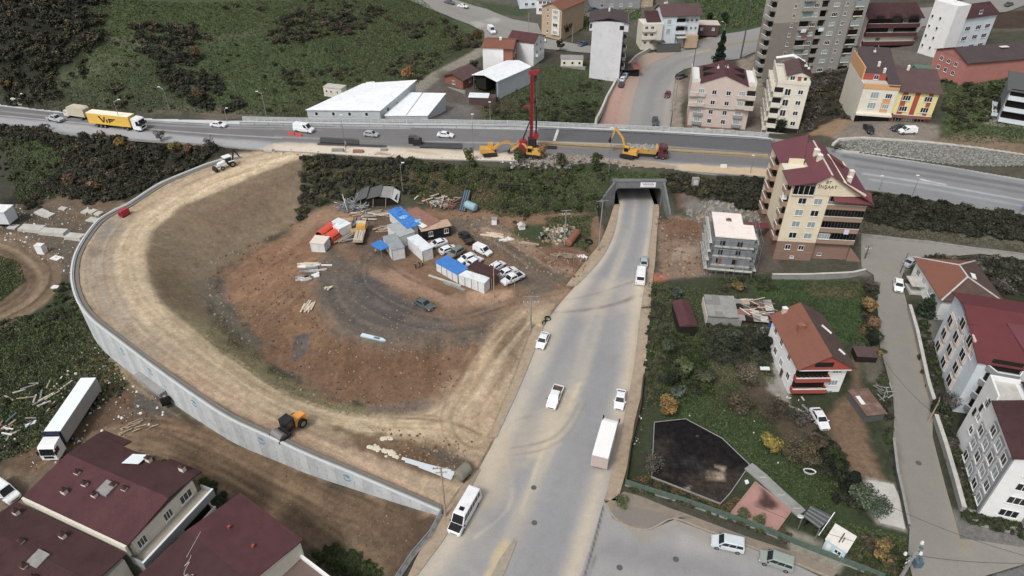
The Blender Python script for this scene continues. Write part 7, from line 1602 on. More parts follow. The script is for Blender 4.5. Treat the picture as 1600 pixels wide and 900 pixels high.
for i,(a_,b_,c_)in enumerate((((492,366),(503,369),(513,356)),((504,370),(516,374),(527,361)))):
 pa,pb,pc=P(*a_,3.6),P(*b_,3.6),P(*c_,3.6);ang=math.atan2(pb[1]-pa[1],pb[0]-pa[0]);W=math.hypot(pb[0]-pa[0],pb[1]-pa[1])*1.25;D=4.6
 t=empty('tarpaulin_shelter',(pa[0],pa[1],2.4),ang,('farther' if i==0 else 'nearer')+' of the two orange vaulted tarpaulin shelters','shelter','orange tarpaulin shelters')
 mb=MB().use(M['orange_tarp']);n=8;pr_=[(W/2-W/2*math.cos(math.pi*k/n),.9+1.2*math.sin(math.pi*k/n))for k in range(n+1)];inner=[(W/2+(x-W/2)*.94,z-.08)for x,z in pr_]
 for(x0,z0),(x1,z1),(u0,w0),(u1,w1)in zip(pr_[:-1],pr_[1:],inner[:-1],inner[1:]):mb.hexa([(x0,0,z0),(x1,0,z1),(u1,0,w1),(u0,0,w0)],[(x0,D,z0),(x1,D,z1),(u1,D,w1),(u0,D,w0)])
 mb.box(0,.08,0,D,-.3,.9);mb.box(W-.08,W,0,D,-.3,.9);mb.build('cover',None,t)
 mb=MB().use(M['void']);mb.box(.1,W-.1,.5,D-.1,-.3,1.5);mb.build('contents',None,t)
o,W,D=box_thing('site_hut','little white pump hut at the foot of the embankment','hut',[(768,343),(776,343),(776,339)],3.8,1.7,'white_wall','concrete');
p=gp(815,357);t=empty('garden_hut',p,.3,'tiny white kennel-like hut in the green patch under the embankment','hut');addbox(t,'wall',-.7,.7,-.5,.5,-.2,1.0,'white_wall');mb=MB().use(M['concrete_light']);mb.hexa([(-.9,-.7,1.003),(.9,-.7,1.003),(.9,.7,1.003),(-.9,.7,1.003)],[(-.1,-.6,1.5),(.1,-.6,1.5),(.1,.6,1.5),(-.1,.6,1.5)]);mb.build('roof',None,t)
p=gp(560,385);q=gp(567,360);a=math.atan2(q[1]-p[1],q[0]-p[0])
t=empty('flatbed_truck',((p[0]+q[0])/2,(p[1]+q[1])/2,max(p[2],q[2])+.05),a,'old flatbed truck with yellow and white cab loaded with timber and steel','truck');chassis(t,-3.4,2.8,.7)
truck_cab(t,4.2,'#d9cfae',2.1,2.3,.6,1.5);mb=MB().use(YEL);mb.box(1.5,2.6,-1.0,1.0,1.0,2.1);mb.build('crane_box',None,t)
addbox(t,'load_bed',-3.6,1.4,-1.1,1.1,1.003,1.2,'wood');add_wheels(t,[(3.3,.9),(3.3,-.9),(-2.2,.9),(-2.2,-.9)],.42,.28)
for k in range(12):mb=MB().use(M['wood_pale' if k%3 else 'concrete_light']);y_=-1+k*.17;mb.beam((-3.5+.4*RS.rand(),y_,1.3+.08*(k%3)),(1.2-.6*RS.rand(),y_+.15*RS.randn(),1.3+.1*(k%2)),.14,.12);mb.build('plank',None,t)
def pile(name,label,cat,px,py,n,ln,spread,m,th=.12,ang=None,flat=.3,group=None,part='plank',ms=None):
 p=gp(px,py);t=empty(name,p,0,label,cat,group)
 for k in range(n):
  a=(ang if ang is not None else RS.rand()*3.14)+.12*RS.randn()+(0 if ang is not None else RS.randn());L_=ln*(.6+.5*RS.rand());x,y=RS.randn()*spread[0]*.5,RS.randn()*spread[1]*.5
  z0=hz(p[0]+x,p[1]+y)-p[2]+.08+RS.rand()*flat;z1=z0+RS.randn()*flat*.5
  mb=MB().use(M[(ms or[m])[k%len(ms or[m])]]);c,s_=math.cos(a)*L_/2,math.sin(a)*L_/2;mb.beam((x-c,y-s_,z0),(x+c,y+s_,max(z1,.05)),th*(1+RS.rand()),th);mb.build(part,None,t)
 return t
pile('timber_pile','loose heap of white planks on the brown slope left of the gravel','planks',487,480,12,2.8,(1.3,.8),'wood_pale',.16,1.35,.25)
pile('timber_pile','small scatter of pale planks above the white plank heap','planks',508,451,6,1.2,(1,.6),'wood_pale',.14)
pile('scaffold_heap','tangled heap of grey-blue scaffold tubes at the top of the yard','scaffold tubes',551,326,60,4.2,(3.2,1.6),'steel',.09,None,1.5,part='tube',ms=['steel','steel_blue','concrete_light'])
pile('timber_pile','wide spread of weathered boards right of the scaffold heap','planks',586,337,36,3.4,(5.5,1.6),'wood',.16,.15,.4,ms=['wood','wood_pale','concrete'])
pile('steel_stack','stack of long steel channels left of the flatbed truck','steel stack',543,375,12,5.0,(1.6,1.0),'steel',.2,.85,.5,part='channel',ms=['steel','wood','concrete'])
pile('steel_stack','grey steel sections above the flatbed truck by the yellow box','steel stack',553,352,10,4.0,(1.2,.8),'steel_blue',.22,.95,.5,part='channel',ms=['steel_blue','steel'])
pile('scrap_heap','pale rubbish and boards below the small white hut','scrap',486,415,18,2.2,(2.4,.9),'concrete_light',.25,.1,.35,ms=['concrete_light','wood_pale','frame'])
pile('scrap_heap','white sheets and dark scrap on the left edge of the platform','scrap',478,436,16,1.8,(1.8,1.0),'frame',.3,.2,.5,ms=['frame','concrete','void','concrete_light'])
pile('scrap_heap','flattened metal scrap in the middle of the left platform edge','scrap',490,424,12,2.2,(2.0,.6),'steel',.3,.05,.3,ms=['steel','concrete_light'])
pile('timber_pile','long pale boards lying right of the black pickup','planks',768,368,6,4.6,(1.0,.7),'wood_pale',.22,-.35,.15)
pile('scrap_heap','twisted white sheet scrap beside the long pale boards','scrap',792,375,6,1.8,(1.0,.6),'frame',.3,None,.2,ms=['frame','wood_pale'])
pile('timber_pile','stack of grey and brown beams behind the blue tarpaulin cabins','timber',600,360,12,3.0,(1.8,1.2),'wood',.2,.4,.6)
pile('scrap_heap','mixed metal and timber scrap behind the rust-roofed cabins','scrap',688,318,46,2.6,(4.5,1.4),'steel',.16,None,.9,ms=['steel','wood_pale','concrete_light','rust','wood'])
pile('rebar_heap','dark red heap of rusty reinforcement near the scrap','rebar',704,325,20,2.0,(1.6,.8),'rust',.12,None,.8,ms=['rust','brick'],part='bar')
pile('branch_heap','heap of brushwood left of the rusty culvert pipe','brushwood',888,402,30,2.2,(3.2,.9),'wood',.08,None,.4,part='branch')
pile('scrap_heap','white and pink litter beside the road embankment path','litter',908,402,14,1.0,(1.6,.8),'frame',.25,None,.3,ms=['frame','pink_wall','steel_blue'])
pile('log_heap','brown log lying at the edge of the rubble spread','logs',828,383,5,4.0,(.8,.5),'wood',.3,-.35,.3,part='log')
def bar_thing(name,label,cat,a,b,w,h,m,lift=.15,off=0):
 p,q=gp(*a),gp(*b);mb=MB().use(M[m]if isinstance(m,str)else m);mb.beam((p[0],p[1],p[2]+lift),(q[0],q[1],q[2]+lift),w,h);o=mb.build(name);tag(o,label,cat);return o
bar_thing('steel_beam','upper of the two long grey beams below the blue-covered container','beam',(670,431),(720,448),.35,.3,'concrete_light');bar_thing('steel_beam','lower of the two long grey beams below the blue-covered container','beam',(694,442),(727,455),.5,.35,'concrete')
t=empty('formwork_beam',gp(581,529),0,'pale blue pointed steel form lying on the edge of the gravel','formwork');a,b=gp(565,525),gp(597,533)
mb=MB().use(mat('pale_blue_steel','#c3dbe6',.5,var=.05));d=Vector(b)-Vector(a);n_=Vector((-d.y,d.x,0)).normalized()*.38;c0=Vector(a)-Vector(t.location);c1=Vector(b)-Vector(t.location);up_=Vector((0,0,.45))
mb.hexa([c0-n_*.8,c1-n_*.5,c1+d.normalized()*.6,c1+n_*.5,c0+n_*.8],[c0-n_+up_,c1-n_+up_,c1+d.normalized()*.9+up_,c1+n_+up_,c0+n_+up_]);mb.build('shell',None,t)
mb=MB().use(M['steel_blue']);mb.hexa([c0+d*.62-n_*.6+up_*1.01,c0+d*.9-n_*.6+up_*1.01,c0+d*.9+n_*.6+up_*1.01,c0+d*.62+n_*.6+up_*1.01],[c0+d*.62-n_*.6+up_*1.1,c0+d*.9-n_*.6+up_*1.1,c0+d*.9+n_*.6+up_*1.1,c0+d*.62+n_*.6+up_*1.1]);mb.build('hatch',None,t)
def drum(name,label,cat,a,b,r,m,lift=None,legs=True):
 p,q=gp(*a),gp(*b);z=max(p[2],q[2])+(lift if lift is not None else r)
 t=empty(name,((p[0]+q[0])/2,(p[1]+q[1])/2,max(p[2],q[2])),math.atan2(q[1]-p[1],q[0]-p[0]),label,cat);L_=math.hypot(q[0]-p[0],q[1]-p[1])/2
 mb=MB().use(M[m]if isinstance(m,str)else m);n=16;pr_=[(-L_,r*.55),(-L_+.15,r*.9),(-L_+.4,r),(L_-.4,r),(L_-.15,r*.9),(L_,r*.55)]
 rings=[[(x,math.cos(2*math.pi*k/n)*rr,z-t.location.z+math.sin(2*math.pi*k/n)*rr)for k in range(n)]for x,rr in pr_];mb.loft(rings);mb.build('shell',None,t)
 if legs:
  for x in(-L_*.6,L_*.6):mb=MB().use(M['concrete_dark']);mb.box(x-.12,x+.12,-r*.7,r*.7,-.4,(z-t.location.z)-r*.6);mb.build('cradle',None,t)
 return t
drum('storage_tank','pale blue cylindrical tank lying at the embankment foot','tank',(728,325),(744,333),.95,mat('tank_blue','#86a9b3',.5,var=.1),1.1)
drum('culvert_pipe','big rusty brown pipe lying on the slope near the underpass','pipe',(887,386),(902,368),.85,mat('rust_pipe','#8b5a44',.8,var=.2),.85,False)
drum('water_tank','dull olive-grey cylindrical tank on legs by the near kerb','tank',(716,754),(733,737),.95,mat('tank_olive','#7d7a6b',.9,var=.15,dirt=('#666355',.6)),1.25)
def plate(name,label,cat,pts,m,h=.1,lift=.05):
 w=[gp(*q)for q in pts];z=sum(q[2]for q in w)/len(w)+lift
 mb=MB().use(M[m]if isinstance(m,str)else m);poly=[(q[0],q[1])for q in w];mb.prism(poly,z,z+h);o=mb.build(name);tag(o,label,cat);return o
t=empty('steel_screen',gp(728,325),0,'dark blue-grey ribbed steel screen leaning on the embankment','steel screen')
p,q,r_=gp(717,330),gp(727,332),gp(733,303);base=Vector(t.location)
for k in range(7):
 u=k/6;a_=Vector(p).lerp(Vector(q),u)-base+Vector((0,0,.3));b_=Vector((r_[0]-1.2+1.6*u,r_[1],r_[2]+1.0))-base;mb=MB().use(M['steel_blue']if k%2 else DRK);mb.beam(a_,b_,.32,.1);mb.build('rib',None,t)
t=empty('collapsed_shelter',gp(590,322),0,'collapsed dark net-covered shelter with sagging grey roof','shelter');W=9.0
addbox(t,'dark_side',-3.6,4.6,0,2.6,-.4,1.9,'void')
for k,(x0,x1,z0,z1,m_)in enumerate(((-5.5,-2.2,1.2,2.5,'concrete_dark'),(-2.3,1.0,2.1,2.9,'concrete_dark'),(.9,3.6,2.7,2.3,'concrete'),(3.4,5.0,2.4,1.0,'frame'))):
 mb=MB().use(M[m_]);mb.hexa([(x0,-.5,z0),(x1,-.4,z1),(x1,4.2,z1+.5),(x0,4.0,z0+.4)],[(x0,-.5,z0+.12),(x1,-.4,z1+.12),(x1,4.2,z1+.62),(x0,4.0,z0+.52)]);mb.build('roof_sheet',None,t)
for q_,z_ in(((-4,.3,.5),1.8),((-1,.2,.3),2.2),((2,.1,.4),2.5)):mb=MB().use(M['wood']);mb.beam((q_[0],-.6,0),(q_[0]+.3,-.5,z_),.12,.12);mb.build('prop',None,t)
for lab,px,py,a_ in(('small yellow skip right of the orange shelters',544,350,.1),('ochre machine housing between the steel and the flatbed',557,366,.5)):
 p=gp(px,py);t=empty('skip',p,a_,lab,'skip');mb=MB().use(YEL);mb.hexa([(-.9,-.6,0),(.9,-.6,0),(.9,.6,0),(-.9,.6,0)],[(-1.2,-.8,1.2),(1.2,-.8,1.2),(1.2,.8,1.2),(-1.2,.8,1.2)]);mb.build('body',None,t);addbox(t,'contents',-1.0,1.0,-.6,.6,1.203,1.3,'wood')
def tyre(px,py,r,lab,tilt=0.1):
 p=gp(px,py);mb=MB().use(M['tyre']);n=16;rings=[[(math.cos(2*math.pi*i/n)*(r+math.cos(2*math.pi*j/6)*r*.28),math.sin(2*math.pi*i/n)*(r+math.cos(2*math.pi*j/6)*r*.28),math.sin(2*math.pi*j/6)*r*.28)for j in range(6)]for i in range(n+1)]
 mb.loft(rings,False);o=mb.build('tyre',None,None,True);o.location=(p[0],p[1],p[2]+r*.3);o.rotation_euler=(tilt,tilt,0);tag(o,lab,'tyre')
tyre(852,373,.8,'large black tyre on the pale rubble patch');tyre(920,379,.75,'large black tyre in the grass right of the rusty pipe');tyre(856,499,.55,'black tyre on the road verge beside the twin-armed pole',.3);tyre(850,505,.4,'smaller tyre leaning near the white car by the pole',.9)
def rubble(name,poly,n,r0,r1,m,z=None,seed=1,kind='stuff',heap=0.0):
 rs=np.random.RandomState(seed);w=G2(poly)if z is None else[P(a,b,z)[:2]for a,b in poly];xs=[q[0]for q in w];ys=[q[1]for q in w];mb=MB()
 ms=m if isinstance(m,list)else[m]
 X=rs.uniform(min(xs),max(xs),n*3);Y=rs.uniform(min(ys),max(ys),n*3);sd=poly_sd(X,Y,w);k=np.nonzero(sd<0)[0][:n];mx=-sd[k].min()if len(k)else 1
 Z=H(X[k],Y[k])if z is None else np.full(len(k),z)
 for i,zz in zip(k,Z):mb.use(M[ms[rs.randint(len(ms))]]);r=r0+(r1-r0)*rs.rand()**2.5;rock(mb,X[i],Y[i],zz+r*.05+heap*(-sd[i]/mx)*rs.rand(),r,rs)
 o=mb.build(name);o['kind']=kind;return o
M['stone_pale']=mat('pale_stone','#968670',.95,var=.25,scale=3);M['stone_grey']=mat('grey_stone','#7d7b77',.95,var=.25,scale=3);M['stone_brown']=mat('earth_clod','#6b4f38',.95,var=.25,scale=3);M['stone_tan']=mat('tan_clod','#937355',.95,var=.2,scale=3);M['stone_dark']=mat('dark_stone','#47433f',.95,var=.25,scale=3);M['litter']=mat('white_litter','#dcdcd8',.8,var=.05)
rubble('broken_concrete',[(795,243),(870,240),(960,248),(1000,262),(960,266),(880,262),(800,262)],620,.14,.6,['stone_grey','stone_grey','stone_dark','concrete','stone_pale','concrete'],ZH-.15,2,heap=.9)
rubble('broken_concrete',[(838,372),(850,356),(880,350),(900,356),(880,382),(850,380)],260,.12,.55,['stone_grey','stone_pale','concrete_light','stone_tan'],None,3,heap=.5)
rubble('broken_concrete',[(1072,330),(1100,312),(1200,322),(1190,350),(1110,352),(1085,345)],260,.15,.7,['stone_grey','stone_pale','concrete'],None,4,heap=.4)
rubble('loose_rock',[(325,410),(400,375),(470,340),(480,348),(400,395),(350,430),(345,470),(380,520),(430,570),(520,620),(640,636),(640,645),(520,632),(420,585),(350,520),(318,470)],800,.08,.4,['stone_grey','stone_brown','stone_brown','stone_tan','stone_pale'],None,5)
rubble('loose_rock',[(400,400),(470,380),(480,470),(520,520),(600,545),(740,540),(700,622),(600,640),(460,590),(380,520),(350,470)],1500,.05,.26,['stone_brown','stone_tan','stone_brown','stone_brown','stone_dark','stone_tan','stone_pale'],None,6)
rubble('loose_rock',[(480,400),(580,400),(620,440),(700,470),(800,460),(880,440),(800,520),(740,545),(600,545),(500,480)],900,.04,.2,['stone_brown','stone_tan','stone_brown','stone_grey','stone_pale'],None,7)
rubble('loose_rock',[(1025,340),(1100,345),(1115,430),(1030,440)],420,.06,.36,['stone_tan','stone_brown','stone_brown','stone_grey','stone_pale'],None,8,heap=.2)
rubble('loose_rock',[(700,330),(790,345),(860,395),(930,400),(900,440),(820,420),(740,370)],600,.06,.35,['stone_tan','stone_brown','stone_pale'],None,9)
rubble('loose_rock',[(240,600),(320,680),(520,770),(690,812),(600,880),(480,830),(300,720),(180,660)],700,.04,.18,['stone_brown','stone_tan','stone_brown','stone_brown','stone_pale'],None,10)
rubble('loose_rock',[(120,560),(250,600),(260,660),(150,700),(60,740),(0,700)],500,.06,.35,['stone_brown','stone_tan','litter'],None,11)
rubble('loose_rock',[(240,330),(400,260),(470,250),(470,330),(380,380),(320,420),(330,500),(260,480)],400,.04,.16,['stone_tan','stone_brown','stone_brown'],None,12)
rubble('loose_rock',[(560,660),(740,690),(730,740),(620,715)],260,.06,.3,['stone_brown','stone_tan','stone_pale'],None,13)
rubble('loose_rock',[(0,320),(170,325),(150,345),(115,380),(110,440),(60,400),(0,380)],500,.08,.4,['stone_tan','stone_pale','litter','stone_grey'],None,14)
rubble('loose_rock',[(1010,450),(1020,450),(1006,600),(985,700),(998,700),(1020,600)],160,.06,.22,['litter','stone_pale','stone_tan'],None,15)
rubble('loose_rock',[(1040,405),(1090,400),(1095,430),(1040,432)],24,.1,.45,['stone_pale','stone_tan'],None,16)
rubble('loose_rock',[(420,240),(700,250),(820,256),(820,248),(600,240),(440,232)],220,.08,.3,['stone_pale','stone_tan','litter'],ZH,17)
for k,(a_,b_,w_)in enumerate((((628,717),(712,741),.5),((634,721),(708,745),.55),((640,722),(705,738),.5),((655,730),(706,750),.45))):
 p,q=gp(*a_),gp(*b_);mb=MB().use(mat('sheet_pale','#d5dde2',.4,.2,var=.06));mb.beam((p[0],p[1],p[2]+.15+.03*k),(q[0],q[1],q[2]+.2+.03*k),w_,.08);o=mb.build('steel_section');tag(o,('topmost','second','third','lowest')[k]+' of the long pale steel sections lying left of the olive tank','steel section','long pale steel sections')
for k in range(26):
 pass
pt=empty('spilt_plaster',gp(598,705),0,'splash of dried white plaster on the brown bank','plaster splash')
ps=MB().use(mat('plaster_white','#cfc6ae',.9,var=.1));rs=np.random.RandomState(8)
for k in range(46):
 u=rs.rand();x,y=575+48*u+rs.randn()*2,698+14*u+rs.randn()*2.5
 if k>34:x,y=596+18*rs.rand(),683+3*rs.rand()+rs.rand()
 p=gp(x,y);r=.2+.4*rs.rand();a0=rs.rand()*6;ps.hexa([(p[0]-pt.location.x+math.cos(a0+1.05*i)*r*(.6+.5*rs.rand()),p[1]-pt.location.y+math.sin(a0+1.05*i)*r*(.6+.5*rs.rand()),p[2]-pt.location.z)for i in range(6)],[(p[0]-pt.location.x+math.cos(a0+1.05*i)*r*.55,p[1]-pt.location.y+math.sin(a0+1.05*i)*r*.55,p[2]-pt.location.z+.1)for i in range(6)])
o=ps.build('splash',None,pt);o['kind']='stuff'
slg=[((58,332),(80,337),'pair of pale slabs, left of the row nearest the ramp',5,1.8),((128,333),(160,336),'row of pale slabs beside the ramp wall',0,0)]
for k,(a_,b_,lab,w_,h_)in enumerate((((60,331),(72,336),'upper left pale slab on the cleared ground',2.2,.5),((70,336),(82,339),'pale slab just right of the upper left one',2.0,.5),((94,326),(104,328),'single small pale slab above the slab row',1.2,.4),((131,331),(139,333),'first of three square pale slabs by the ramp',1.8,.5),((142,331),(149,333),'middle of three square pale slabs by the ramp',1.8,.5),((151,334),(159,336),'third of three square pale slabs by the ramp',1.6,.5),((138,343),(155,346),'flat pale slab under the three square ones',1.8,.3),((34,357),(70,361),'long dusty slab pile, leftmost of the long row',2.6,.8),((66,363),(106,367),'long dusty slab pile, middle of the long row',2.4,.9),((106,370),(132,374),'long dusty slab pile, rightmost of the long row',2.2,.8),((15,355),(28,356),'small grey slab left of the long row',1.8,.4),((82,402),(94,405),'flat white sheet lying below the slab rows',1.5,.15),((82,449),(92,450),'white scrap lying beside the dirt track',1.0,.3))):
 p,q=gp(*a_),gp(*b_);mb=MB().use(M['concrete_light']if k not in(11,12)else M['frame'])
 n=3 if h_>.7 else 1
 for i in range(n):mb.beam((p[0]+.1*i,p[1]-.12*i,p[2]+h_*(i+.5)/n),(q[0]-.15*i,q[1]+.1*i,q[2]+h_*(i+.5)/n),w_*(1-.05*i),h_/n*.9)
 o=mb.build('concrete_slab');tag(o,lab,'slab');
 if n>1:o['kind']='stuff' if False else 'thing'
o,W,D=box_thing('pallet_stack','white wrapped block stack on the cleared ground at left','pallet',[(52,384),(63,385),(67,380)],1.0,1.7,'white_wall','frame',.05)
o,W,D=box_thing('shed','white shed corner cut by the left edge beside the dirt track','shed',[(-30,330),(5,331),(9,320)],3.5,2.8,'blue_white','sheet_white',.2)
t=pile('ruined_foundation','ruined pale foundation strips with planks at the far left below the grass','ruin',62,618,16,2.8,(5.5,3.0),'concrete',.14,None,.2,ms=['concrete','wood','concrete_light','wood_pale'])
pile('scrap_heap','jumble of white and rusty scrap at the left edge above the lorry','scrap',14,668,16,2.0,(3.2,2.2),'frame',.16,None,.3,ms=['frame','rust','wood','concrete','steel_blue'])
bar_thing('white_board','white board lying on dark timber left of the articulated lorry','board',(40,667),(58,659),.7,.12,'frame');bar_thing('timber_beam','dark timber behind the white board left of the lorry','timber',(60,650),(98,625),.6,.3,'void')
pile('branch_heap','broken brush and timbers on the dirt below the ledge slab','brushwood',215,668,14,2.0,(2.6,1.2),'wood',.1,.6,.3,part='branch')
# -- gardens and the strip on the right
o,W,D=box_thing('shed','long shed with maroon ridged roof standing in the garden by the road','shed',[(1063,509),(1089,509),(1084,471)],2.6,2.5,'void','maroon_dark2',.15);
mb=MB().use(M['maroon_dark2']);mb.hexa([(-.1,-.1,2.5),(W+.1,-.1,2.5),(W+.1,D+.1,2.5),(-.1,D+.1,2.5)],[(W/2-.05,-.1,3.0),(W/2+.05,-.1,3.0),(W/2+.05,D+.1,3.0),(W/2-.05,D+.1,3.0)]);mb.build('ridge',None,o)
t=empty('ruined_shed',gp(1103,512),0,'long derelict shed with collapsing patched roof in the garden','shed');A0=gp(1103,508);A1=gp(1212,512);a=math.atan2(A1[1]-A0[1],A1[0]-A0[0]);W=math.hypot(A1[0]-A0[0],A1[1]-A0[1]);D=6.4
t.location=A0;t.rotation_euler=(0,0,a)
addbox(t,'wall',0,W*.5,0,D,-.4,1.7,'concrete');addbox(t,'wall',W*.5+.01,W,.8,D,-.4,1.2,'brown_roof');addbox(t,'white_wall',-.1,-.003,0,D,-.4,2.0,'ivory')
rs=np.random.RandomState(12);ms_=['concrete','concrete_dark','wood','rust','void','concrete','brown_roof','concrete_light']
for i in range(9):
 for j in range(4):
  x0,y0=W*i/9,D*j/4;mb=MB().use(M[ms_[rs.randint(len(ms_))]if i>3 else('concrete' if rs.rand()<.7 else 'stone_grey')]);z=(2.15 if i<4 else 1.6)+.15*j*.4+.12*rs.rand();tz=.15*rs.randn()if i>3 else .05*rs.randn()
  mb.hexa([(x0-.05,y0,z),(x0+W/9*1.02,y0+.1*rs.randn(),z+tz),(x0+W/9,y0+D/4*1.03,z+.1+tz),(x0,y0+D/4,z+.1)],[(x0-.05,y0,z+.06),(x0+W/9*1.02,y0,z+.06+tz),(x0+W/9,y0+D/4*1.03,z+.16+tz),(x0,y0+D/4,z+.16)]);mb.build('roof_sheet',None,t)
for k in range(22):mb=MB().use(M[('wood','wood_pale','frame','rust')[k%4]]);x=W*(.45+.52*rs.rand());y=D*rs.rand();an=rs.randn()*.5;mb.beam((x,y,2.1),(x+2.6*math.cos(an),y+2.6*math.sin(an),2.1+.3*rs.randn()*.5),.14,.08);mb.build('plank',None,t)
bar_thing('blue_barrel','small blue plastic barrel beside the derelict shed','barrel',(1199,509),(1207,510),.9,.9,mat('barrel_blue','#2556a3',.4),.4)
plate('board','grey sloping board left of the orange-roofed house','board',[(1180,518),(1192,514),(1196,524),(1184,530)],'concrete',.1,.5);plate('board','tan square board beside the grey sloping board','board',[(1192,528),(1202,528),(1203,536),(1193,536)],'tan_wall',.1,.5)
plate('bench_top','white slab on the lawn edge left of the orange-roofed house','slab',[(1186,577),(1201,577),(1202,582),(1187,582)],'frame',.15,.5)
o,W,D=box_thing('shed','small lean-to shed with patched rusty roof beside the lane','shed',[(1355,648),(1384,645),(1372,606)],2.4,2.1,'concrete_dark',mat('rust_patch','#6e5348',.9,var=.25,scale=1.5,dirt=('#94847b',.7)),.2)
addbox(o,'white_sheet',.3,1.0,D*.4,D*.75,2.103,2.16,'frame')
o,W,D=box_thing('awning','dull red flat roof between the orange-roofed house and the lane','canopy',[(1340,556),(1372,558),(1370,543)],2.4,2.0,'void','brown_roof',.1)
pile('scrap_heap','grey brush and scrap on top of the lean-to shed side','scrap',1378,612,16,1.6,(1.4,1.8),'concrete',.1,None,.8,ms=['concrete','stone_grey'])
pile('scrap_heap','white rubbish heap at the corner of the orange-roofed house','scrap',1228,624,8,.8,(1.8,1.0),'frame',.12,None,.3,ms=['frame','concrete_light'])
pile('scrap_heap','grey metal scrap heap next to the askew old sedan','scrap',1254,650,22,1.6,(1.6,1.6),'steel',.18,None,.7,ms=['steel','concrete','void','frame'])
pg=[(1022,662),(1071,656),(1128,686),(1171,727),(1155,751),(1139,774),(1125,789),(1018,747)]
pm_=bpy.data.materials.new('rubber_tiles');pm_.use_nodes=True;nt=pm_.node_tree;n=nt.nodes;l=nt.links;bs=n['Principled BSDF'];bs.inputs['Roughness'].default_value=.95;bs.inputs['Specular IOR Level'].default_value=.1
ge=n.new('ShaderNodeNewGeometry');vo=n.new('ShaderNodeTexVoronoi');vo.inputs['Scale'].default_value=1.6;vo.inputs['Randomness'].default_value=.12;l.new(ge.outputs['Position'],vo.inputs['Vector'])
at=n.new('ShaderNodeAttribute');at.attribute_name='Col';r1=n.new('ShaderNodeMapRange');r1.inputs[1].default_value=.1;r1.inputs[2].default_value=.42;r1.inputs[3].default_value=1.9;r1.inputs[4].default_value=.75;l.new(vo.outputs['Distance'],r1.inputs[0])
nz=n.new('ShaderNodeTexNoise');nz.inputs['Scale'].default_value=1.2;nz.inputs['Detail'].default_value=8;l.new(ge.outputs['Position'],nz.inputs['Vector']);r2=n.new('ShaderNodeMapRange');r2.inputs[1].default_value=.35;r2.inputs[2].default_value=.7;r2.inputs[3].default_value=.7;r2.inputs[4].default_value=1.5;l.new(nz.outputs['Fac'],r2.inputs[0])
s1=n.new('ShaderNodeVectorMath');s1.operation='SCALE';l.new(at.outputs['Color'],s1.inputs[0]);l.new(r1.outputs[0],s1.inputs['Scale']);s2=n.new('ShaderNodeVectorMath');s2.operation='SCALE';l.new(s1.outputs[0],s2.inputs[0]);l.new(r2.outputs[0],s2.inputs['Scale']);l.new(s2.outputs[0],bs.inputs['Base Color'])
pgw=[gp(*q)for q in pg];zp=max(q[2]for q in pgw)+.12
gfl=lambda pts,w,c,f=.5,n=.5,o=.8:('l',[P(a,b,zp)[:2]for a,b in pts],lin(c),f,n,o,w)
gfa=lambda pts,c,f=.8,n=1.2,o=.8:('a',[P(a,b,zp)[:2]for a,b in pts],lin(c),f,n,o)
po=sheet('playground',[q[:2]for q in pgw],zp,lin('#211f20'),[gfa([(1075,740),(1120,735),(1165,735),(1140,775),(1125,790),(1060,768)],'#453d36',2,2,.8),gfa([(1018,700),(1040,690),(1045,740),(1018,745)],'#4d463e',2,2,.6),gfa([(1106,738),(1128,740),(1128,748),(1108,746)],'#a5927a',.4,.8,.9),gfa([(1118,728),(1134,730),(1130,737)],'#a3927f',.3,.6,.9),gfa([(1140,711),(1148,713),(1146,716)],'#b0a190',.2,.4,.9),gfa([(1068,762),(1078,760),(1077,768)],'#b0a190',.2,.5,.9),gfl([(1050,725),(1080,722),(1105,738)],1.2,'#3d3b3c',1,1,.7),gfa([(1085,680),(1092,680),(1091,684)],'#8d7d6c',.2,.3,.8)],.3,pm_)
FLATS.append(([q[:2]for q in pgw],zp,.1))
mb=MB().use(M['concrete'])
for a_,b_ in zip(pgw,pgw[1:]+pgw[:1]):mb.beam((a_[0],a_[1],zp-.06),(b_[0],b_[1],zp-.06),.11,.3)
o=mb.build('playground_kerb');o['kind']='structure'
pw=[gp(*q)for q in[(1180,754),(1236,799),(1214,830),(1141,804)]];zq=max(q[2]for q in pw)+.1
sheet('patio',[q[:2]for q in pw],zq,lin('#ab8077'),[('a',[P(a,b,zq)[:2]for a,b in[(1178,775),(1195,768),(1222,795),(1210,806),(1192,800),(1175,786)]],lin('#43332f'),1.1,2.2,.95),('a',[P(a,b,zq)[:2]for a,b in[(1160,790),(1180,780),(1185,800)]],lin('#937068'),1,1,.6)],.35)
FLATS.append(([q[:2]for q in pw],zq,.0))
mb=MB().use(M['pink'])
for a_,b_ in zip(pw,pw[1:]+pw[:1]):mb.beam((a_[0],a_[1],zq),(b_[0],b_[1],zq),.14,.25)
o=mb.build('patio_kerb');o['kind']='structure'
cp_=resample([gp(1169,729),gp(1190,746),gp(1215,770),gp(1252,803)],12);rings=[]
mb=MB().use(M['concrete']);strip_solid(mb,[tuple(q)for q in cp_],-.9,.9,-.2,.22);o=mb.build('garden_path');o['kind']='structure'
for i in(3,7,10):
 mb=MB().use(M['concrete_light']);q=cp_[i];mb.box(q[0]-.5,q[0]+.5,q[1]-.05,q[1]+.05,q[2]+.22,q[2]+.3);
 o=mb.build('step_edge');o['kind']='structure'
t=empty('bus_shelter',gp(1268,832),0,'grey steel shelter with ribbed roof and leaning side panel','shelter')
rz_=2.9;R4=[P(*q,rz_)for q in[(1255,806),(1281,826),(1300,806),(1268,790)]];bz=t.location
pts=[Vector((q[0]-bz.x,q[1]-bz.y,rz_-bz.z))for q in R4]
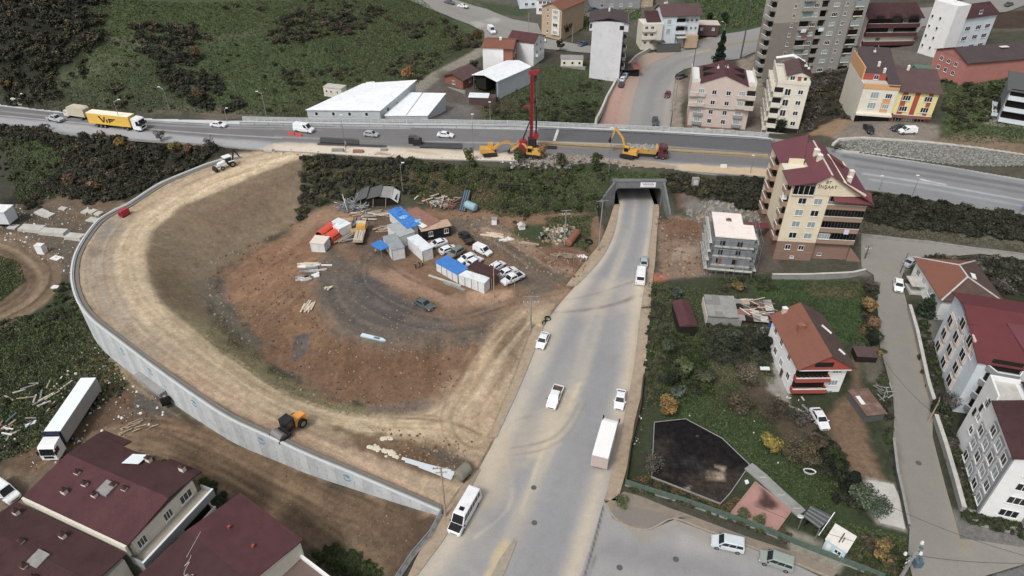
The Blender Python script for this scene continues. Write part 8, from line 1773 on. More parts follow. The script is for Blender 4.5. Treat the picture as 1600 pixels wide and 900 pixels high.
mb=MB().use(mat('ribbed_grey','#6d7072',.6,.3,var=.1,wave=('X',3.0)));mb.hexa([q-Vector((0,0,.12))for q in pts],pts);mb.build('roof',None,t)
for i in range(8):u=(i+.5)/8;a_=pts[0].lerp(pts[3],u);b_=pts[1].lerp(pts[2],u);mb=MB().use(M['concrete_dark']if i%2 else M['steel']);mb.beam(a_+Vector((0,0,.04)),b_+Vector((0,0,.04)),.12,.07);mb.build('rib',None,t)
for q in pts:mb=MB().use(M['steel']);mb.beam((q.x,q.y,-.3),(q.x,q.y,rz_-bz.z-.13),.12,.12);mb.build('post',None,t)
mb=MB().use(M['glass']);a_,b_=pts[1],pts[2];mb.hexa([(a_.x,a_.y,.2),(b_.x,b_.y,.2),(b_.x+.05,b_.y+.02,.2),(a_.x+.05,a_.y+.02,.2)],[(a_.x,a_.y,2.2),(b_.x,b_.y,3.1),(b_.x+.05,b_.y+.02,3.1),(a_.x+.05,a_.y+.02,2.2)]);mb.build('side_panel',None,t)
mb=MB().use(M['frame']);mb.beam((b_.x+.3,b_.y+.2,3.4),(a_.x+.1,a_.y-.2,1.6),.1,.1);mb.build('brace',None,t)
mb=MB().use(M['frame']);q=pts[0];mb.tube((q.x-.3,q.y,2.6),(q.x-.3,q.y+.08,2.75),.42,n=14);mb.build('satellite_dish',None,t)
mb=MB().use(M['void']);a_,b_=pts[0].lerp(pts[3],.15),pts[0].lerp(pts[3],.9);mb.beam((a_.x+.6,a_.y,1.0),(b_.x+.6,b_.y-.3,1.0),.1,1.8);mb.build('back_panel',None,t)
o,W,D=box_thing('kiosk','pale blue cabin with white roof next to the ribbed steel shelter','kiosk',[(1291,842),(1323,862),(1339,839)],2.7,2.55,mat('kiosk_blue','#a9c7d3',.6,var=.06,scale=.8),mat('kiosk_roof','#dcd9d0',.7,var=.08,dirt=('#b9b0a0',.6)),.1)
f,p_=win_mesh(.9,.8,2,'glass');w_=put('window',f,o,(W*.68,-.01,1.5));put('pane',p_,w_)
addbox(o,'door',W*.12,W*.32,-.03,-.003,.1,2.0,'frame');addbox(o,'roof_unit',W*.5,W*.55,D*.2,D*.8,2.553,2.64,'brown_roof');addbox(o,'roof_unit',W*.62,W*.66,D*.3,D*.6,2.553,2.64,'brown_roof')
def ring_thing(name,lab,cat,px,py,rx,ry,h,a):
 p=gp(px,py);mb=MB().use(M['frame']);n=18;rings=[[(math.cos(2*math.pi*i/n)*(rx*f),math.sin(2*math.pi*i/n)*(ry*f),z)for i in range(n)]for f,z in((.75,0),(1,h),(.86,h),(.66,.12))];mb.loft(rings);o=mb.build(name);o.location=p;o.rotation_euler=(0,0,a);tag(o,lab,cat);c=MB().use(M['void']);c.loft([[(math.cos(2*math.pi*i/n)*rx*.8,math.sin(2*math.pi*i/n)*ry*.8,z)for i in range(n)]for z in(h*.5,h*.75)]);c.build('inside',None,o)
ring_thing('bathtub','white oval bathtub lying in the garden left of the dark shrubs','bathtub',1264,739,.95,.5,.5,-.2);ring_thing('basin','small white basin under the dark shrubs by the olive tree','basin',1317,780,.5,.4,.35,.3)
plate('slab','small white square slab in the weeds above the pink patio','slab',[(1163,752),(1168,751),(1170,756),(1165,758)],'frame',.15,.1)
plate('concrete_apron','pale concrete yard patch left of the lane','paving',[(1357,748),(1396,757),(1404,775),(1414,828),(1375,818),(1345,780)],M['concrete_light'],.1,.02)['kind']='structure'
# -- PEOPLE: one skinned surface per body
def person_mesh(name,pose,mskin,mtop,mleg):
 J=pose;names=list(J);idx={k:i for i,k in enumerate(names)}
 E=[('pelvis','belly'),('belly','chest'),('chest','neck'),('neck','head'),('head','crown')]
 for s in 'lr':E+=[('pelvis',s+'hip'),(s+'hip',s+'knee'),(s+'knee',s+'ankle'),(s+'ankle',s+'toe'),('chest',s+'sho'),(s+'sho',s+'elb'),(s+'elb',s+'wri'),(s+'wri',s+'palm')]
 for s in 'lr':
  for f in range(5):E.append((s+'palm',s+'f%d'%f))
 rad={'pelvis':.15,'belly':.145,'chest':.17,'neck':.062,'head':.098,'crown':.085}
 for s in 'lr':
  rad.update({s+'hip':.098,s+'knee':.065,s+'ankle':.046,s+'toe':.045,s+'sho':.068,s+'elb':.05,s+'wri':.034,s+'palm':.034})
  for f in range(5):rad[s+'f%d'%f]=.011
 me=bpy.data.meshes.new(name);me.from_pydata([J[k]for k in names],[(idx[a],idx[b])for a,b in E],[])
 ob=bpy.data.objects.new(name,me);col.objects.link(ob);sk=ob.modifiers.new('skin','SKIN')
 for k in names:
  v=me.skin_vertices[0].data[idx[k]];v.radius=(rad[k],rad[k]*(.72 if k in('pelvis','belly','chest')else 1));v.use_root=(k=='pelvis')
 su=ob.modifiers.new('sub','SUBSURF');su.levels=su.render_levels=1
 bpy.context.view_layer.update();dg=bpy.context.evaluated_depsgraph_get();m2=bpy.data.meshes.new_from_object(ob.evaluated_get(dg));bpy.data.objects.remove(ob)
 m2.materials.clear()
 for m in(mskin,mtop,mleg,MATS['machine_dark']):m2.materials.append(m)
 for p in m2.polygons:
  c=p.center;z=c.z;r=math.hypot(c.x,c.y)
  p.material_index=3 if z<.12 else 2 if z<.93 else 0 if z>1.44 else 1;p.use_smooth=True
  if p.material_index in(1,2)and any((Vector(J[s+'palm'])-c).length<.13 for s in 'lr'):p.material_index=0
 m2.name=name;return m2
def pose(step=.12,arm=.1,bend=0.0,lift=0.0):
 J=dict(pelvis=(0,0,.95),belly=(0+bend*.1,0,1.12),chest=(bend*.25,0,1.34),neck=(bend*.35,0,1.5),head=(bend*.42+.015,0,1.63),crown=(bend*.46,0,1.71))
 for s,q in(('l',1),('r',-1)):
  st=step*q;J.update({s+'hip':(0,.1*q,.9),s+'knee':(st*.6+.04,.11*q,.5),s+'ankle':(st,.12*q,.09),s+'toe':(st+.15,.13*q,.05),s+'sho':(bend*.28,.19*q,1.42),s+'elb':(-st*.8+arm,.26*q,1.14+lift*.1),s+'wri':(-st+arm*2.2,.25*q,.9+lift*.3),s+'palm':(-st+arm*2.5,.245*q,.84+lift*.33)})
  for f in range(5):J[s+'f%d'%f]=(-st+arm*2.6+.02*(f-2)*1.2+(.03 if f==0 else 0),.24*q+(.0 if f else-.04*q),.76-.012*(2-abs(f-2))+lift*.34+(.04 if f==0 else 0))
 return J
def person(px,py,ang,label,top,leg,ps,hair='#2a211c',vest=None):
 g=gp(px,py);sk=mat('skin','#b88a6c',.6,var=.05);me=person_mesh('body',ps,sk,mat('top_'+top[1:],top,.9,var=.1),mat('leg_'+leg[1:],leg,.9,var=.1))
 r=empty('person',(g[0],g[1],g[2]+.0),ang,label,'person');put('body',me,r)
 hx=ps['head'];mb=MB().use(mat('hair_'+hair[1:],hair,.8));n=8
 mb.loft([[(hx[0]-.012+math.cos(2*math.pi*i/n)*rr,math.sin(2*math.pi*i/n)*rr*.85,hx[2]+z)for i in range(n)]for rr,z in((.1,.03),(.108,.07),(.09,.13),(.04,.165))]);mb.build('helmet' if vest else 'hair',None,r,True)
 fb=MB().use(mat('skin','#b88a6c'));fb.hexa([(hx[0]+.09,-.014,hx[2]-.03),(hx[0]+.12,0,hx[2]-.03),(hx[0]+.09,.014,hx[2]-.03)],[(hx[0]+.085,-.008,hx[2]+.02),(hx[0]+.092,0,hx[2]+.02),(hx[0]+.085,.008,hx[2]+.02)]);fb.build('nose',None,r)
 eb=MB().use(M['black_pl']);
 for s in(-.034,.034):e=MB().use(M['black_pl']);e.box(hx[0]+.085,hx[0]+.1,s-.01,s+.01,hx[2]+.005,hx[2]+.02);e.build('eye',None,r)
 if vest:
  c=ps['chest'];mb=MB().use(mat('vest_'+vest[1:],vest,.7,var=.04));n=12
  mb.loft([[(c[0]*f+math.cos(2*math.pi*i/n)*rx,math.sin(2*math.pi*i/n)*ry,z)for i in range(n)]for f,rx,ry,z in((.2,.145,.18,.98),(.6,.155,.195,1.2),(1,.165,.225,1.38),(1.1,.09,.15,1.47))],False);mb.build('vest',None,r,True)
person(650,421,1.2,'person in dark clothes standing leftmost of the group of three by the white container','#3a3f4a','#23252c',pose(.06,.05))
person(656,418,-2.2,'person in dark jacket in the middle of the group of three by the white container','#2b2b30','#2e3038',pose(.1,.12,.1))
person(661,416,2.8,'person in yellow-green vest and pale helmet, rightmost of the group of three','#43484a','#262a33',pose(.05,.1,0,.4),'#d9d9d2','#b9cf3a')
person(588,398,.4,'person in pale jacket walking beside the bright blue awning','#a9a59c','#2b3240',pose(.22,.08))
person(541,231,-1.4,'worker in orange vest and white helmet standing on the highway roadworks','#4a4440','#22262e',pose(.12,.1,.15),'#dedcd4','#e0702a')
# -- PLANTS
def leaf_mat(name,rough=.8):
 m=bpy.data.materials.new(name);m.use_nodes=True;n=m.node_tree.nodes;l=m.node_tree.links;b=n['Principled BSDF']
 b.inputs['Roughness'].default_value=rough;b.inputs['Specular IOR Level'].default_value=.2
 a=n.new('ShaderNodeAttribute');a.attribute_name='Col';l.new(a.outputs['Color'],b.inputs['Base Color']);return m
LEAF=leaf_mat('leaves');BARK=mat('bark','#4f443a',.95,var=.25,scale=3);BARK2=mat('bark_grey','#6b6258',.95,var=.25,scale=3)
def leaves(c,rad,n,size,cols,rs,shell=.55,squash=1.0,lumps=7):
 """n leaf-clump triangles spread through a lumpy volume; returns V, F, C"""
 c=np.array(c,float);rad=np.array(rad,float)
 lc=rs.randn(lumps,3);lc/=np.linalg.norm(lc,axis=1)[:,None]+1e-9;lc*=rs.uniform(.35,.75,(lumps,1));lr=rs.uniform(.32,.6,lumps)
 k=rs.randint(lumps,size=n);d=rs.randn(n,3);d/=np.linalg.norm(d,axis=1)[:,None]+1e-9
 p=lc[k]+d*(lr[k]*rs.uniform(shell,1.05,n)**.7)[:,None];p[:,2]=np.maximum(p[:,2],-.75)
 ctr=c+p*rad;out=d*.7+rs.randn(n,3)*.5;out[:,2]+=.75;out/=np.linalg.norm(out,axis=1)[:,None]
 t=np.cross(out,rs.randn(n,3));t/=np.linalg.norm(t,axis=1)[:,None]+1e-9;b=np.cross(out,t);s=size*rs.uniform(.6,1.4,(n,1))
 V=np.stack([ctr+t*s,ctr-t*s*.5+b*s*.85,ctr-t*s*.5-b*s*.85],1).reshape(-1,3);F=np.arange(n*3).reshape(-1,3)
 cl=np.array([lin(x)for x in cols]);lumpc=cl[rs.randint(len(cl),size=lumps)][k];C=lumpc*rs.uniform(.7,1.3,(n,1))*(.85+.3*rs.rand(n,1));C=np.repeat(C,3,0)
 return V,F,C
def mass(name,items,kind='stuff'):
 Vs,Fs,Cs,o=[],[],[],0
 for V,F,C in items:Vs.append(V);Fs.append(F+o);Cs.append(C);o+=len(V)
 if not Vs:return None
 me=np_mesh(name,np.concatenate(Vs),np.concatenate(Fs),LEAF,np.concatenate(Cs),False);ob=bpy.data.objects.new(name,me);col.objects.link(ob)
 if kind:ob['kind']=kind
 return ob
def scatter(poly,n,seed,z=None):
 rs=np.random.RandomState(seed);w=G2(poly);xs=[q[0]for q in w];ys=[q[1]for q in w]
 X=rs.uniform(min(xs),max(xs),n*4);Y=rs.uniform(min(ys),max(ys),n*4);k=np.nonzero(poly_sd(X,Y,w)<0)[0][:n];return X[k],Y[k],H(X[k],Y[k]),rs
DK=['#33372a','#3a3d2f','#2e3227','#424236','#3c392f'];GN=['#33401f','#3d4a26','#2b371c','#46502c'];OL=['#4a4a30','#3d4029','#585438'];BR=['#4a4437','#554c3c','#403b31','#61563f'];AU=['#6b5a34','#78643a','#5f4f32','#86703f'];GRY=['#57514a','#4b463f','#665f55','#3f3b34']
THIN={101:.8,102:.6,103:.6,104:.6,105:.5,106:.6,107:.6,108:.5,109:.5,110:.7,111:.5,112:.6,114:.65,115:.5,116:.6,117:.45,118:.22,119:.25,120:.65,122:.8,126:.12,127:.5,124:.7}
def bushes(name,poly,n,r0,r1,pal,seed,leafn=44,size=.34,h=.62,mask=None):
 n=int(n*THIN.get(seed,1))
 X,Y,Z,rs=scatter(poly,n,seed);it=[]
 cl=fbm(X,Y,14,3,seed)if len(X)else[]
 for i in range(len(X)):
  if cl[i]<-.25+(0 if mask is None else mask):continue
  r=r0+(r1-r0)*rs.rand()**1.6;p=pal[rs.randint(len(pal))]
  it.append(leaves((X[i],Y[i],Z[i]+r*h*.55),(r,r,r*h),int(leafn*2.1*(r/r0)**1.2),size*.58*(1+.15*(r/r0-1)),p,rs))
 return mass(name,it)
bushes('scrub',[(-60,-30),(170,-30),(165,50),(150,90),(110,120),(60,160),(-60,155)],900,1.0,2.6,[DK,DK,DK,BR],101,40,.5)
bushes('scrub',[(-40,60),(140,60),(150,110),(110,130),(70,165),(-40,160)],260,.8,1.8,[DK,DK,OL],102,40,.42,mask=.1)
bushes('scrub',[(200,40),(300,38),(330,60),(300,72),(230,75)],150,.9,2.0,[DK,DK,BR],103,40,.45,mask=-.3)
bushes('scrub',[(220,80),(300,78),(335,120),(385,168),(375,180),(320,172),(270,150),(240,110)],260,.9,2.2,[DK,DK,DK],104,44,.45,mask=-.2)
bushes('scrub',[(60,125),(120,125),(190,135),(220,168),(150,172),(40,165)],170,.6,1.5,[DK,OL,BR],105,36,.36)
bushes('scrub',[(410,38),(470,15),(600,15),(610,40),(540,55),(500,60),(430,70)],300,.8,2.2,[DK,DK,OL,BR],106,40,.45,mask=-.05)
bushes('scrub',[(610,32),(700,35),(740,50),(745,78),(700,80),(620,55)],190,.8,2.0,[DK,OL,BR],107,40,.42)
bushes('scrub',[(440,110),(560,105),(570,130),(500,142),(440,130)],120,.7,1.5,[DK,OL],108,36,.36)
bushes('scrub',[(300,-20),(640,-20),(600,14),(420,20),(300,16)],160,.8,1.8,[DK,OL,BR],109,36,.42,mask=.12)
bushes('scrub',[(620,90),(700,80),(660,125),(620,140),(590,120)],90,.6,1.4,[OL,DK,BR],110,36,.36)
bushes('scrub',[(160,0),(300,70),(440,60),(600,90),(560,150),(420,185),(200,178),(120,120)],170,.4,1.1,[OL,DK,GN],111,30,.3,mask=.15)
bushes('scrub',[(745,130),(930,95),(945,130),(930,192),(820,192),(760,190)],230,.5,1.4,[GN,OL,DK],112,34,.32,mask=-.05)
bushes('scrub',[(850,170),(935,160),(925,196),(840,196)],90,.7,1.5,[GN,DK],113,36,.34,mask=-.3)
bushes('scrub',[(0,196),(200,220),(340,233),(330,248),(250,282),(190,312),(140,316),(70,300),(100,250),(60,220),(0,212)],760,.7,1.9,[DK,DK,DK,BR],114,46,.36,mask=-.25)
bushes('scrub',[(0,215),(120,225),(110,300),(30,310),(-20,290)],110,.5,1.3,[GN,DK,OL],115,40,.32,mask=.08)
bushes('scrub',[(90,255),(150,250),(170,300),(100,320),(30,330),(40,300)],130,.6,1.4,[DK,BR],116,44,.34,mask=-.1)
bushes('scrub',[(478,246),(640,250),(650,300),(600,315),(520,310),(478,340),(466,345),(472,300)],620,.6,1.7,[DK,DK,OL],117,50,.32,mask=-.35)
bushes('scrub',[(640,252),(955,262),(950,275),(900,330),(840,300),(760,300),(700,290),(650,300)],480,.5,1.6,[DK,OL,GN,GN],118,50,.30,mask=-.2)
bushes('scrub',[(790,300),(930,280),(930,320),(880,335),(800,350),(770,330)],200,.4,1.1,[GN,DK,GN],119,44,.26,mask=-.1)
bushes('scrub',[(1035,275),(1205,282),(1200,318),(1100,308),(1050,300)],330,.5,1.6,[DK,OL,DK],120,48,.3,mask=-.3)
bushes('scrub',[(1130,285),(1205,285),(1200,325),(1150,325)],90,1.0,2.4,[DK],121,70,.36,mask=-.5)
bushes('scrub',[(1362,304),(1425,312),(1640,345),(1640,384),(1480,362),(1352,343)],620,.6,1.6,[DK,DK,DK,['#2f3122','#25271c']],122,46,.32,mask=-.45)
bushes('scrub',[(1445,404),(1640,412),(1640,470),(1540,450),(1470,425)],240,.6,1.8,[DK,DK,GRY],123,46,.32,mask=-.3)
bushes('scrub',[(1195,125),(1335,110),(1335,180),(1290,200),(1245,205),(1200,180)],260,.8,2.0,[DK,BR,GRY],124,40,.4,mask=-.2)
bushes('scrub',[(1470,120),(1600,105),(1600,150),(1520,205),(1475,205)],170,.6,1.6,[GN,DK,OL],125,40,.34)
bushes('scrub',[(0,500),(90,480),(125,500),(150,560),(210,620),(120,640),(40,690),(-30,720),(-30,560)],520,.3,1.0,[DK,GN,DK],126,34,.26,mask=.0)
bushes('scrub',[(90,440),(118,450),(130,500),(60,520)],90,.4,1.0,[GN,DK],127,36,.24)
bushes('scrub',[(530,850),(590,885),(600,905),(540,910),(480,862)],120,.3,.7,[GN],128,60,.16,mask=-.5)
bushes('scrub',[(205,712),(262,722),(262,738),(210,724)],46,.25,.6,[GN,OL],129,50,.15,mask=-.5);bushes('scrub',[(315,748),(352,770),(345,800),(322,790)],50,.35,.8,[GN,DK],130,60,.18,mask=-.5)
bushes('undergrowth',[(1020,450),(1060,450),(1055,560),(1020,640),(1008,640),(1010,520)],240,.25,.8,[GN,DK,OL],131,50,.17,mask=-.1)
bushes('undergrowth',[(1045,520),(1100,530),(1110,620),(1030,640),(1040,570)],120,.5,1.5,[GN,GN,DK],132,80,.2,mask=-.5)
bushes('undergrowth',[(1100,505),(1210,520),(1215,570),(1150,575),(1100,560)],110,.6,1.6,[DK,['#3a3f30','#2e3328','#454a3a']],133,90,.2,mask=-.5)
bushes('undergrowth',[(1170,432),(1200,430),(1215,455),(1120,455),(1115,440)],60,.4,1.0,[OL,GN,DK],134,60,.2,mask=-.4)
bushes('undergrowth',[(1350,440),(1366,450),(1374,560),(1350,545),(1345,480)],70,.5,1.3,[GN,DK,AU],135,70,.2,mask=-.5)
bushes('undergrowth',[(1275,670),(1305,700),(1325,745),(1345,790),(1320,800),(1290,760),(1265,700)],110,.5,1.3,[DK,['#1f231b','#262b20'],GN],136,80,.19,mask=-.6)
bushes('undergrowth',[(983,745),(1020,755),(1120,795),(1240,838),(1235,848),(1120,808),(985,765)],150,.25,.75,[GN,BR,OL,DK],137,56,.15,mask=-.2)
bushes('undergrowth',[(1322,862),(1350,840),(1412,850),(1412,930),(1340,905)],150,.25,.8,[GN,OL,BR],138,56,.16,mask=-.1)
bushes('undergrowth',[(1440,500),(1455,520),(1480,640),(1525,790),(1510,795),(1465,660),(1440,560)],240,.4,1.2,[DK,GN,GRY],139,60,.2,mask=-.4)
bushes('undergrowth',[(1378,540),(1385,600),(1396,690),(1405,750),(1396,752),(1385,690),(1375,600)],90,.25,.7,[GN,DK],140,50,.16,mask=-.4)
bushes('undergrowth',[(1505,798),(1600,814),(1600,842),(1505,812)],80,.3,.8,[GN,DK],142,50,.18,mask=-.4)
def tufts(name,poly,n,size,pal,seed,mask=-1):
 X,Y,Z,rs=scatter(poly,n,seed);m=fbm(X,Y,7,3,seed)>mask;X,Y,Z=X[m],Y[m],Z[m];n=len(X)
 k=3;cx=np.repeat(X,k)+rs.randn(n*k)*size*.6;cy=np.repeat(Y,k)+rs.randn(n*k)*size*.6;cz=np.repeat(Z,k);a=rs.rand(n*k)*6.28;s=size*rs.uniform(.5,1.3,n*k);h=s*rs.uniform(.5,1.2,n*k)
 V=np.stack([np.stack([cx-np.cos(a)*s*.5,cy-np.sin(a)*s*.5,cz],1),np.stack([cx+np.cos(a)*s*.5,cy+np.sin(a)*s*.5,cz],1),np.stack([cx+rs.randn(n*k)*s*.5,cy+rs.randn(n*k)*s*.5,cz+h],1)],1).reshape(-1,3)
 cl=np.array([lin(x)for x in pal]);C=np.repeat(cl[rs.randint(len(cl),size=n*k)]*rs.uniform(.7,1.35,(n*k,1)),3,0);return mass(name,[(V,np.arange(n*k*3).reshape(-1,3),C)])
GP=['#526238','#475633','#5c6a3e','#676b45','#3f4b2c']
tufts('grass',[(150,0),(640,-20),(740,60),(640,140),(480,185),(200,175),(60,165),(120,100)],42000,.34,GP,201)
tufts('grass',[(745,130),(930,90),(945,130),(930,195),(760,195)],8000,.3,GP,202)
tufts('grass',[(0,215),(120,215),(120,300),(30,320)],3500,.35,GP,203);tufts('grass',[(0,500),(120,480),(200,600),(100,680),(-40,740),(-40,520)],9000,.3,GP,204)
tufts('grass',[(1170,432),(1345,440),(1370,560),(1300,520),(1190,470)],5000,.24,['#40542b','#4a5c31','#35472a'],205);tufts('grass',[(1060,610),(1150,600),(1200,660),(1320,790),(1270,800),(1100,665),(1030,650)],8000,.2,['#40542b','#4a5c31','#35472a','#56603a'],206)
tufts('grass',[(1010,440),(1200,470),(1210,600),(1010,640)],9000,.22,GP,207);tufts('grass',[(1250,800),(1415,840),(1415,930),(1320,880)],4000,.18,GP,208)
tufts('grass',[(650,255),(955,264),(930,330),(800,340),(640,310)],9000,.3,GP+['#5a4c36','#5a4c36'],209);tufts('grass',[(955,264),(1038,270),(1038,283),(955,281)],1500,.25,GP,210)
tufts('grass',[(1470,120),(1600,105),(1600,225),(1480,222)],4000,.35,GP,211);tufts('grass',[(1060,-20),(1200,-30),(1190,40),(1080,50)],3500,.5,GP,212);tufts('grass',[(900,20),(1000,5),(1000,30),(900,50)],1500,.5,GP,213)
tufts('grass',[(1350,345),(1480,362),(1640,392),(1640,402),(1480,378),(1345,364)],3000,.22,['#6b6550','#5a5645','#4d4b3a'],214)
tufts('grass',[(0,400),(30,410),(40,440),(0,470),(-30,450)],1500,.25,GP,215);tufts('dead_leaves',[(985,748),(1018,742),(1130,790),(1150,775),(1235,835),(1120,800)],3500,.12,['#7d6238','#8d7240','#5a4a30','#6b5a35'],216)
tufts('weeds',[(340,490),(460,600),(600,645),(560,652),(440,618),(320,530)],2600,.16,['#8a8055','#7d7a4c','#6f6b48'],217);tufts('weeds',[(850,340),(925,335),(920,395),(870,372)],1500,.3,GP+['#6b5f44'],218)
# -- single trees and shrubs
def tree(label,px,py,h,rad,pal,kind='leafy',n=900,size=.2,trunk=None,cat='tree',group=None,seed=None,name=None,lumps=9,bark=None):
 rs=np.random.RandomState(seed or(int(px*7+py*13)%9999));g=gp(px,py);th=trunk if trunk is not None else h*.35
 t=empty(name or{'leafy':'broadleaf_tree','conifer':'conifer','bare':'bare_tree','shrub':'shrub'}[kind],(g[0],g[1],g[2]-.1),rs.rand()*6,label,cat,group)
 mb=MB().use(bark or BARK);r0=.05+h*.022
 if kind=='bare':
  tw=MB().use(bark or BARK2)
  def limb(p,d,L_,r,dep):
   q=p+d*L_;(mb if dep<2 else tw).tube(p,q,r,r*.62,n=6 if dep<2 else 3,cap=False)
   if dep>=4:return
   for _ in range((3,4,4,3)[dep]):
    e=(d+Vector(rs.randn(3))*.5).normalized();e.z=abs(e.z)*.8+.12;e.normalize();limb(p+d*L_*rs.uniform(.55,1),e,L_*rs.uniform(.6,.85),r*.5,dep+1)
  limb(Vector((0,0,0)),Vector((0,0,1)),h*.3,r0*1.2,0)
  mb.build('trunk',None,t);o=tw.build('twigs',None,t);o['kind']='stuff'
  if pal:
   Vv,F,C=leaves((0,0,h*.62),(rad,rad,h*.38),int(n*2.2),size*.62,pal,rs,.3,lumps=lumps);me=np_mesh('crown',Vv,F,LEAF,C,False);put('crown',me,t)
  return t
 top=Vector((rs.randn()*.1*rad*.3,rs.randn()*.1*rad*.3,h*.8));mb.tube((0,0,-.3),top*.5,r0,r0*.7,n=8);mb.tube(top*.5,top,r0*.7,r0*.15,n=6)
 if kind=='leafy':
  for _ in range(6):d=Vector((rs.randn(),rs.randn(),.9+rs.rand())).normalized();s_=top*rs.uniform(.3,.65);mb.tube(s_,s_+d*rad*rs.uniform(.5,.85),r0*.4,r0*.1,n=5)
 mb.build('trunk',None,t)
 if kind=='conifer':
  it=[];L_=9
  for k in range(L_):
   u=(k+.5)/L_;rr=rad*(1-u)**.8+.12;it.append(leaves((0,0,h*.08+h*.9*u),(rr,rr,h*.09),int(n/L_*(1.6-u)),size,pal,rs,.6,lumps=7))
  Vv=np.concatenate([i_[0]for i_ in it]);F=np.arange(len(Vv)).reshape(-1,3);C=np.concatenate([i_[2]for i_ in it])
 else:
  zc=th+(h-th)*.5;Vv,F,C=leaves((0,0,zc),(rad,rad,(h-th)*.52 if kind!='shrub' else h*.5),n,size,pal,rs,.5,lumps=lumps)
 me=np_mesh('crown',Vv,F,LEAF,C,False);put('crown',me,t);return t
EV=['#2a3826','#33422c','#223021','#3b4a35'];YL=['#a08a32','#8f8032','#7d7434','#ae963c']
tree('golden-brown tree above the upper left corner of the burnt playground',1044,650,4.2,2.0,['#8a6a34','#7a6236','#96743a','#6b5a38'],n=1500,size=.16)
tree('bright yellow-green poplar in the middle of the garden',1197,712,4.6,1.5,YL,n=1300,size=.16,lumps=12)
tree('dark round conifer at the lane corner in front of the blue-white flats',1444,492,5.0,2.2,EV,'conifer',n=2200,size=.2)
tree('tall dark cypress-like conifer behind the pinkish block',1122,104,12.5,2.7,['#16231c','#1b2a20','#223327'],'conifer',n=2600,size=.38)
tree('grey-green olive tree beside the pale concrete patch',1350,800,4.8,2.6,['#59684e','#4c5a43','#6b775c','#3f4c39'],n=2400,size=.15,lumps=12)
tree('large bare brown tree right of the golden tree',1150,645,5.5,3.2,BR,'bare',n=900,size=.2)
tree('bare grey-brown tree spreading above the bathtub',1245,725,5.2,3.0,BR,'bare',n=900,size=.2)
tree('wide brown leafless tree just above the bright yellow poplar',1205,655,4.8,2.8,BR+['#5f5340'],'bare',n=900,size=.2)
tree('bushy grey-green tree between the maroon shed and the road',1040,555,3.6,1.9,['#3f4a35','#4b563f','#343d2c'],n=1500,size=.17)
tree('low olive tree right of the leafy green tree',1100,600,3.4,1.9,['#4a4f38','#565a42','#3c4230'],n=1400,size=.17)
tree('brown-leaved small tree by the dirt yard of the orange-roofed house',1272,705,3.0,1.8,['#54483a','#625443','#463d31'],n=900,size=.17)
tree('bare tree beside the askew old sedan',1250,668,4.6,2.4,GRY,'bare',n=350,size=.2)
tree('wide pale bare tree below the derelict shed',1165,605,5.0,3.0,['#6b6050','#7d705c','#5a5142'],'bare',n=800,size=.2)
tree('bare twiggy tree at the left corner of the burnt playground',1015,740,4.2,2.0,GRY,'bare',n=420,size=.18)
tree('leafy green tree in the upper garden near the road',1065,590,4.2,2.2,['#43512f','#505e38','#36442a','#5c6843'],n=1800,size=.17)
tree('dark green bush tree under the leafy green tree',1042,603,3.0,1.5,['#26301f','#1f281b','#2f3a26'],n=1100,size=.17)
tree('grey-green shrub just above the golden tree',1058,618,2.2,1.4,['#4f5a4c','#434d40','#5c675a'],'shrub',n=800,size=.15,cat='shrub')
tree('blue-grey shrub by the road below the underpass',1056,466,2.4,1.3,['#4a564c','#55625a','#3f4a42'],'shrub',n=700,size=.16,cat='shrub')
tree('dark grey-green tree in front of the derelict shed',1142,545,4.2,2.4,['#39412f','#2d3527','#464e3d'],n=1800,size=.18);tree('second dark tree close to the orange-roofed house',1186,548,4.0,2.2,['#2a3024','#343b2c','#21271d'],n=1600,size=.18)
tree('yellow autumn shrub behind the derelict shed',1152,453,2.0,1.3,AU,'shrub',n=600,size=.17,cat='shrub')
tree('orange-yellow tree at the lane edge beside the orange-roofed house',1354,492,3.8,1.7,['#8f7440','#7d683c','#9a7d48','#6f5f3d'],n=1300,size=.17);tree('rusty small tree below the orange-yellow one',1362,512,2.6,1.2,['#7a5d40','#6d553c','#856548'],n=700,size=.16)
tree('dark evergreen bush beside the lane below the rusty tree',1358,535,2.8,1.8,['#202a1e','#28332a','#2d3a26'],'shrub',n=1100,size=.17,cat='shrub')
tree('grey bush at the lane top left of the white hatchback',1358,456,2.6,1.5,GRY,'shrub',n=700,size=.17,cat='shrub')
tree('brown-yellow shrub in the bottom garden near the kiosk',1376,868,2.4,1.6,['#7d6a3a','#6b5e38','#8f7740'],'shrub',n=900,size=.14,cat='shrub')
tree('dark evergreen tree left of the olive tree',1322,765,3.6,1.8,['#1f261d','#272f23','#171d16'],n=1400,size=.17)
for k,(px,py,w_)in enumerate(((1163,808,'left'),(1186,818,'right'))):tree('round clipped olive shrub, '+w_+' of the pair on the pink patio',px,py,1.5,.95,['#5a6238','#4c5430','#6b7042'],'shrub',n=700,size=.1,cat='shrub',group='pair of round patio shrubs')
tree('small palm-like bush on the paved island',972,790,1.6,1.1,['#5d6440','#4c5434','#70704a'],'shrub',n=500,size=.13,cat='shrub')
tree('orange autumn tree by the dirt lane left of the warehouses road',641,128,5.0,2.3,['#8f6638','#7d5a36','#9a7040'],n=900,size=.3)
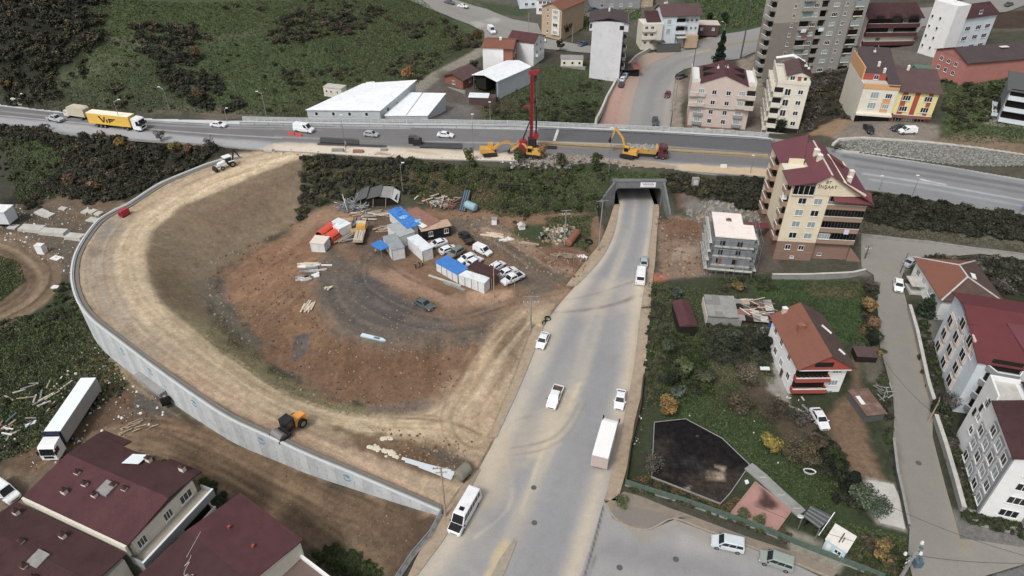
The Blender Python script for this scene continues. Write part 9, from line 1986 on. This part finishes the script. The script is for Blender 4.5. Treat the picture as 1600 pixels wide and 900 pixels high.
for k,(px,py,h_,r_,pal,lab)in enumerate(((745,70,5.5,2.6,['#4a3f24','#5d4a26','#3a3a24'],'brown-green tree at the end of the dark hill strip'),(715,75,4.5,2.4,['#4d4c34','#5a563a'],'olive tree cluster below the upper street'),(308,92,4.0,1.8,['#6b5238','#5f4a34'],'rust-coloured bush on the dark hillside strip'),(312,155,3.2,1.6,['#5f4c36','#6d573c'],'small rust bush near the tall highway lamp'),(14,142,4.0,2.0,['#5f4e30','#6b5838'],'ochre bush at the far left of the hillside'),(190,228,2.6,1.6,['#7d6a2e','#8a7430'],'yellow bush below the yellow trailer'),(275,236,2.6,1.6,['#7a6a30','#6b5f2e'],'yellow-olive bush on the slope under the highway'),(295,242,2.6,1.5,['#6b4f3a','#5f4938'],'reddish-brown bush right of the yellow-olive bush'),(110,290,2.8,1.8,['#6b543f','#5f4c3a'],'brown leafless bush above the cleared ground'),(148,300,2.8,1.8,['#7a5f47','#6b543f'],'tan leafless bush nearest the ramp wall'),(810,258,4.2,1.9,['#4f5532','#5f6036','#434a2c'],'green-yellow bush hiding the left excavator'),(734,253,3.6,1.6,['#6b6a34','#57592e'],'yellowish bush on the embankment crest'),(846,247,3.4,1.3,['#8a6a3e','#7a6238'],'tawny bush right of the drilling rig'),(876,262,3.2,1.6,['#4c4a34','#57543a'],'brown-green bush in the broken concrete'),(932,262,3.4,1.9,['#3d4429','#4a5030'],'green bush left of the right-hand excavator'),(1195,318,5.0,2.6,['#20281e','#283024','#1a2019'],'dense dark tree left of the tall cream building'),(885,58,6.0,3.2,['#232b1e','#2c3424','#1c2318'],'round dark tree beside the tan building'),(875,80,4.2,1.6,['#222a1f','#2d3528'],'slim dark tree on the grey upper lane'),(742,112,4.0,2.2,['#3a3f2e','#2f3427'],'grey-green bush left of the small red-roofed house'),(1215,208,3.5,1.8,['#26311f','#1f2819'],'dark shrub between the pinkish block and ivory tower'),(1462,645,2.6,1.4,['#33422a','#28351f'],'green shrub where the two boundary walls meet'),(1130,37,3.6,1.8,['#1f2a1e','#26311f'],'dark evergreen behind the low grey garage'),(1108,34,3.4,1.6,['#28331f','#1f2819'],'evergreen shrub row behind the pale villa'))):
 tree(lab,px,py,h_,r_,pal,'shrub' if h_<3.7 else 'leafy',n=700 if r_<2.5 else 1100,size=.24 if py<330 else .17,cat='shrub' if h_<3.7 else 'tree')
for k,(px,py,h_,lab)in enumerate(((795,186,7.5,'bare brown tree behind the highway rail, right of the yard'),(770,182,6.0,'smaller bare brown tree at the corner of the warehouse yard'),(960,112,6.5,'bare tree in front of the plain tall pale building'),(778,98,4.5,'bare white-twigged tree before the red-roofed house'),(1478,640,4.0,'bare leaning tree at the meeting of the boundary walls'),(332,236,4.5,'bare grey tree at the highway edge above the backhoe'),(252,220,3.5,'thin bare shrub on the highway verge below the white sedan'),(1560,465,4.5,'grey bare bush behind the corner house'))):
 tree(lab,px,py,h_,h_*.42,BR if k<3 else GRY,'bare',n=260,size=.24)
print('PLANTS',_T.time()-_TS)
# -- LAMPS, POLES, WIRES
def pole(name,label,cat,base,top_py,z=None,r=.12,m='steel',arms=None,lamp=None,group=None,hh=None):
 b=P(*base,z)if z is not None else gp(*base)
 lo,hi=.5,30
 for _ in range(30):
  mid=(lo+hi)/2
  if proj((b[0],b[1],b[2]+mid))[1]>top_py:lo=mid
  else:hi=mid
 h=hh or lo;t=empty(name,(b[0],b[1],b[2]-.05),0,label,cat,group)
 mb=MB().use(M[m]);mb.tube((0,0,-.3),(0,0,h),r,r*.6,n=8);mb.build('shaft',None,t)
 if lamp:
  dx,dy=lamp;mb=MB().use(M[m]);mb.tube((0,0,h-.05),(dx,dy,h+.55),.06,n=6);mb.build('arm',None,t)
  mb=MB().use(M['frame']);mb.hexa([(dx-.35,dy-.15,h+.5),(dx+.35,dy-.15,h+.5),(dx+.35,dy+.15,h+.5),(dx-.35,dy+.15,h+.5)],[(dx-.3,dy-.1,h+.65),(dx+.3,dy-.1,h+.65),(dx+.3,dy+.1,h+.65),(dx-.3,dy+.1,h+.65)]);mb.build('lamp_head',None,t)
 if arms:
  for k,(zz,w,a)in enumerate(arms):
   mb=MB().use(M['concrete']if m=='concrete' else M['wood']);c,s_=math.cos(a)*w/2,math.sin(a)*w/2;mb.beam((-c,-s_,h+zz),(c,s_,h+zz),.12,.12);o=mb.build('cross_arm',None,t)
   for q in(-.9,-.45,.45,.9):i=MB().use(M['frame']if k%2 else M['concrete_dark']);i.tube((c*q,s_*q,h+zz+.06),(c*q,s_*q,h+zz+.3),.07,.05,n=6);i.build('insulator',None,o)
 t['_h']=h;return t
lg='street lamps along the highway'
for base,ty,z,lp,lab in(((38,167),148,8.0,(1.2,-.5),'highway lamp farthest left beside the caravan'),((193,203),159,7.8,(1.4,.4),'highway lamp rising behind the yellow trailer'),((268,181),139,7.8,(-1.2,.3),'tall highway lamp on the hillside right of the yellow lorry'),((355,190),171,7.7,(.9,-.2),'short highway lamp near the white sedan'),((418,189),146,7.6,(-1.2,.2),'tall highway lamp left of the white van'),((541,239),186,7.5,(-.2,1.4),'highway lamp standing at the edge of the works strip by the warehouse'),((740,252),185,7.5,(.0,1.4),'highway lamp on the embankment crest left of the rig'),((766,194),160,7.5,(0,-1),'slim post behind the far rail right of the yard'),((951,270),206,7.5,(.0,1.2),'highway lamp left of the right-hand excavator'),((1373,298),281,7.9,(.2,1),'short post at the highway kerb right of the tall building'),((1425,306),281,8.0,(.3,1.2),'dark post at the kerb on the right part of the highway'),((1172,271),248,7.6,(.1,.8),'post at the highway kerb left of the tall building')):
 pole('street_lamp',lab,'street lamp',base,ty,z,.1,'steel',lamp=lp,group=lg)
pole('street_lamp','bent-necked lamp post on the embankment above the yard','street lamp',(630,303),258,None,.1,'steel',lamp=(.6,.3))
pole('street_lamp','double-armed street lamp at the bend beside the villa','street lamp',(1129,63),36,None,.14,'steel',lamp=(-1.2,.2))
pole('utility_pole','dark wooden pole with two cross arms at the end of the retaining wall','utility pole',(696,806),730,.13,.2,'wood',arms=[(-.15,2.2,.1),(-1.0,1.6,.1)])
pole('utility_pole','pale concrete pole with double arms beside the white sedan','utility pole',(829,513),462,.13,.2,'concrete',arms=[(-.1,3.0,.0),(-1.5,3.0,.0)])
pole('utility_pole','concrete pole with cross arm among the rubble below the underpass','utility pole',(882,382),328,None,.16,'concrete',arms=[(-.1,2.4,.1),(-1.0,1.8,.1)])
pole('utility_pole','tall thin pole with cross arm left of the underpass wing wall','utility pole',(935,391),313,None,.16,'concrete',arms=[(-.1,2.8,.2)])
pole('utility_pole','dark pole right of the white-roofed container','utility pole',(772,465),412,None,.13,'wood')
for k,(px,py,ty)in enumerate(((792,452,436),(804,457,430))):pole('post',('left','right')[k]+' of the two slim posts by the white pickup','post',(px,py),ty,None,.07,'concrete')
pole('utility_pole','tall lattice-like dark pylon beside the taupe slab','utility pole',(1157,91),3,None,.3,'concrete_dark',arms=[(-.5,3,.2)],hh=22)
pole('utility_pole','dark pole at the back of the pinkish block','utility pole',(1082,110),74,None,.18,'concrete_dark')
pole('utility_pole','slim pole at the foot of the pinkish block beside the street','utility pole',(1047,203),172,None,.16,'concrete_dark',arms=[(-.1,2.0,.3)]);pole('utility_pole','pole at the street edge above the dark red car','utility pole',(1054,165),120,None,.14,'concrete',arms=[(-.1,2.4,.1)])
pole('utility_pole','dark pole with short cross arms right of the tall cream building','utility pole',(1351,404),384,None,.16,'concrete_dark',arms=[(-.1,1.4,.2),(-.8,1.4,.2)]);pole('post','slim dark post at the corner house on the lane','post',(1406,427),394,None,.09,'brown_roof')
pole('utility_pole','pole beside the tan building on the upper street','utility pole',(894,66),40,None,.14,'concrete');pole('utility_pole','white-grey pole on the upper street left of the tan building','utility pole',(826,52),20,None,.14,'concrete');pole('utility_pole','pole on the lane below the villa','utility pole',(1057,76),44,None,.16,'concrete')
pole('utility_pole','pole standing by the kerb wall at the foot of the ivory tower','utility pole',(1189,208),196,None,.1,'frame');pole('post','brown post leaning beside the lane by the lower boundary wall','post',(1450,660),626,None,.14,'wood',arms=[(-.1,2.0,1.0)])
t=pole('utility_pole','big concrete transformer pole crowded with lamps at the bottom edge of the lane','utility pole',(1404,908),858,0.1,.28,'concrete',arms=[(-.1,3.2,.5),(-1.2,2.6,.5),(-2.2,2.2,.5)],hh=6.2)
for k,(dx,dy,dz)in enumerate(((.9,.2,-.4),(1.0,.7,.1),(1.2,1.1,.5),(1.0,-.2,-1.0),(-.9,.3,-.6))):mb=MB().use(M['frame']if k%2==0 else M['steel_blue']);mb.tube((dx,dy,6.2+dz),(dx,dy,6.55+dz),.22,.16,n=10);mb.build('lamp_globe',None,t)
mb=MB().use(M['steel_blue']);mb.box(.5,1.4,-.5,.5,3.8,4.9);mb.build('transformer',None,t)
def wire(label,pts,sag=.6,r=.03):
 out=[]
 for a,b in zip(pts[:-1],pts[1:]):
  for k in range(13):u=k/12;out.append((a[0]*(1-u)+b[0]*u,a[1]*(1-u)+b[1]*u,a[2]*(1-u)+b[2]*u-sag*4*u*(1-u)))
 mb=MB().use(M['black_pl']);mb.path(out,r,4);o=mb.build('overhead_wire');tag(o,label,'wire')
T=lambda px,py,z,h:(lambda q:(q[0],q[1],q[2]+h))(P(px,py,z))
wire('thin wire strung from the transformer pole toward the lower right flats',[P(1404,908,.1)[:2]+(6.0,),P(1620,880,7.0)]);wire('wire crossing the lane from the garden to the bottom right corner',[P(1385,788,5.0),P(1600,868,5.5)])
wire('wire running low over the bottom garden to the transformer pole',[P(1180,790,6.5),P(1404,908,.1)[:2]+(5.6,)],.8);wire('wire from the leaning post across the lane walls',[P(1452,640,6),P(1380,560,6.5)])
for lab,pts in(('left sunken dark steel deck strip on the highway works',[(500,215),(560,218),(561,225),(500,222)]),('right sunken dark steel deck strip on the highway works',[(656,222),(722,225),(722,232),(656,230)])):
 w=[P(*q,ZH+.25)for q in pts];mb=MB().use(DRK);mb.prism([(q[0],q[1])for q in w],ZH+.03,ZH+.2);o=mb.build('steel_deck');tag(o,lab,'steel deck')
 a0,a1,b1,b0=[Vector(q)for q in w]
 for i in range(4):u=(i+.5)/4;f=a0.lerp(b0,u);g_=a1.lerp(b1,u);mb=MB().use(M['concrete_dark']);mb.beam(f,g_,.25,.14);mb.build('girder',None,o)
for k,(px,py,lab)in enumerate(((645,223,'dark block pile left of the right steel deck'),(652,226,'dark machinery block beside the right steel deck'))):
 p=P(px,py,ZH);t=empty('machinery_block',p,0,lab,'machinery');addbox(t,'body',-1,1.2,-.8,.9,0,1.6,DRK);addbox(t,'top',-.6,.8,-.5,.5,1.603,2.1,'concrete_dark')
mb=MB().use(mat('beam_tan','#a8946f',.8,var=.15));a_,b_=P(840,222,ZH+.5),P(1200,243,ZH+.5);mb.beam(a_,b_,.35,.5);o=mb.build('edge_beam');tag(o,'long tan edge beam along the trench in the highway works','beam')
mb=MB().use(DRK);a_,b_=P(838,229,ZH+.1),P(870,231,ZH+.1);mb.beam(a_,b_,1.6,.25);o=mb.build('trench_cover');tag(o,'short black trench plate right of the drilling rig','plate')
for k,(px,py)in enumerate(((869,208),(1069,220))):
 a_,b_=P(px+4,py-9,ZH+.03),P(px-3,py+12,ZH+.03);mb=MB().use(M['white_paint']);mb.beam(a_,b_,.7,.03);o=mb.build('joint_strip');o['kind']='structure'
for k,(px,py,c_)in enumerate(((456,211,'#c8443a'),(467,213,'#c8443a'),(815,243,'#c98a3a'),(1130,262,'#d0d0c8'))):
 p=P(px,py,ZH);t=empty('barrier',p,0,('red and white plastic barrier left of the roadworks','second red barrier near the white van','orange works barrier by the excavators','white works barrier on the pale strip right of the dump truck')[k],'barrier');mb=MB().use(mat('barrier_'+c_[1:],c_,.6));mb.hexa([(-.8,-.3,0),(.8,-.3,0),(.8,.3,0),(-.8,.3,0)],[(-.75,-.1,.9),(.75,-.1,.9),(.75,.1,.9),(-.75,.1,.9)]);mb.build('body',None,t)
for k,(px,py,w_,lab)in enumerate(((600,235,1.6,'grey block left of the lamp on the works strip'),(420,236,2.2,'pale block at the mouth of the ramp'),(528,236,3.0,'flat grey bundle on the works strip'),(560,238,2.6,'brown timber bundle on the works strip'))):
 p=P(px,py,ZH+.02);t=empty('block',p,0,lab,'block');addbox(t,'body',-w_/2,w_/2,-.5,.5,0,.6,('concrete','concrete_light','concrete','rust')[k])
t=empty('flag',P(1582,345,6.5),0,'long blue banner flag on a leaning pole at the right edge','flag');fm=mat('flag_blue','#3c86c8',.6,var=.1);mb=MB().use(M['steel']);mb.tube((0,0,-1),(2.2,.3,9.0),.06);mb.build('pole',None,t)
mb=MB().use(fm);mb.hexa([(.7,.1,3.0),(1.8,.2,3.4),(1.8,.25,3.4),(.7,.15,3.0)],[(2.2,.3,8.8),(3.6,.4,8.2),(3.6,.45,8.2),(2.2,.35,8.8)]);mb.build('cloth',None,t)
for px,py in((834,762),(835,817),(1056,874),(968,887),(1435,724)):
 p=P(px,py,0)if px<1200 else gp(px,py);mb=MB().use(M['concrete_dark']);mb.tube((p[0],p[1],p[2]+.02),(p[0],p[1],p[2]+(.04 if px<1200 else .14)),.42,n=16);o=mb.build('manhole_cover');tag(o,{834:'manhole cover right of the traffic island, upper one',835:'manhole cover on the main road beside the island tip',1056:'manhole cover in the middle of the side street apron',968:'manhole cover at the bottom edge of the apron',1435:'dark manhole cover in the lane'}[px],'manhole cover')
p=gp(1085,292);t=empty('utility_box',p,0,'small grey box with white door above the rubble right of the underpass','utility box');addbox(t,'body',-.8,.8,-.5,.5,-.2,2.4,'concrete');addbox(t,'door',-.5,.5,-.54,-.503,.8,2.1,'concrete_light')
for k,(px,py,lab)in enumerate(((692,273,'metal meter box'),)):pass
rubble('litter',[(1000,470),(1018,470),(1010,560),(998,600),(990,600)],26,.06,.2,['litter'],None,31);rubble('litter',[(1060,640),(1150,620),(1260,740),(1200,720),(1100,670)],24,.06,.18,['litter'],None,32);rubble('litter',[(130,470),(160,560),(230,620),(120,640),(100,560)],40,.08,.3,['litter','stone_pale'],None,33)
import time as _t
_t0=_t.time();earth();print('EARTH',_t.time()-_t0)
print('TRIS',sum(len(o.data.polygons)*(2 if o.name=='ground' else 1)for o in bpy.data.objects if o.type=='MESH'))
